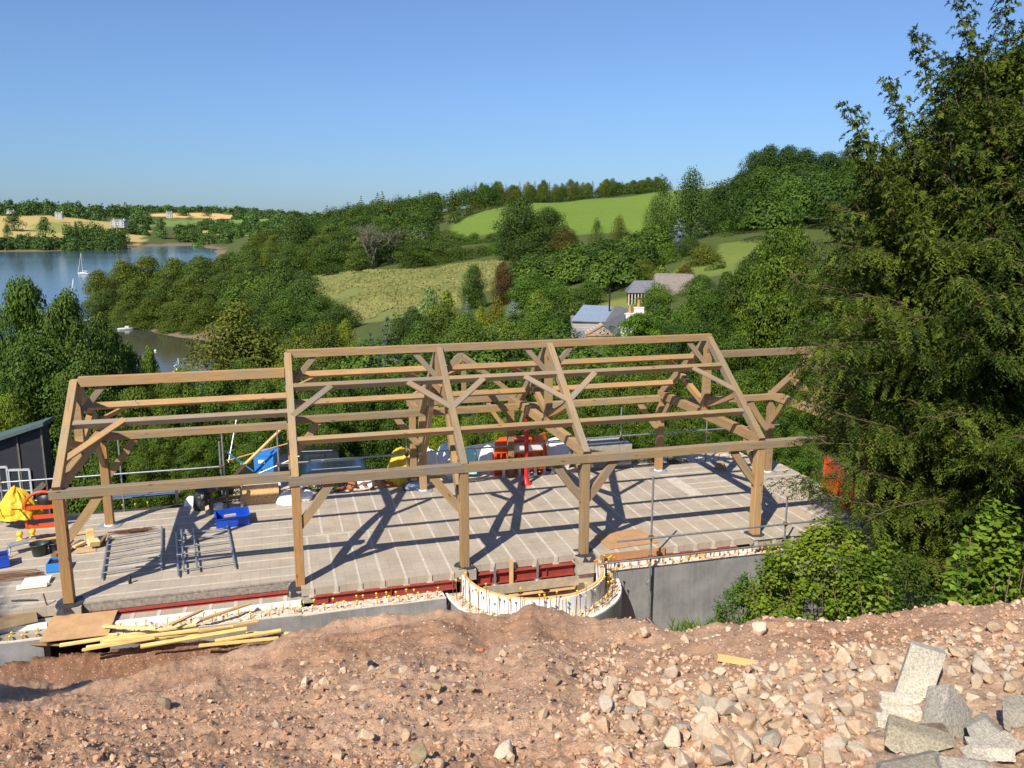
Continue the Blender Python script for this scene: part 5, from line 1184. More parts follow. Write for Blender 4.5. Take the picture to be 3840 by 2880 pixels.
for px, py, Y, s, lab, c in [(1392, 1376, 6.9, .085, 'rounded cream boulder perched on the rim of the soil bank', (1.12, 1.05, .95)), (1480, 1388, 6.4, .075, 'cream stone half buried near the rim of the bank', (1.05, .95, .85)), (1640, 1368, 6.6, .10, 'upright white stone on the rim in front of the grass', (1.18, 1.15, 1.1)),
        (1196, 1476, 5.3, .06, 'dark brown angular stone sitting alone in the middle of the bank', (.70, .60, .50)), (945, 1493, 5.2, .05, 'dark brown stone in the middle of the bank', (.68, .58, .48)), (1040, 1410, 6.6, .05, 'brick red stone on the upper bank', (.85, .42, .32)), (355, 1530, 5.4, .07, 'flat dark stone near the shaded hollow', (.60, .55, .48)), (1308, 1535, 4.3, .085, 'pale grey flattened stone beside the rubble', (.95, .97, 1.0)),
        (1090, 1640, 3.15, .075, 'white stone at the very bottom edge', (1.18, 1.16, 1.12)), (905, 1640, 3.2, .06, 'dark olive stone at the bottom edge', (.68, .63, .5)), (2110, 1305, 6.1, .05, 'white stone on the crest below the laurel', (1.15, 1.1, 1.0)), (700, 1480, 5.8, .05, 'cream stone lying alone on the bank', (1.1, 1.0, .9)), (790, 1600, 3.8, .055, 'cream stone among gravel on the lower bank', (1.1, 1.0, .9)), (660, 1440, 6.6, .055, 'pale stone near the end of the timber pile', (1.05, .95, .85))]:
    p = soilhit(px, py)[0]; stone(p.x, p.y, s, lab, None, c, .45)
for k in range(50):
    px = rnd.uniform(560, 1300); Y = rnd.uniform(3.0, 5.6); t = tpx(px, 1550); stone(t*Y, Y, rnd.uniform(.028, .05), 'small pale stone scattered on the red soil bank', 'small stones scattered on the soil bank', scol())
def rubble():
    rng = np.random.default_rng(8); base = []
    for i in range(6):
        me = rock_verts(random.Random(200+i), .7); v = np.array([x.co[:] for x in me.vertices]); f = np.array([p.vertices[:] for p in me.polygons]); base.append((v, f)); bpy.data.meshes.remove(me)
    Vs, Fs, Mi, off = [], [], [], 0
    for i in range(17000):
        Y = math.exp(rng.uniform(math.log(2.6), math.log(7.6))); u = rng.uniform()
        clod = u >= .30; px = rng.uniform(1250, 2300) if u < .2 else rng.uniform(-150, 2300)
        if px > 1880 and Y < 4.3: continue
        if u >= .42 and px < 600 and rng.uniform() < .5 and Y > 5: continue
        isclod = clod and rng.uniform() < .86
        s = rng.uniform(.004, .012)*(1 if rng.uniform() < .85 else 2.4) if isclod else (rng.uniform(.006, .018) if rng.uniform() < .82 else rng.uniform(.018, .036))*(1.35 if u < .2 else .85)
        if px > 1880 and Y < 4.3 and not isclod and rng.uniform() < .45: continue
        if not isclod and u >= .2 and rng.uniform() < .5: continue
        if Y > 6 and rng.uniform() < .35: continue
        t = tpx(px, 1500); x = t*Y; v, f = base[rng.integers(6)]; a = rng.uniform(0, 6.28); ca, sa = math.cos(a), math.sin(a); vv = v*s; vv = np.c_[vv[:, 0]*ca-vv[:, 1]*sa, vv[:, 0]*sa+vv[:, 1]*ca, vv[:, 2]]
        Vs.append(vv + np.array([x, Y, 0])); Vs[-1] = np.c_[Vs[-1]]; Fs.append(f+off); Mi.append(np.full(len(f), 1 if isclod else 0)); off += len(v); Vs[-1][:, 2] += 0
        base_xy.append((x, Y, s, len(v)))
    XY = np.array([(b[0], b[1]) for b in base_xy]); zz = soil_base(XY[:, 0]/XY[:, 1], XY[:, 1]) + soil_rough(XY[:, 0], XY[:, 1])
    V = np.concatenate(Vs); rep = np.repeat(zz + np.array([b[2] for b in base_xy])*.3, [b[3] for b in base_xy]); V[:, 2] += rep
    o = obj('rubble', np_mesh('rubble', V, np.concatenate(Fs), [SMALL, CLOD], mi=np.concatenate(Mi))); o['kind'] = 'stuff'; o['label'] = 'loose gravel and small stones over the soil bank'
base_xy = []
def mat_small():
    m, nt = newmat('small stones'); t = NT(nt); c = t.coords(); n = t.noise(c, 22, 2, .5); n2 = t.noise(c, 60, 4, .7)
    cc = t.ramp(n, [(.30, (.36, .20, .125)), (.45, (.45, .29, .19)), (.58, (.58, .43, .31)), (.75, (.64, .54, .43))]); cc = t.mix(1.0, cc, t.ramp(n2, [(.3, (.75, .72, .7)), (.7, (1.1, 1.1, 1.1))]), 'MULTIPLY')
    t.out(cc, .95, n2, .5, .01, 0, .1); return m
SMALL = mat_small(); CLOD = mat_plain('soil clod', (.43, .255, .16), .96, var=.35, scale=20, bump=.8, bd=.012); rubble()


# ------------------------------------------------------------------ concrete blocks on the rubble
def mat_block():
    m, nt = newmat('dense concrete block'); t = NT(nt); c = t.coords(); n = t.noise(c, 90, 4, .8); n2 = t.noise(c, 3, 4, .6); oi = t.n('ShaderNodeObjectInfo')
    cc = t.ramp(n, [(.33, (.22, .20, .175)), (.5, (.44, .41, .36)), (.68, (.60, .57, .51))]); cc = t.mix(1.0, cc, t.ramp(n2, [(.3, (.82, .8, .77)), (.7, (1.1, 1.1, 1.08))]), 'MULTIPLY'); cc = t.mix(1.0, cc, oi.outputs['Color'], 'MULTIPLY')
    t.out(cc, .95, n, 1.0, .006, 0, .15); return m
CBLK = mat_block()
WB = (1.55, 1.5, 1.4)
def cblock(front, Ys, depth, label, color=(1, 1, 1), near=.10):
    """block given by the four corners of its front face (top left, top right, bottom right, bottom left) and the way it runs back"""
    bm = bmesh.new(); bmesh.ops.create_cube(bm, size=1); bmesh.ops.subdivide_edges(bm, edges=bm.edges[:], cuts=13, use_grid_fill=True)
    cx, cy = sum(f[0] for f in front)/4, sum(f[1] for f in front)/4; hit = soilhit((2640+cx*.9456)/1.73599, (1980+cy*.9456)/1.73599)[0]; sh = hit.y-near-sum(Ys)/4; Ys = [y+sh for y in Ys]
    C = [np.array(at((2640+x*.9456)/1.73599, (1980+y*.9456)/1.73599, Y)) for (x, y), Y in zip(front, Ys)]; D = np.array(depth)
    q = np.array([v.co[:] for v in bm.verts]); u, w, v = q[:, 0:1]+.5, q[:, 1:2]+.5, q[:, 2:3]+.5
    p = (C[0]*(1-u)+C[1]*u)*v + (C[3]*(1-u)+C[2]*u)*(1-v) + D*w; mid = p.mean(0); p = p-mid
    sz = np.array([np.linalg.norm(C[1]-C[0]), np.linalg.norm(D), np.linalg.norm(C[3]-C[0])]); dd = np.sort((.5-np.abs(q))*sz, axis=1); ed = np.exp(-dd[:, 1]/.007)
    k0 = front[0][0]*.37; ch = .5+.5*vnoise(p[:, 0]*24+k0, p[:, 1]*24, p[:, 2]*24); sh = ed*(.002+.014*np.clip(ch-.55, 0, 1)*2); nz = np.stack([vnoise(p[:, 0]*70+k*9, p[:, 1]*70, p[:, 2]*70+k0) for k in range(3)], 1)*.0014
    p = p*(1-sh[:, None]/np.maximum(np.linalg.norm(p, axis=1, keepdims=True), .02)) + nz
    for vv, c in zip(bm.verts, p): vv.co = c
    bmesh.ops.recalc_face_normals(bm, faces=bm.faces[:]); me = bpy.data.meshes.new('concrete_block'); bm.to_mesh(me); bm.free(); me.materials.append(CBLK)
    o = obj('concrete_block', me, None, tuple(mid)); o.color = (*color, 1); return tag(o, label, 'concrete block')
cblock([(822, 458), (962, 502), (900, 690), (748, 678)], (4.22, 4.22, 4.05, 4.05), (.05, .11, -.035), 'tall concrete block standing tilted on end at the back of the block heap', (1.12, 1.1, 1.03), .42)
cblock([(704, 672), (872, 680), (862, 727), (704, 717)], (3.92, 3.92, 3.92, 3.92), (.01, .06, .0), 'upper of two thin cream slabs under the tilted block', WB); cblock([(705, 719), (868, 729), (862, 776), (707, 768)], (3.90, 3.90, 3.90, 3.90), (.01, .06, .0), 'lower of two thin cream slabs under the tilted block', WB)
cblock([(688, 756), (775, 762), (775, 815), (686, 810)], (3.80, 3.80, 3.80, 3.80), (.01, .06, .0), 'small cream block end poking out below the cream slabs', WB)
cblock([(888, 622), (972, 618), (942, 772), (850, 775)], (3.74, 3.66, 3.54, 3.64), (.145, .03, -.15), 'dark grey concrete block leaning with its edge forward', (.86, .86, .85), .36)
cblock([(732, 778), (1000, 868), (800, 930), (714, 862)], (3.50, 3.44, 3.36, 3.44), (.035, .085, .0), 'long dusty concrete block lying on its face at the front of the heap', (.80, .76, .64))
cblock([(1040, 792), (1115, 752), (1200, 830), (1062, 850)], (3.66, 3.72, 3.66, 3.6), (.04, .08, -.02), 'dark concrete block wedged behind the leaning one', (.84, .84, .83))
cblock([(1010, 872), (1195, 800), (1290, 868), (1075, 960)], (3.40, 3.50, 3.46, 3.28), (.02, .08, -.08), 'pale concrete block sloping up at the bottom corner', (1.02, 1.0, .95))
cblock([(1060, 872), (1236, 876), (1240, 930), (1076, 922)], (3.26, 3.26, 3.22, 3.22), (.01, .08, .0), 'pale broken block end on top of the sloping block', (1.12, 1.1, 1.05))
cblock([(700, 935), (930, 885), (1060, 990), (690, 1010)], (3.25, 3.33, 3.18, 3.12), (.02, .08, -.05), 'dark concrete block cut by the bottom edge', (.78, .76, .70)); cblock([(930, 900), (1120, 925), (1200, 1010), (960, 1010)], (3.24, 3.22, 3.1, 3.12), (.02, .08, -.05), 'pale concrete block at the bottom edge with a worn face', (1.0, .98, .93))
cblock([(1184, 712), (1300, 708), (1300, 850), (1190, 800)], (3.86, 3.9, 3.78, 3.74), (.05, .10, .0), 'grey concrete block half out of the picture edge', (.82, .80, .74))
mb = MB(); mb.box((0, 0, 0), (.30, .05, .035)); p = soilhit(1593, 1436)[0]; o = mb.build('timber_offcut', [PINE], None, p + Vector((0, 0, .03)), -.1); o.rotation_euler = (0, .12, -.12); tag(o, 'short yellow batten lying on the rubble', 'batten')
mb = MB(); mb.tube([(0, 0, 0), (.05, -.10, .035)], .022, 12, cap=False); mb.tube([(0, 0, 0), (.05, -.10, .035)], .016, 12, cap=True); p = soilhit(800, 1443)[0]; tag(mb.build('pipe_end', [BLACK], None, Vector((p.x, p.y, soil_z(p.x, p.y)+.03))), 'black plastic pipe end sticking out of the soil bank', 'pipe')

# ------------------------------------------------------------------ scaffolding
def tubeobj(label, pts, cat='scaffold tube', r=.0242, name='scaffold_tube', mat=STEEL, color=None, coupl=(), group=None):
    mb = MB(); pts = [Vector(p) for p in pts]; c = (pts[0]+pts[-1])/2; mb.tube([p-c for p in pts], r, 8); o = mb.build(name, [mat], None, c, color=color); tag(o, label, cat, group)
    for p in coupl:
        k = MB(); k.box((0, 0, 0), (.085, .085, .075)); k.tube([(0, 0, -.055), (0, 0, .055)], .034, 8); k.tube([(-.06, 0, 0), (.06, 0, 0)], .036, 8); q = k.build('coupler', [RUST], o, Vector(p)-c, YAW, (.9, .9, .95))
    return o
S = tubeobj
up1 = bw(12.85, -.62); up2 = bw(16.45, -.66); up3 = bw(19.6, -.70)
def fz(F, base):   # height on the vertical line through base that is seen at row F
    r = ray(1920, F); return None
S('tall upright scaffold tube standing in front of the stout end wall', [bw(12.85, -.68, -2.4), bw(12.85, -.68, 2.05)], coupl=[bw(12.85, -.68, .04), bw(12.85, -.68, .55), bw(12.85, -.68, -1.55)])
S('short upright scaffold tube beside the stout post at the tall end', [bw(16.5, -.68, -.9), bw(16.5, -.68, 1.25)], coupl=[bw(16.5, -.68, .04), bw(16.5, -.68, .52)])
S('upright scaffold tube in front of the corner post by the yew', [bw(19.4, -.70, -.9), bw(19.4, -.70, 1.2)], coupl=[bw(19.4, -.70, .5)])
S('upper scaffold guard rail in front of the tall end', [bw(11.95, -.74, .55), bw(21.5, -.74, .52)]); S('lower scaffold guard rail in front of the tall end', [bw(11.5, -.74, .04), bw(21.5, -.74, .02)])
S('thin diagonal scaffold tube leaning from the floor to the front upright', [bw(14.0, .5, .03), bw(12.75, -.72, -.62)])
S('long raking scaffold tube propping the front upright in the grass', [bw(12.75, -.80, -1.45), bw(13.6, -1.5, -2.4)]); S('short raking scaffold tube beside the long raking one', [bw(12.75, -.95, -2.0), bw(13.2, -1.6, -2.6)])
# rear rails
S('rear upper guard rail behind the low wing', [bw(-6, 6.45, 1.02), bw(2.75, 6.45, 1.02)]); S('rear lower guard rail beside the orange barrier', [bw(-6, 6.42, .45), bw(-1.0, 6.42, .45)])
S('rear upright at the end of the upper guard rail', [bw(2.75, 6.5, -.3), bw(2.75, 6.5, 1.75)], coupl=[bw(2.75, 6.47, 1.02)]); S('rear upright next to the yellow cover', [bw(-2.85, 6.5, -.3), bw(-2.85, 6.5, 2.0)], coupl=[bw(-2.85, 6.47, 1.02), bw(-2.85, 6.47, .45)])
S('rear upright behind the rear post of the low wing', [bw(.12, 6.55, -.3), bw(.12, 6.55, 2.2)])
for k, (a, z, lab) in enumerate(((4.35, 1.95, 'rear upright beside the strand board'), (8.1, 1.9, 'rear upright in front of the yellow sack'), (13.6, 1.75, 'slim rear upright beside the white sack'), (15.1, 2.0, 'tall rear upright behind the concrete block pack'), (18.2, 1.4, 'rear upright near the back corner post'))):
    S(lab, [bw(a, 6.55, -.3), bw(a, 6.55, z)], coupl=[bw(a, 6.52, .95)])
S('upper rear rail across the tall bays', [bw(4.3, 6.52, .95), bw(13.3, 6.52, 1.0)]); S('lower rear rail across the tall bays', [bw(4.9, 6.5, .45), bw(13.3, 6.5, .48)]); S('upper rear rail behind the tall end', [bw(12.6, 6.6, 1.03), bw(21, 6.6, 1.03)]); S('lower rear rail behind the tall end', [bw(13.3, 6.58, .5), bw(21, 6.58, .5)])
S('slanting scaffold tube tied to the rear upright near the blue bin', [bw(2.95, 6.9, 1.0), bw(3.25, 7.6, 2.3)]); S('rear upright near the dark sheet', [bw(2.85, 6.3, -.2), bw(2.85, 6.3, 2.0)]); S('raking scaffold tube in front of the blue bin', [bw(3.6, 6.6, .62), bw(4.95, 6.5, 1.15)])
S('long yellowish timber pole leaning over the rear rail', [bw(3.05, 6.2, .75), bw(4.45, 6.6, 1.95)], 'pole', .045, 'timber_pole', PINE, (.95, .85, .8)); S('thin rusty pole crossing behind the leaning timber pole', [bw(2.9, 6.9, 1.05), bw(5.0, 7.2, 1.45)], 'pole', .022, 'timber_pole', PINE, (.8, .62, .55))
S('light blue strap stretched down from the rear upright', [bw(2.95, 6.4, 1.45), bw(3.65, 6.6, .75)], 'strap', .022, 'strap', LBLUE, (1.4, 1.3, 1.1))

# the two pairs of aluminium ladder frames lying on the floor
def ladder(corners, n, label, mini=None):
    c = sum((bw(*p) for p in corners), Vector())/4; root = thing('scaffold_ladder', label, 'ladder frame', c)
    L = [bw(a, w, .06)-c for a, w in corners]   # near stile bottom, far..., order: stile A front, stile A rear, stile B front, stile B rear
    for s in (0, 2):
        mb = MB(); mb.tube([L[s], L[s+1]], .026, 8); mb.build('stile', [STEEL], root)
        for q in (0, 1):
            k = MB(); d = (L[s+1]-L[s]).normalized()*(1 if q else -1); k.tube([L[s+q], L[s+q]+d*.12], .019, 8); k.build('spigot', [RUST if q else STEEL], root)
    for i in range(n):
        f = .07+.86*i/(n-1); mb = MB(); p, q = L[0].lerp(L[1], f)+Vector((0, 0, .015)), L[2].lerp(L[3], f)+Vector((0, 0, .015)); mb.tube([p, q], .019, 8); mb.build('rung', [STEEL], root)
    if mini:
        for f in mini:
            mb = MB(); mb.tube([L[0].lerp(L[2], f)+Vector((0, 0, .05)), L[1].lerp(L[3], f)+Vector((0, 0, .05))], .022, 8); mb.build('cross_stile', [STEEL], root)
    return root
ladder([(.44, 1.53), (.14, 4.1), (1.66, 1.75), (1.36, 4.4)], 6, 'galvanised ladder frame lying on the low wing floor near the twig heap'); ladder([(2.08, 1.22), (1.75, 4.0), (3.30, 1.38), (3.0, 4.1)], 6, 'galvanised ladder frame with extra uprights lying beside the blue tray', (.10, .33))

# ------------------------------------------------------------------ clutter on the floor
def tray():
    root = thing('plastic_tray', 'deep blue plastic tray with timber bits, on the low wing floor', 'tray', bw(3.1, 4.55, 0), YAW+.10)
    mb = MB(); L, W, H, t = .82, .74, .24, .03
    mb.box((0, 0, .015), (L, W, .03)); mb.box((0, -W/2, H/2), (L, t, H)); mb.box((0, W/2, H/2), (L, t, H)); mb.box((-L/2+.001, 0, H/2-.002), (t, W-t, H)); mb.box((L/2-.001, 0, H/2-.002), (t, W-t, H)); mb.build('bin', [BLUE], root)
    mb = MB()
    for s in (-1, 1): mb.box((0, s*(W/2+.012), H+.006), (L+.07, .05, .02)); mb.box((s*(L/2+.012), 0, H+.004), (.05, W-.03, .018))
    mb.build('rim', [BLUE], root)
tray()
def loosewood(a, w, z, sx, sy, sz, rot, label, mat=PINE, color=None, tilt=(0, 0), name='timber_offcut', cat='offcut'):
    mb = MB(); mb.box((0, 0, 0), (sx, sy, sz)); o = mb.build(name, [mat], None, bw(a, w, z+sz/2), YAW+rot, color); o.rotation_euler = (tilt[0], tilt[1], YAW+rot); return tag(o, label, cat)
loosewood(3.05, 4.5, .19, .30, .07, .05, .2, 'pale stick lying in the blue tray', GREYW, (1.6, 1.5, 1.5)); 
loosewood(-.28, 4.1, .16, .16, .2, .14, .3, 'square oak offcut on top of the offcut heap'); loosewood(-.24, 3.95, 0, .18, .18, .16, .1, 'lower oak offcut under the square one', color=(1.05, .95, .9)); loosewood(-.10, 3.55, .10, .24, .22, .12, .5, 'bright cut oak block in front of the offcut heap', color=(1.15, 1.2, 1.3), tilt=(.2, .15))
loosewood(-.26, 3.45, .01, .42, .36, .02, .2, 'small plywood sheet under the offcuts', PLY, tilt=(0, .05), name='plywood_sheet', cat='sheet'); loosewood(.06, 3.75, 0, .05, .42, .20, -.15, 'brown board standing on edge by the offcuts', DARKW, (2.2, 1.9, 1.6), tilt=(.1, .4)); loosewood(-.46, 3.7, .05, .34, .10, .05, 1.0, 'rounded pale stick by the offcuts', color=(1.1, 1.1, 1.1))
loosewood(-.85, 3.7, .02, .12, 1.1, .06, -.1, 'dark plank on the floor behind the first front post', DARKW, (1.4, 1.3, 1.2), name='plank', cat='plank'); loosewood(-.6, 3.6, .02, .10, 1.0, .05, -.25, 'second dark plank beside the first dark plank', DARKW, name='plank', cat='plank'); loosewood(-.75, 4.55, .03, .8, .06, .05, .25, 'pine batten lying behind the oak offcuts', name='batten', cat='batten')
loosewood(-1.45, 3.75, .24, 1.0, .09, .03, .12, 'orange brown plank resting on the dark bucket', PINE, (.95, .75, .6), tilt=(0, -.04), name='plank', cat='plank')
for k in range(14):
    pass
def twigs():
    rng = random.Random(4); mb = MB()
    for i in range(38):
        a = rng.uniform(-.25, .25)+.1; c = Vector((rng.gauss(0, .16), rng.gauss(0, .05), rng.uniform(.01, .06))); d = Vector((math.cos(a), math.sin(a)*.7, rng.uniform(-.1, .1)))*rng.uniform(.18, .34)
        mb.tube([c-d, c+Vector((0, rng.gauss(0, .02), .02)), c+d], .008, 5)
    bobj('wire_tie', mb, [RUST], 'heap of rusty bent wire ties on the floor in front of the rear post', 'wire ties', .62, 4.42, .02, color=(.75, .7, .7))
twigs()
def bucket(a, w, r, h, label, mat, color=None, name='bucket'):
    root = thing(name, label, 'bucket', bw(a, w, .005)); mb = MB(); mb.lathe([(r*.78, 0), (r, h), (r*1.07, h+.002), (r*1.06, h-.025), (r*.93, h-.02), (r*.74, .02)], 18); mb.build('body', [mat], root, color=color)
    mb = MB(); mb.tube([(r*1.0*math.cos(t), r*1.0*math.sin(t)*.2, h-.03-abs(math.sin(t))*.10) for t in np.linspace(math.pi, 2*math.pi, 9)], .005, 5); mb.build('handle', [STEEL], root, color=(.5, .5, .5))
bucket(-1.27, 3.45, .20, .30, 'dark green black bucket under the orange brown plank', BLACK, (1.3, 1.8, 1.6)); bucket(-.93, 3.55, .17, .26, 'dark ribbed bucket next to the first post', BLACK, (1.5, 1.7, 1.5)); bucket(-2.92, 6.2, .17, .36, 'white bucket next to the yellow cover', WHITE)
def plug(a, w, label, color=None):
    root = thing('screw_jack', label, 'jack', bw(a, w, 0)); mb = MB(); mb.lathe([(.10, 0), (.10, .03), (.05, .05), (.045, .13), (.07, .16)], 12); mb.build('base', [YCAP], root, color=color); mb = MB(); mb.lathe([(.07, .16), (.075, .22), (.03, .25)], 12); mb.build('knob', [YCAP], root, color=color)
plug(-1.98, 4.58, 'yellow jack with a round knob in front of the yellow cover'); plug(-1.72, 4.68, 'yellow jack with a wide foot in front of the orange barrier', (1.05, 1, .9))
mb = MB(); mb.box((0, 0, .10), (.62, .22, .20)); mb.box((0, 0, .205), (.60, .20, .02)); mb.tube([(-.1, 0, .21), (-.1, 0, .25), (.1, 0, .25), (.1, 0, .21)], .012, 6); bobj('tool_case', mb, [BLACK], 'long black tool case behind the orange brown plank', 'tool case', -1.32, 4.15, .01, .1, color=(1.3, 1.3, 1.5))
def stepstool():
    root = thing('step_platform', 'grey folding step platform with yellow feet on the floor', 'step platform', bw(-1.72, 3.75, 0), YAW+.45)
    mb = MB(); mb.box((0, 0, .25), (.62, .28, .03)); mb.build('top', [STEEL], root, color=(1.3, 1.3, 1.3))
    for x in (-1, 1):
        for y in (-1, 1):
            l = MB(); l.tube([(x*.26, y*.10, .24), (x*.33, y*.18, .03)], .016, 6); g = l.build('leg', [STEEL], root); f = MB(); f.lathe([(.03, 0), (.03, .06)], 8, (x*.335, y*.185, .0)); f.build('foot', [YCAP], g)
stepstool()
def bluecrate(a, w, sx, sy, sz, label, mat=LBLUE, rot=0, color=None):
    root = thing('plastic_crate', label, 'crate', bw(a, w, .01), YAW+rot); mb = MB(); t = .025; mb.box((0, 0, .012), (sx, sy, .024))
    for s in (-1, 1): mb.box((0, s*(sy-t)/2, sz/2), (sx, t, sz)); mb.box((s*(sx-t)/2, 0, sz/2-.001), (t, sy-2*t, sz-.002))
    mb.build('body', [mat], root, color=color); mb = MB(); mb.box((0, 0, sz*.75), (sx-.06, sy-.06, .02)); mb.build('inside_shade', [BLACK], root)  # black sheet stands in for the dark inside of the open crate
bluecrate(-.66, 2.38, .36, .42, .22, 'light blue open crate next to the first front post'); bluecrate(-2.0, 2.95, .40, .40, .28, 'dark blue crate at the picture edge', BLUE, .3)
mb = MB(); mb.lathe([(.035, 0), (.036, .15), (.015, .17), (.016, .20)], 12); bobj('bottle', mb, [BLACK], 'small black bottle standing on the floor near the ladder frames', 'bottle', 1.08, 1.12, .005)
def bars_heap():
    for k in range(9):
        lab = 'rusty steel bar in the bundle left of the first post on the floor'.replace('left of', 'beside'); mb = MB(); mb.tube([(-.75, 0, 0), (.1, .01, .01), (.75, .02, 0)], .012, 6)
        bobj('steel_bar', mb, [RUST], lab, 'steel bar', -1.75+rnd.uniform(-.15, .15), 1.95+k*.05, .03+.012*(k % 3), rnd.uniform(-.06, .06), 'bundle of rusty bars on the floor')
bars_heap()
loosewood(-.92, 1.72, .02, .55, .30, .06, .02, 'white foam strip stacked beside the rusty bars', FOAM, (1, .95, .9), name='foam_strip', cat='foam strip'); loosewood(-.95, 1.42, .02, .60, .10, .07, .05, 'white painted strip with a red end near the rusty bars', FOAM, (1, .9, .85), name='foam_strip', cat='foam strip')
mb = MB(); mb.tube([(-.25, 0, 0), (.1, 0, .02), (.28, .02, 0)], .02, 6); bobj('crowbar', mb, [BLACK], 'black crowbar lying on the floor near the shaded corner', 'crowbar', -.95, .75, .02, -.25)
mb = MB(); mb.box((0, 0, 0), (1.25, 1.0, .02)); o = bobj('plywood_sheet', mb, [PLY], 'big plywood sheet bridging the wall beside the timber pile', 'sheet', .33, -.32, -.20, -.02, color=(.95, .9, .85)); o.rotation_euler = (.05, 0, YAW-.02)
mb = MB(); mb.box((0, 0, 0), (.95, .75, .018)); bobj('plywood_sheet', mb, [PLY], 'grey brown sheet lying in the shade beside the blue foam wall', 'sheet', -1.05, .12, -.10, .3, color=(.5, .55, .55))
mb = MB(); mb.box((0, 0, 0), (1.35, 1.0, .018)); o = bobj('plywood_sheet', mb, [PLY], 'orange plywood sheet on the floor beside the red beam at the stair tower', 'sheet', 12.75, .62, .02, .08, color=(.85, .76, .72))
mb = MB(); mb.box((0, 0, 0), (1.65, .02, .24)); bobj('plywood_sheet', mb, [PLY], 'orange plywood edge board hanging over the red beam', 'sheet', 12.65, -.16, -.10, color=(.85, .68, .62))
mb = MB(); mb.box((0, 0, 0), (.55, .02, .14)); bobj('plywood_sheet', mb, [PLY], 'small light plywood piece tucked under the red beam', 'sheet', 14.3, -.2, -.32, color=(1.3, 1.3, 1.2))
mb = MB(); mb.prism([(-.2, -.1, 0), (.2, -.1, 0), (.12, -.1, .18), (-.12, -.1, .18)], (0, .2, 0)); bobj('timber_offcut', mb, [OAK], 'wedge shaped oak offcut on the floor near the rear corner post', 'offcut', 18.15, 5.45, .0, -.6)
tagp = thing('hammer', 'club hammer leaning on the plywood sheet edge', 'hammer', bw(-.42, .42, -.1), YAW); mb = MB(); mb.tube([(0, 0, .05), (-.06, .02, .36)], .016, 6); mb.build('handle', [DARKW], tagp); mb = MB(); mb.box((0, 0, .03), (.14, .06, .06)); mb.build('head', [STEEL], tagp, color=(.4, .4, .4))

# pile of pine planks on the wall edge
PL = [(450, 1447, 1480, 1290, -.30, 85), (650, 1466, 1760, 1310, -.26, 75), (620, 1482, 1170, 1388, -.22, 70), (1060, 1457, 1860, 1322, -.24, 85), (1500, 1450, 2100, 1392, -.36, 75), (780, 1303, 1180, 1322, -.14, 75), (1290, 1292, 1530, 1178, -.10, 70), (1530, 1250, 1890, 1132, -.10, 75),
      (480, 1385, 890, 1362, -.28, 75), (1860, 1350, 2230, 1356, -.38, 75), (1500, 1345, 1950, 1266, -.16, 80), (1330, 1355, 1760, 1300, -.18, 75), (1620, 1415, 2120, 1335, -.30, 75), (120, 1432, 470, 1442, -.40, 80), (900, 1395, 1500, 1370, -.32, 80), (760, 1420, 1500, 1330, -.20, 80)]
PLAB = ['long bright plank crossing the middle of the timber pile', 'longest plank on top of the timber pile', 'short bright plank at the front of the pile', 'broad plank in the front half of the pile', 'low plank near the end of the pile on the soil', 'plank poking out over the plywood sheet', 'weathered batten leaning on the foam wall', 'grey weathered plank leaning on the foam wall towards the post',
        'plank lying flat beside the plywood sheet', 'plank reaching farthest along the soil', 'weathered plank at the top end of the pile', 'pale plank under the longest plank', 'plank in the shade at the end of the pile', 'dark plank end in the shaded corner', 'plank hidden beneath the front planks', 'split plank in the centre of the pile']
for k, (x0, y0, x1, y1, z, wd) in enumerate(PL):
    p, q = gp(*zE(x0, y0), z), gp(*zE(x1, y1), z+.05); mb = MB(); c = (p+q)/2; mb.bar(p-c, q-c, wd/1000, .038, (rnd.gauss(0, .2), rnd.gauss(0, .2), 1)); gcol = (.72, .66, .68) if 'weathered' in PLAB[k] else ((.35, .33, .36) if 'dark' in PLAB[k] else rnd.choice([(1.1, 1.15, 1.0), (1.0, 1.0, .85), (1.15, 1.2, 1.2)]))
    tag(mb.build('plank', [PINE], None, c, color=gcol), PLAB[k], 'plank')
mb = MB(); mb.prism([(-1.0, 0, -.03), (1.0, 0, .0), (1.0, .06, .06), (-1.0, .06, .03)], (0, .10, 0)); bobj('foam_strip', mb, [FOAM], 'broken white foam strip lying against the low membrane wall', 'foam strip', 6.6, -1.15, -.75, .03, color=(1, .96, .9)); mb = MB(); mb.prism([(-.35, 0, 0), (.4, 0, -.02), (.3, 0, .14), (-.2, 0, .12)], (0, .05, .02)); bobj('foam_strip', mb, [FOAM], 'torn white foam piece half buried in the soil', 'foam strip', 5.3, -1.35, -.95, -.1, color=(.98, .94, .88))

# ------------------------------------------------------------------ barriers, sacks, machines at the rear
def barrier(a, w, label, rot=0, tilt=0, group=None, L=1.25, H=1.0, z=0, panel=False, color=G0):
    root = thing('plastic_barrier', label, 'barrier', bw(a, w, z), YAW+rot, group); root.rotation_euler = (tilt, 0, YAW+rot)
    mb = MB(); t = .045; mb.box((-L/2, 0, H/2), (.06, t, H)); mb.box((L/2, 0, H/2), (.06, t, H))
    mb.box((0, 0, .12), (L-.06, t*.9, .08)); mb.box((0, 0, H-.04), (L-.06, t*.9, .08)); mb.box((0, 0, H-.34), (L-.06, t*.9, .07))
    for k in range(5): mb.box((-L/2+L*(k+1)/6, 0, (H-.26)/2+.02), (.035, t*.8, H-.56))
    mb.build('frame', [ORNG], root, color=color)
    b = MB(); b.box((0, -.004, H-.19), (L-.07, t*.5, .24)); b.build('board', [WHITE if panel else ORNG], root, color=color if not panel else (1, .93, .9))
    for s in (-1, 1): f = MB(); f.box((s*L*.36, 0, .025), (.07, .40, .05)); f.build('foot', [BLACK if s > 0 else ORNG], root)
    return root
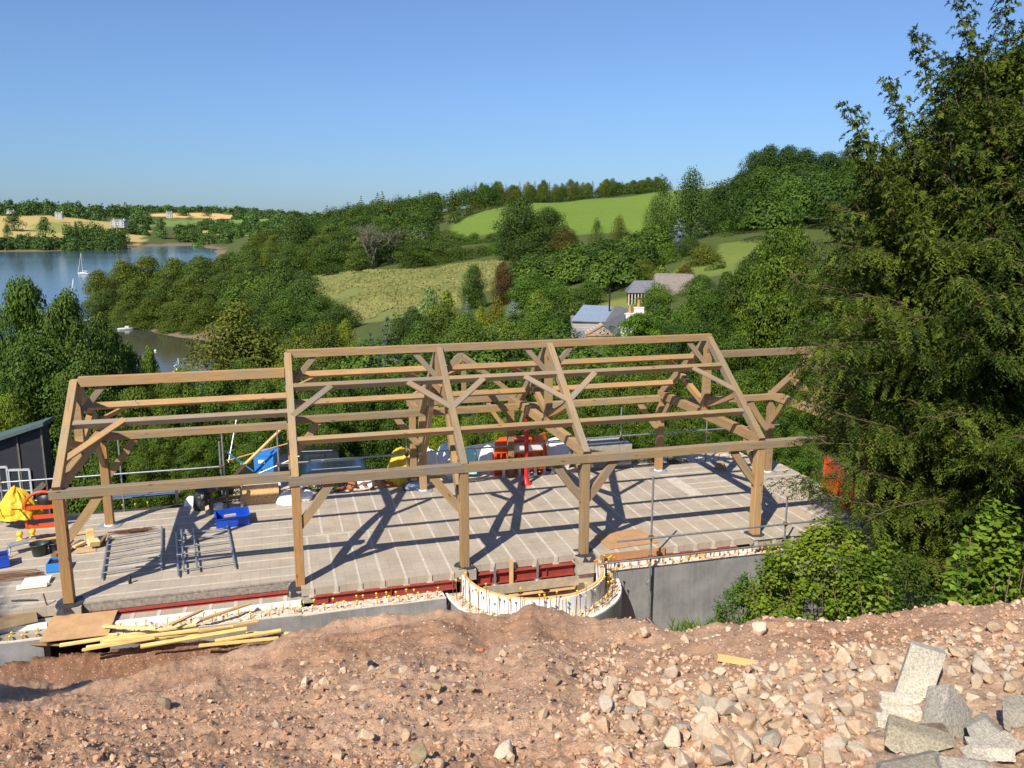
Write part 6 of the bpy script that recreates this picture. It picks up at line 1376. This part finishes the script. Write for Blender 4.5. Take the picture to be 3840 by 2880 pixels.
def arched():
    root = thing('plastic_barrier', 'red orange barrier with an arched top beside the yellow cover', 'barrier', bw(-1.62, 5.45, 0), YAW)
    mb = MB(); mb.tube([(-.42, 0, 0), (-.42, 0, .62)] + [(-.42*math.cos(t), 0, .62+.36*math.sin(t)) for t in np.linspace(.2, math.pi-.2, 9)] + [(.42, 0, .62), (.42, 0, 0)], .04, 8)
    for z in (.06, .30, .56): mb.box((0, 0, z), (.86, .05, .10))
    mb.build('frame', [ORNG], root, color=(.75, .6, .6)); mb = MB(); mb.lathe([(.2, .55), (.27, .65), (.26, .85), (.1, .93)], 12, (.08, .22, 0)); mb.build('drum', [BLACK], root)
arched()
def drape(name, label, cat, c, size, mat, seed, color=None, extra=None, sharp=.28, prof_=(.96, 1.05, 1.0, .72, .40, .02)):
    """a cloth or sack: a lumpy closed skin with folds"""
    root = thing(name, label, cat, c); n, m = 30, 16; rng = np.random.default_rng(seed); u = np.linspace(0, 2*math.pi, n, endpoint=False); v = np.linspace(0, 1, m); U, Vv = np.meshgrid(u, v)
    prof = np.interp(Vv, [0, .12, .55, .85, .95, 1], prof_); fold = 1+sharp*.5*vnoise(np.cos(U)*2.2+seed, np.sin(U)*2.2, Vv*1.5)+sharp*.5*np.abs(vnoise(np.cos(U)*4+seed, np.sin(U)*4, Vv*4))
    sq = 1/np.maximum(np.abs(np.cos(U)), np.abs(np.sin(U)))**.55
    X = np.cos(U)*prof*fold*sq*size[0]/2; Y = np.sin(U)*prof*fold*sq*size[1]/2; Z = Vv*size[2]*(1+sharp*.35*vnoise(np.cos(U)*2, np.sin(U)*2+seed))
    ix = np.arange(n*m).reshape(m, n); F = np.stack([ix[:-1], np.roll(ix, -1, 1)[:-1], np.roll(ix, -1, 1)[1:], ix[1:]], -1).reshape(-1, 4)
    obj('fabric', np_mesh(name, np.stack([X, Y, Z], -1).reshape(-1, 3), F, [mat], smooth=False), root, color=color)
    if extra: extra(root)
    return root
def xl(root):   # things under the yellow cover
    mb = MB(); mb.lathe([(.05, .0), (.16, .02), (.16, .09), (.05, .11)], 14, (-.1, -.2, .03), rot=Matrix.Rotation(R(90), 3, 'X')); mb.build('wheel', [BLACK], root)
    for s in (-1, 1): h = MB(); h.tube([(s*.22, .2, .25), (s*.25, -.35, .28), (s*.28, -.75, .42)], .018, 6); h.build('handle', [STEEL], root)
drape('covered_barrow', 'wheelbarrow under a crumpled yellow cover', 'wheelbarrow', bw(-2.30, 5.75, .30), (.82, .7, .72), YBAG, 3, None, xl, .5, (1.1, 1.05, .72, .40, .22, .02))
drape('rubble_sack', 'yellow rubble sack standing by the rear rail', 'sack', bw(8.05, 7.05, -.09), (.9, .8, 1.1), YBAG, 5, None, None, .22)
drape('bin_bag', 'dark blue bag lying in front of the yellow rubble sack', 'bag', bw(8.2, 6.05, .0), (.55, .4, .25), BLACK, 6, (.8, 2.0, 5.0))
for a, w, s, h, lab, sd_ in ((8.95, 7.55, .62, .9, 'white jumbo sack between the rear post and the yellow sack', 7), (9.65, 7.8, .75, .95, 'white jumbo sack with a peaked top behind the rear post', 8), (9.75, 7.1, .6, .6, 'lower white jumbo sack at the porch opening', 9), (13.25, 7.5, .9, .95, 'big white jumbo sack beside the concrete block pack', 10), (1.95, 6.35, .42, .35, 'white sack slumped at the rear edge of the low wing', 13), (10.85, 7.5, .5, .85, 'crumpled silver white sack beside the grey car', 14), (4.55, 5.75, .55, .32, 'white sack of rubble bits beside the strand board', 15), (5.0, 6.0, .5, .28, 'grey white sack lying by the second rear rail', 16), (6.9, 7.0, .5, .35, 'small white sack on the brick rubble', 17)):
    drape('jumbo_sack', lab, 'sack', bw(a, w, -.09 if w > 6.3 else 0), (s, s*.9, h), WSACK, sd_, None, None, .2)
drape('hanging_bag', 'turquoise bag hanging on the rear rail', 'bag', bw(10.2, 7.0, .05), (.42, .2, .85), WSACK, 21, (.45, 1.0, 1.05)); drape('hanging_bag', 'yellow bag hanging on the rear rail beside the turquoise one', 'bag', bw(9.75, 7.0, .25), (.32, .2, .7), YBAG, 22, (.75, .9, 1))
# brick rubble and weeds heap behind the floor
for k in range(46):
    mb = MB(); mb.box((0, 0, 0), (.21, .10, .065)); a, w = rnd.uniform(5.9, 7.7), rnd.uniform(6.6, 7.5); o = bobj('brick', mb, [PLY], 'old orange brick in the rubble heap behind the floor', 'brick', a, w, -.06+rnd.uniform(0, .28)*(1-abs(a-6.8)/1.2), rnd.uniform(0, 6), 'old bricks heaped behind the floor', rnd.choice([(.8, .42, .3), (.9, .55, .4), (1.1, .9, .75), (.7, .4, .32)])); o.rotation_euler = (rnd.gauss(0, .4), rnd.gauss(0, .4), rnd.uniform(0, 6))
leafy_bush('weed_clump', 'green weeds growing beside the brick rubble heap', bw(5.5, 7.0, -.1), (1.3, .8, .55), 1500, .05, (1.2, 1.2, .8), 31, lobes=24, stems=4, cat='weeds'); leafy_bush('weed_clump', 'yellow flowered weeds behind the concrete block pack', bw(16.6, 7.0, -.1), (2.2, .8, .6), 2200, .05, (1.9, 1.2, .7), 32, lobes=30, stems=4, cat='weeds'); leafy_bush('weed_clump', 'green weeds around the strand board', bw(3.6, 6.8, -.1), (1.8, .7, .6), 1500, .05, (1.3, 1.2, .8), 33, lobes=24, stems=4, cat='weeds')
# stacked orange barriers behind the rear porch
for k in range(6): barrier(11.55+k*.06, 7.0+k*.11, 'orange barrier in the upright stack behind the red prop', .12+rnd.uniform(-.05, .05), .05, 'stack of orange barriers behind the red prop', L=1.15, H=1.12, z=-.09)
barrier(11.95, 6.82, 'orange barrier with a white reflective board at the front of the stack', .06, .06, None, L=1.2, H=1.1, z=-.09, panel=True)
barrier(12.55, 6.95, 'bright red orange barrier end sticking up beside the white jumbo sack', .7, -.08, None, L=.6, H=1.25, z=-.09)
for k in range(7):
    mb = MB(); mb.box((0, 0, .2), (.09, .03, .42)); bobj('barrier_foot', mb, [WHITE], 'striped white barrier leg panel leaning in the stack', 'barrier leg', 11.15+k*.27+rnd.uniform(-.04, .04), 6.62, -.09, rnd.uniform(-.3, .3), 'white barrier legs behind the red prop', (1, .80, .78) if k % 2 else (1, .97, .92))
for k in range(5): barrier(19.85+k*.05, 1.55+k*.17, 'orange barrier stacked at the end of the floor behind the yew sprays', 1.35, -.10+.03*k, 'orange barriers at the end of the floor', L=1.5, H=1.0, color=(1, .95, .9))
# pack of concrete blocks
for r_ in range(4):
    for c_ in range(4):
        mb = MB(); mb.box((0, 0, 0), (.43, .9, .21)); bobj('concrete_block', mb, [CONC], 'grey concrete block in the squared pack behind the tall bay', 'concrete block', 13.95+c_*.44, 6.95, .02+r_*.215, rnd.uniform(-.015, .015), 'pack of concrete blocks behind the tall bay', (.86, .9, .96))
# the red prop that stands in for a missing post
prop = thing('steel_prop', 'red steel prop holding up the tie beam where a rear post is missing', 'prop', bw(11.62, 5.62, 0), YAW)
mb = MB(); mb.tube([(0, 0, .26), (0, 0, 2.40)], .065, 12); mb.build('tube', [REDP], prop); mb = MB(); mb.lathe([(.19, 0), (.18, .03), (.10, .10), (.066, .27)], 12); mb.build('foot', [REDP], prop); mb = MB(); mb.box((0, 0, 2.40), (.2, .2, .02)); mb.build('head_plate', [REDP], prop)
# trench and shuttering behind the low wing
def board(a, w, z, sx, sy, sz, label, mat, color=None, rot=0, tilt=(0, 0), name='board', cat='board'):
    return loosewood(a, w, z, sx, sy, sz, rot, label, mat, color, tilt, name, cat)
board(3.82, 5.9, .0, 1.0, .02, .56, 'orange strand board standing at the rear edge of the low wing', OSB, None, 0, (-.2, 0), 'strand_board', 'strand board'); board(3.85, 6.35, .42, 1.05, .3, .03, 'white sheet lying above the strand board', WHITE, None, .05, (0, .06), 'white_sheet', 'sheet')
for a, w, h, lab in ((2.55, 5.35, .85, 'dark shuttering stake nearest the dark sheet'), (2.95, 5.55, .78, 'dark shuttering stake behind the blue tray'), (3.30, 5.7, .80, 'shuttering stake at the edge of the strand board')): board(a, w, -.1, .07, .05, h, lab, DARKW if a < 3.2 else GREYW, None, 0, (0, 0), 'timber_stake', 'stake')
for z, lab in ((.28, 'lower dark rail nailed to the shuttering stakes'), (.58, 'upper dark rail nailed to the shuttering stakes')): board(2.85, 5.6, z, .85, .03, .09, lab, DARKW, None, .1, (0, 0), 'timber_rail', 'rail')
board(3.9, 6.6, .62, 1.7, .06, .05, 'orange pine rail above the white sheet', PINE, (.95, .72, .55), .04, (0, 0), 'timber_rail', 'rail'); board(1.0, 6.7, .42, 1.9, .05, .10, 'pine guard board behind the rear post of the low wing', PINE, (.85, .8, .8), .0, (0, 0), 'guard_board', 'board'); board(1.5, 6.72, -.1, .08, .06, .75, 'short pine stake behind the guard board', PINE, (.85, .8, .8), 0, (0, 0), 'timber_stake', 'stake')
board(2.42, 5.3, 0, .10, .9, .03, 'pale board leaning at the rear corner of the low wing', GREYW, (1.5, 1.4, 1.3), .1, (.25, 0)); drape('dark_sheet', 'black sheet draped over the shuttering at the rear edge', 'sheet', bw(2.25, 5.95, 0), (.38, .5, .75), BLACK, 41, None, None, .35)
bucket(2.7, 5.45, .12, .24, 'small white bucket among the shuttering stakes', WHITE)
mb = MB(); mb.box((0, 0, 0), (1.9, .9, .03)); bobj('folded_tarpaulin', mb, [MEMB], 'blue grey sheet lying beyond the rear rail of the low wing', 'sheet', .6, 7.4, .15, color=(.55, .65, .8))
bn = thing('wheeled_bin', 'bright blue wheeled bin with a white label beyond the rear rail', 'wheelie bin', bw(4.0, 7.6, .05), YAW-.3); mb = MB(); mb.box((0, 0, .5), (.55, .55, .9), None, 0, 1.1); mb.build('body', [LBLUE], bn); mb = MB(); mb.box((0, .02, .98), (.62, .66, .06)); mb.box((0, -.1, 1.03), (.42, .36, .05)); mb.build('lid', [LBLUE], bn, color=(.8, .9, 1)); mb = MB(); mb.box((-.05, -.315, .78), (.2, .02, .1)); mb.build('label_plate', [WHITE], bn)
for s in (-1, 1): mb = MB(); mb.lathe([(.04, -.03), (.10, -.03), (.10, .03), (.04, .03)], 12, (s*.28, .3, .1), rot=Matrix.Rotation(R(90), 3, 'Y')); mb.build('wheel', [BLACK], bn)

# ------------------------------------------------------------------ parked cars
CARP = {}
def carmat(n, c): 
    m, nt = newmat(n); t = NT(nt); t.out(c, .22, None, spec=.6, Coat_Weight=.6, Coat_Roughness=.06); return m
GLASS = mat_plain('car glass', (.02, .025, .03), .06, var=.05, spec=.8, bump=0)
TYRE = mat_plain('tyre rubber', (.02, .02, .02), .85, var=.2)
def car(x, y, z, rot, label, paint, estate=True):
    root = thing('parked_car', label, 'car', (x, y, z), rot); Wd = 1.76
    side = [(-2.1, .32), (-2.15, .55), (-2.1, .78), (-1.15, .95), (1.95, .98), (2.12, .9), (2.15, .5), (2.1, .30)]
    mb = MB(); mb.prism([(px, -Wd/2, pz) for px, pz in side], (0, Wd, 0)); mb.build('body', [paint], root)
    top = 1.46; rear = 1.85 if estate else 1.3
    g = MB(); b = [(-1.15, .95), (1.98, .98), (rear, top-.05), (-.35, top-.05)]; n0 = [(px, -Wd/2+.03, pz) for px, pz in b[:2]] + [(px, -Wd/2+.17, pz) for px, pz in b[2:]]; n1 = [(px, -py, pz) for px, py, pz in n0]
    g.add(n0+n1, [(0, 1, 2, 3), (7, 6, 5, 4), (1, 5, 6, 2), (0, 3, 7, 4), (3, 2, 6, 7)]); g.build('window', [GLASS], root)
    r = MB(); r.prism([(-.42, -Wd/2+.16, top-.06), (rear+.05, -Wd/2+.16, top-.06), (rear-.05, -Wd/2+.18, top), (-.2, -Wd/2+.18, top+.01)], (0, Wd-.33, 0)); r.build('roof', [paint], root)
    for px in (.45, 1.35):
        for s in (-1, 1): q = MB(); q.bar((px, s*(Wd/2-.035), .97), (px, s*(Wd/2-.165), top-.05), .07, .02, (1, 0, 0)); q.build('pillar', [paint], root)
    for s in (-1, 1): q = MB(); q.tube([(-.1, s*.62, top+.04), (rear-.2, s*.62, top+.04)], .018, 6); q.build('roof_rail', [STEEL], root); q = MB(); q.box((-.85, s*(Wd/2+.08), 1.0), (.14, .16, .12)); q.build('mirror', [paint], root); q = MB(); q.box((-2.1, s*.62, .72), (.12, .32, .14)); q.build('headlight', [WHITE], root); q = MB(); q.box((2.1, s*.72, .85), (.1, .2, .26)); q.build('tail_light', [REDP], root)
    for px in (-1.32, 1.3):
        for s in (-1, 1):
            w = MB(); w.lathe([(.18, -.1), (.32, -.1), (.32, .1), (.18, .1)], 18, (px, s*(Wd/2-.08), .32), rot=Matrix.Rotation(R(90), 3, 'X')); o = w.build('wheel', [TYRE], root); h = MB(); h.lathe([(.0, -.09), (.19, -.09), (.19, .09), (.0, .09)], 14, (px, s*(Wd/2-.07), .32), rot=Matrix.Rotation(R(90), 3, 'X')); h.build('rim', [STEEL], o)
NAVY = carmat('navy paint', (.012, .018, .035)); GREYP = carmat('grey paint', (.10, .105, .115)); BLACKP = carmat('black paint', (.012, .012, .014))
car(-7.3, 29.8, -2.45, .25, 'navy estate car parked behind the timber frame', NAVY); car(-9.0, 33.2, -2.75, .15, 'black car with roof rails parked behind the navy one', BLACKP); car(-1.15, 29.4, -1.75, .5, 'dark grey car parked beyond the rear porch', GREYP)

# ------------------------------------------------------------------ buildings
SLATE = mat_plain('slate', (.12, .125, .14), .6, var=.25, scale=3, bump=.3); ZINC = mat_plain('zinc roof', (.30, .36, .44), .4, .3, var=.12, scale=2); THATCH = mat_plain('old thatch', (.235, .20, .175), .95, var=.3, scale=2.5, bump=1.0, bd=.15)
RENDER = mat_plain('white render', (.66, .66, .64), .8, var=.06); TERRA = mat_plain('terracotta', (.55, .25, .12), .8); PANE = mat_plain('window glass', (.03, .04, .05), .08, var=.05, spec=.8, bump=0)
def mat_boards(name, c0, c1, pitch=.22):
    m, nt = newmat(name); t = NT(nt); c = t.coords(); w = t.n('ShaderNodeTexWave', wave_type='BANDS', bands_direction='Z'); w.inputs['Scale'].default_value = 1/pitch*.5*.314*2; w.inputs['Distortion'].default_value = .3; t.l(c, w.inputs['Vector'])
    n = t.noise(t.mapping(c, (.5, .5, 8)), 1.5, 5, .7); cc = t.ramp(n, [(.3, c0), (.7, c1)]); cc = t.mix(t.ramp(w.outputs['Fac'], [(.05, (.7, .7, .7)), (.2, (0, 0, 0))]), cc, (.10, .09, .085)); t.out(cc, .85, w.outputs['Fac'], .4, .03, 0, .2); return m
CLAD = mat_boards('silver timber cladding', (.30, .275, .255), (.46, .43, .40)); SHEDW = mat_boards('black boards', (.020, .021, .026), (.038, .038, .045))
def win(root, x, z, w, h, y=-.03, frame=None, nx=2, nz=2, name='window'):
    f = MB(); t = .06
    f.box((x, y, z+h/2), (w, .06, t)); f.box((x, y, z-h/2), (w, .06, t)); 
    for i in range(nx+1): f.box((x-w/2+w*i/nx, y, z), (t if i in (0, nx) else t*.6, .055, h))
    for i in range(1, nz): f.box((x, y-.001, z-h/2+h*i/nz), (w, .05, t*.6))
    o = f.build(name, [frame or WHITE], root, color=(.55, .57, .6)); p = MB(); p.box((x, y+.02, z), (w-.02, .02, h-.02)); p.build('pane', [PANE], o)  # white frames toned grey blue, shade of the shed front put into the colour
def house_clad():
    o_ = at(2240/1.736, 1240/1.736, 110); root = thing('clad_house', 'timber clad house with a zinc roof, slate gable and white chimneys', 'house', o_, -.02)
    mb = MB(); mb.box((-.72, 3.2, -1.6), (5.06, 6, 5.8)); mb.build('wall', [CLAD], root)
    mb = MB(); mb.add([(-3.4, -.1, 1.25), (1.95, -.1, 1.12), (2.4, 6.4, 2.45), (-1.5, 6.4, 2.62), (-3.4, -.1, 1.42), (1.95, -.1, 1.27), (2.4, 6.4, 2.6), (-1.5, 6.4, 2.77)], [(0, 3, 2, 1), (4, 5, 6, 7), (0, 1, 5, 4), (1, 2, 6, 5), (2, 3, 7, 6), (3, 0, 4, 7)])
    rf = mb.build('zinc_roof', [ZINC], root); k = MB(); k.tube([(1.9, 4.0, 2.2), (1.9, 4.0, 5.2)], .12, 8); k.build('flue_pipe', [BLACK], rf)
    g = MB(); g.prism([(-1.7, -3, -4.4), (2.1, -3, -4.4), (2.1, -3, -.05), (.5, -3, 1.15), (-1.7, -3, -.15)], (0, 3.1, 0)); g.build('gable_wall', [CLAD], root, color=(.95, .93, .9))
    r = MB(); r.add([(.5, -3.2, 1.28), (2.3, -3.2, -.05), (4.4, 3.4, 2.6), (2.7, 3.4, 3.0), (.5, -3.2, 1.14), (2.25, -3.2, -.2), (4.3, 3.4, 2.4), (2.7, 3.4, 2.8)], [(0, 1, 2, 3), (4, 7, 6, 5), (0, 4, 5, 1), (1, 5, 6, 2), (2, 6, 7, 3), (3, 7, 4, 0)]); sl = r.build('slate_roof', [SLATE], root); q = MB(); q.box((2.55, .1, 1.42), (.7, .9, .06), Matrix.Rotation(.55, 3, 'Y')); q.build('rooflight', [PANE], sl)
    for p, q_, nm in (((-1.75, -3.05, -.18), (.5, -3.05, 1.2), 'barge_board'), ((.5, -3.05, 1.2), (2.2, -3.05, -.1), 'barge_board'), ((-1.7, -3.05, -.22), (2.1, -3.05, -.12), 'barge_board')): b = MB(); b.bar(p, q_, .12, .22); b.build(nm, [PLY], root, color=(.75, .7, .62))
    lw = MB(); lw.add([(-3.2, -1.3, -1.0), (-.9, -1.3, -1.0), (-.1, -.05, -.05), (-3.2, -.05, -.05)], [(0, 1, 2, 3)]); lw.build('lean_to_roof', [SLATE], root)
    w = MB(); w.box((3.05, 0, -1.6), (1.9, 3.4, 4.6)); w.box((4.55, 2.6, -.4), (2.2, 2.0, 4.2)); w.build('white_wall', [RENDER], root)
    for x, y, z0, z1, s in ((4.5, 2.2, 1.0, 2.0, 1.5), (5.75, 3.0, 0, 2.7, 1.25)):
        c = MB(); c.box((x, y, (z0+z1)/2), (s, .9, z1-z0)); c.box((x, y, z1+.05), (s+.12, 1.0, .12)); ch = c.build('chimney', [RENDER], root); p = MB(); p.lathe([(.2, 0), (.24, .1), (.17, .9), (.2, 1.0)], 10, (x, y, z1+.1)); p.build('chimney_pot', [TERRA], ch)
    t = MB(); t.box((2.7, .6, .95), (1.3, 1.4, .35), Matrix.Rotation(.2, 3, 'Y')); t.build('brick_parapet', [TERRA], root, color=(.45, .5, .6))
house_clad()
def barn_thatch():
    o_ = at(2450/1.736, 1110/1.736, 150); root = thing('thatched_barn', 'barn with a grey thatched roof and a lower slate roofed wing', 'barn', o_, -.03)
    n = 14; vs = []; prof = [(-3.4, .35), (-3.1, 1.1), (-2.2, 2.5), (-1.1, 3.6), (0, 4.0), (1.1, 3.6), (2.2, 2.5), (3.4, .6)]
    xs = [0.0, .15, .6, 1.4, 3, 5, 6.2, 6.9, 7.25]; sc = [.93, .98, 1, 1.02, 1.0, .99, .99, .95, .88]
    for i, (x, s) in enumerate(zip(xs, sc)):
        for y, z in prof: vs.append((x + (.55 if i >= 6 else 0)*(1-z/4)*-1.2 + (.9*(1-z/4) if i < 2 else 0)*-.2, y*s, z*s+.04*math.sin(x*3+y)))
    m = len(prof); mb = MB(); mb.add(vs, [(i*m+q, i*m+q+1, (i+1)*m+q+1, (i+1)*m+q) for i in range(len(xs)-1) for q in range(m-1)] + [tuple(range(m)), tuple(reversed(range((len(xs)-1)*m, len(xs)*m)))], 0, False); mb.build('thatched_roof', [THATCH], root)
    mb = MB(); mb.box((3.6, 0, -1.0), (6.2, 5.6, 3.0)); mb.build('wall', [DARKW], root); 
    s = MB(); s.add([(-4.9, -2.6, .75), (.2, -2.6, .75), (.2, 0, 2.75), (-3.5, 0, 2.75), (-4.9, 2.6, .75), (.2, 2.6, .75)], [(0, 1, 2, 3), (0, 3, 4), (3, 2, 5, 4)]); s.build('slate_roof', [SLATE], root, color=(1.15, 1.15, 1.2))
    for k in range(8): p = MB(); p.box((-4.6+k*.55, -2.3, -.5), (.16, .16, 2.4)); p.build('veranda_post', [RENDER], root, color=(.85, .78, .68))
    w = MB(); w.box((-2.3, .2, -.55), (4.4, 3.6, 2.4)); w.build('wing_wall', [DARKW], root)
barn_thatch()
SHEDP = mat_plain('black board', (.020, .022, .030), .6, var=.25, scale=2, bump=.1)
def shed():
    p = at(157/1.736, 1598/1.736, 25); root = thing('black_shed', 'black boarded shed with a sloping green grey roof and white glazed door', 'shed', (p.x, p.y, -2.4), .10); H_ = p.z+2.4; L = 7.0; dz = 2.3
    f = MB(); f.prism([(-L, 0, 0), (0, 0, 0), (0, 0, H_), (-L, 0, H_-dz)], (0, .45, 0)); f.build('wall', [SHEDP], root)
    r = MB(); r.add([(-L-.2, -.25, H_-dz-.05), (.15, -.25, H_+.06), (.15, .5, H_+.08), (-L-.2, 3.0, H_-dz-.03)] + [(-L-.2, -.25, H_-dz+.06), (.15, -.25, H_+.17), (.15, .5, H_+.19), (-L-.2, 3.0, H_-dz+.08)], [(3, 2, 1, 0), (4, 5, 6, 7), (0, 1, 5, 4), (1, 2, 6, 5), (2, 3, 7, 6), (3, 0, 4, 7)]); r.build('roof', [SLATE], root, color=(.55, .78, .68))
    for x in (-.03, -.75, -1.5): c = MB(); c.box((x, -.02, (H_+x*dz/L)/2), (.05, .05, H_+x*dz/L-.1)); c.build('cover_strip', [GREYW], root, color=(.35, .36, .4))
    win(root, -.80, 1.75, .62, 2.0, -.04, nx=2, nz=3, name='glazed_door'); win(root, -1.45, 2.1, .62, 1.5, -.04, nx=2, nz=2)
    b = MB(); b.bar((-.42, -.05, 2.0), (-.08, -.05, 2.3), .03, .16); b.build('brace_board', [GREYW], root, color=(.4, .4, .42))
shed()
def farhouse(px, py, Y, L, h, rot, label, wins=3, gab=1):   # pale from afar
    p = at(px, py, Y); root = thing('country_house', label, 'house', (p.x, p.y, p.z-1), rot); W = L*.5
    m = MB(); m.box((0, 0, h/2), (L, W, h+2)); m.build('wall', [RENDER], root, color=(.62, .62, .60)); hr = h*.55
    r = MB(); r.prism([(-L/2-.4, -W/2-.4, h+.98), (-L/2-.4, W/2+.4, h+.98), (-L/2-.4, 0, h+1+hr)], (L+.8, 0, 0)); rf = r.build('roof', [SLATE], root, color=(1.3, 1.35, 1.5))
    for s in (-1, 1): c = MB(); c.box((s*L*.38, 0, h+1+hr), (.9, .8, 2.2)); c.build('chimney', [RENDER], rf, color=(.8, .78, .75))
    for k in range(wins):
        for z in ((h*.28, h*.72) if h > 4 else (h*.55,)): f = MB(); f.box((-L/2+L*(k+.5)/wins, -W/2-.02, z+.2), (L/wins*.38, .1, h*.22)); f.build('window', [PANE], root)
    for g in range(gab): q = MB(); x = -L*.25+g*L*.5; q.prism([(x-L*.12, -W/2-.3, h*.2), (x+L*.12, -W/2-.3, h*.2), (x+L*.12, -W/2-.3, h+1), (x, -W/2-.3, h+1+hr*.8), (x-L*.12, -W/2-.3, h+1)], (0, W*.4, 0)); q.build('gable', [RENDER], root, color=(.62, .62, .60))
farhouse(128, 470, 1240, 10, 5, .1, 'pale country house with gables among dark trees at the top of the dry pasture', 4, 2); farhouse(258, 488, 1030, 17, 5, -.1, 'long white house with slate roofs on the slope above the river', 6, 2); farhouse(366, 468, 1500, 10, 5.5, .2, 'small white cottage below the wheat field', 2, 1); farhouse(24, 459, 1350, 11, 2, 0, 'low white farm building at the far edge of the picture', 4, 0)
p = at(1955, 447, 120); hr_ = thing('slate_cottage', 'grey slate roof glimpsed through the upper yew branches', 'house', (p.x, p.y, p.z-3)); m = MB(); m.box((0, 0, 0), (6, 4, 5)); m.build('wall', [DARKW], hr_); m = MB(); m.prism([(-3.3, -2.4, 2.4), (-3.3, 2.4, 2.4), (-3.3, 0, 4.4)], (6.6, 0, 0)); m.build('roof', [SLATE], hr_, color=(1.7, 1.7, 1.8))

# ------------------------------------------------------------------ boats
def hull(mb, L, B, D, mi=0):
    st_ = [(-.5, .62, .75), (-.3, .9, .8), (0, 1.0, .85), (.25, .78, .92), (.42, .38, 1.0), (.5, .03, 1.06)]; vs = []
    for x, b, d in st_:
        for y, z in ((-1, 1), (-.8, .25), (0, -.15), (.8, .25), (1, 1)): vs.append((x*L, y*b*B/2, z*D*d))
    fs = [(i*5+q, i*5+q+1, i*5+5+q+1, i*5+5+q) for i in range(5) for q in range(4)] + [(0, 1, 2, 3, 4)] + [(i*5, i*5+5, i*5+9, i*5+4) for i in range(5)]; mb.add(vs, fs, mi)
def yacht(fx, fy, rot, L, mast, label, lean=0, z=WATER):
    q = gp(fx, fy, z); root = thing('sailing_yacht', label, 'yacht', (q.x, q.y, z-.05), rot); root.rotation_euler = (lean, 0, rot)
    m = MB(); hull(m, L, L*.33, .85); m.build('hull', [WHITE], root); c = MB(); c.box((.02*L, 0, 1.0), (L*.36, L*.17, .5), None, 0, .8); cb = c.build('cabin', [WHITE], root); w = MB(); w.box((.02*L, 0, 1.02), (L*.28, L*.165, .14)); w.build('window', [PANE], cb)
    t = MB(); t.tube([(.06*L, 0, .8), (.06*L, 0, mast)], .085, 6); t.build('mast', [WHITE], root); b = MB(); b.tube([(.05*L, 0, 2.0), (-.38*L, 0, 1.9)], .13, 6); b.build('boom', [WHITE], root, color=(.8, .85, .95))
    f = MB(); f.tube([(.49*L, 0, .95), (.06*L, 0, mast*.97)], .10, 5); f.build('furled_sail', [WHITE], root); k = MB(); k.tube([(-.48*L, 0, .8), (.06*L, 0, mast)], .02, 4); k.build('stay', [STEEL], root)
yacht(313, 1028, 2.7, 9.5, 12.8, 'white yacht with a tall bare mast moored in open water'); yacht(268, 1150, 2.3, 8, 11.0, 'white yacht with a leaning mast half hidden by the ash tree', .16)
yacht(670, 1400, 1.2, 3, 3.4, 'small moored yacht whose white mast shows beside the big oak'); yacht(766, 1245, 1.2, 3.4, 4.0, 'yacht at the creek edge with only its masthead showing above the oak')
def motorboat(fx, fy, rot, L, label, z=WATER):
    q = gp(fx, fy, z); root = thing('motor_boat', label, 'boat', (q.x, q.y, z-.03), rot); m = MB(); hull(m, L, L*.38, .6); m.build('hull', [WHITE], root); c = MB(); c.box((.08*L, 0, .85), (L*.3, L*.24, .5), None, 0, .75); cb = c.build('cabin', [WHITE], root); w = MB(); w.box((.08*L, 0, .9), (L*.29, L*.245, .16), None, 0, .95); w.build('window', [PANE], cb)
motorboat(472, 1236, .25, 4.8, 'white motor boat resting at the edge of the mud in the creek')
for fx, fy, r_, lab in ((338, 1203, .4, 'white dinghy, first of the three on the mud by the spit'), (358, 1208, -.3, 'white boat in the middle of the three on the mud by the spit'), (382, 1205, .9, 'white boat nearest the trees of the three on the mud by the spit')): motorboat(fx, fy, r_, 3.6, lab)
q = gp(583, 1317, WATER); mb = MB(); mb.lathe([(.05, -.2), (.3, 0), (.3, .25), (.06, .45)], 10); tag(mb.build('mooring_buoy', [WHITE], None, q), 'tiny white mooring buoy in the brown creek', 'buoy')
print('objects', len(bpy.data.objects))
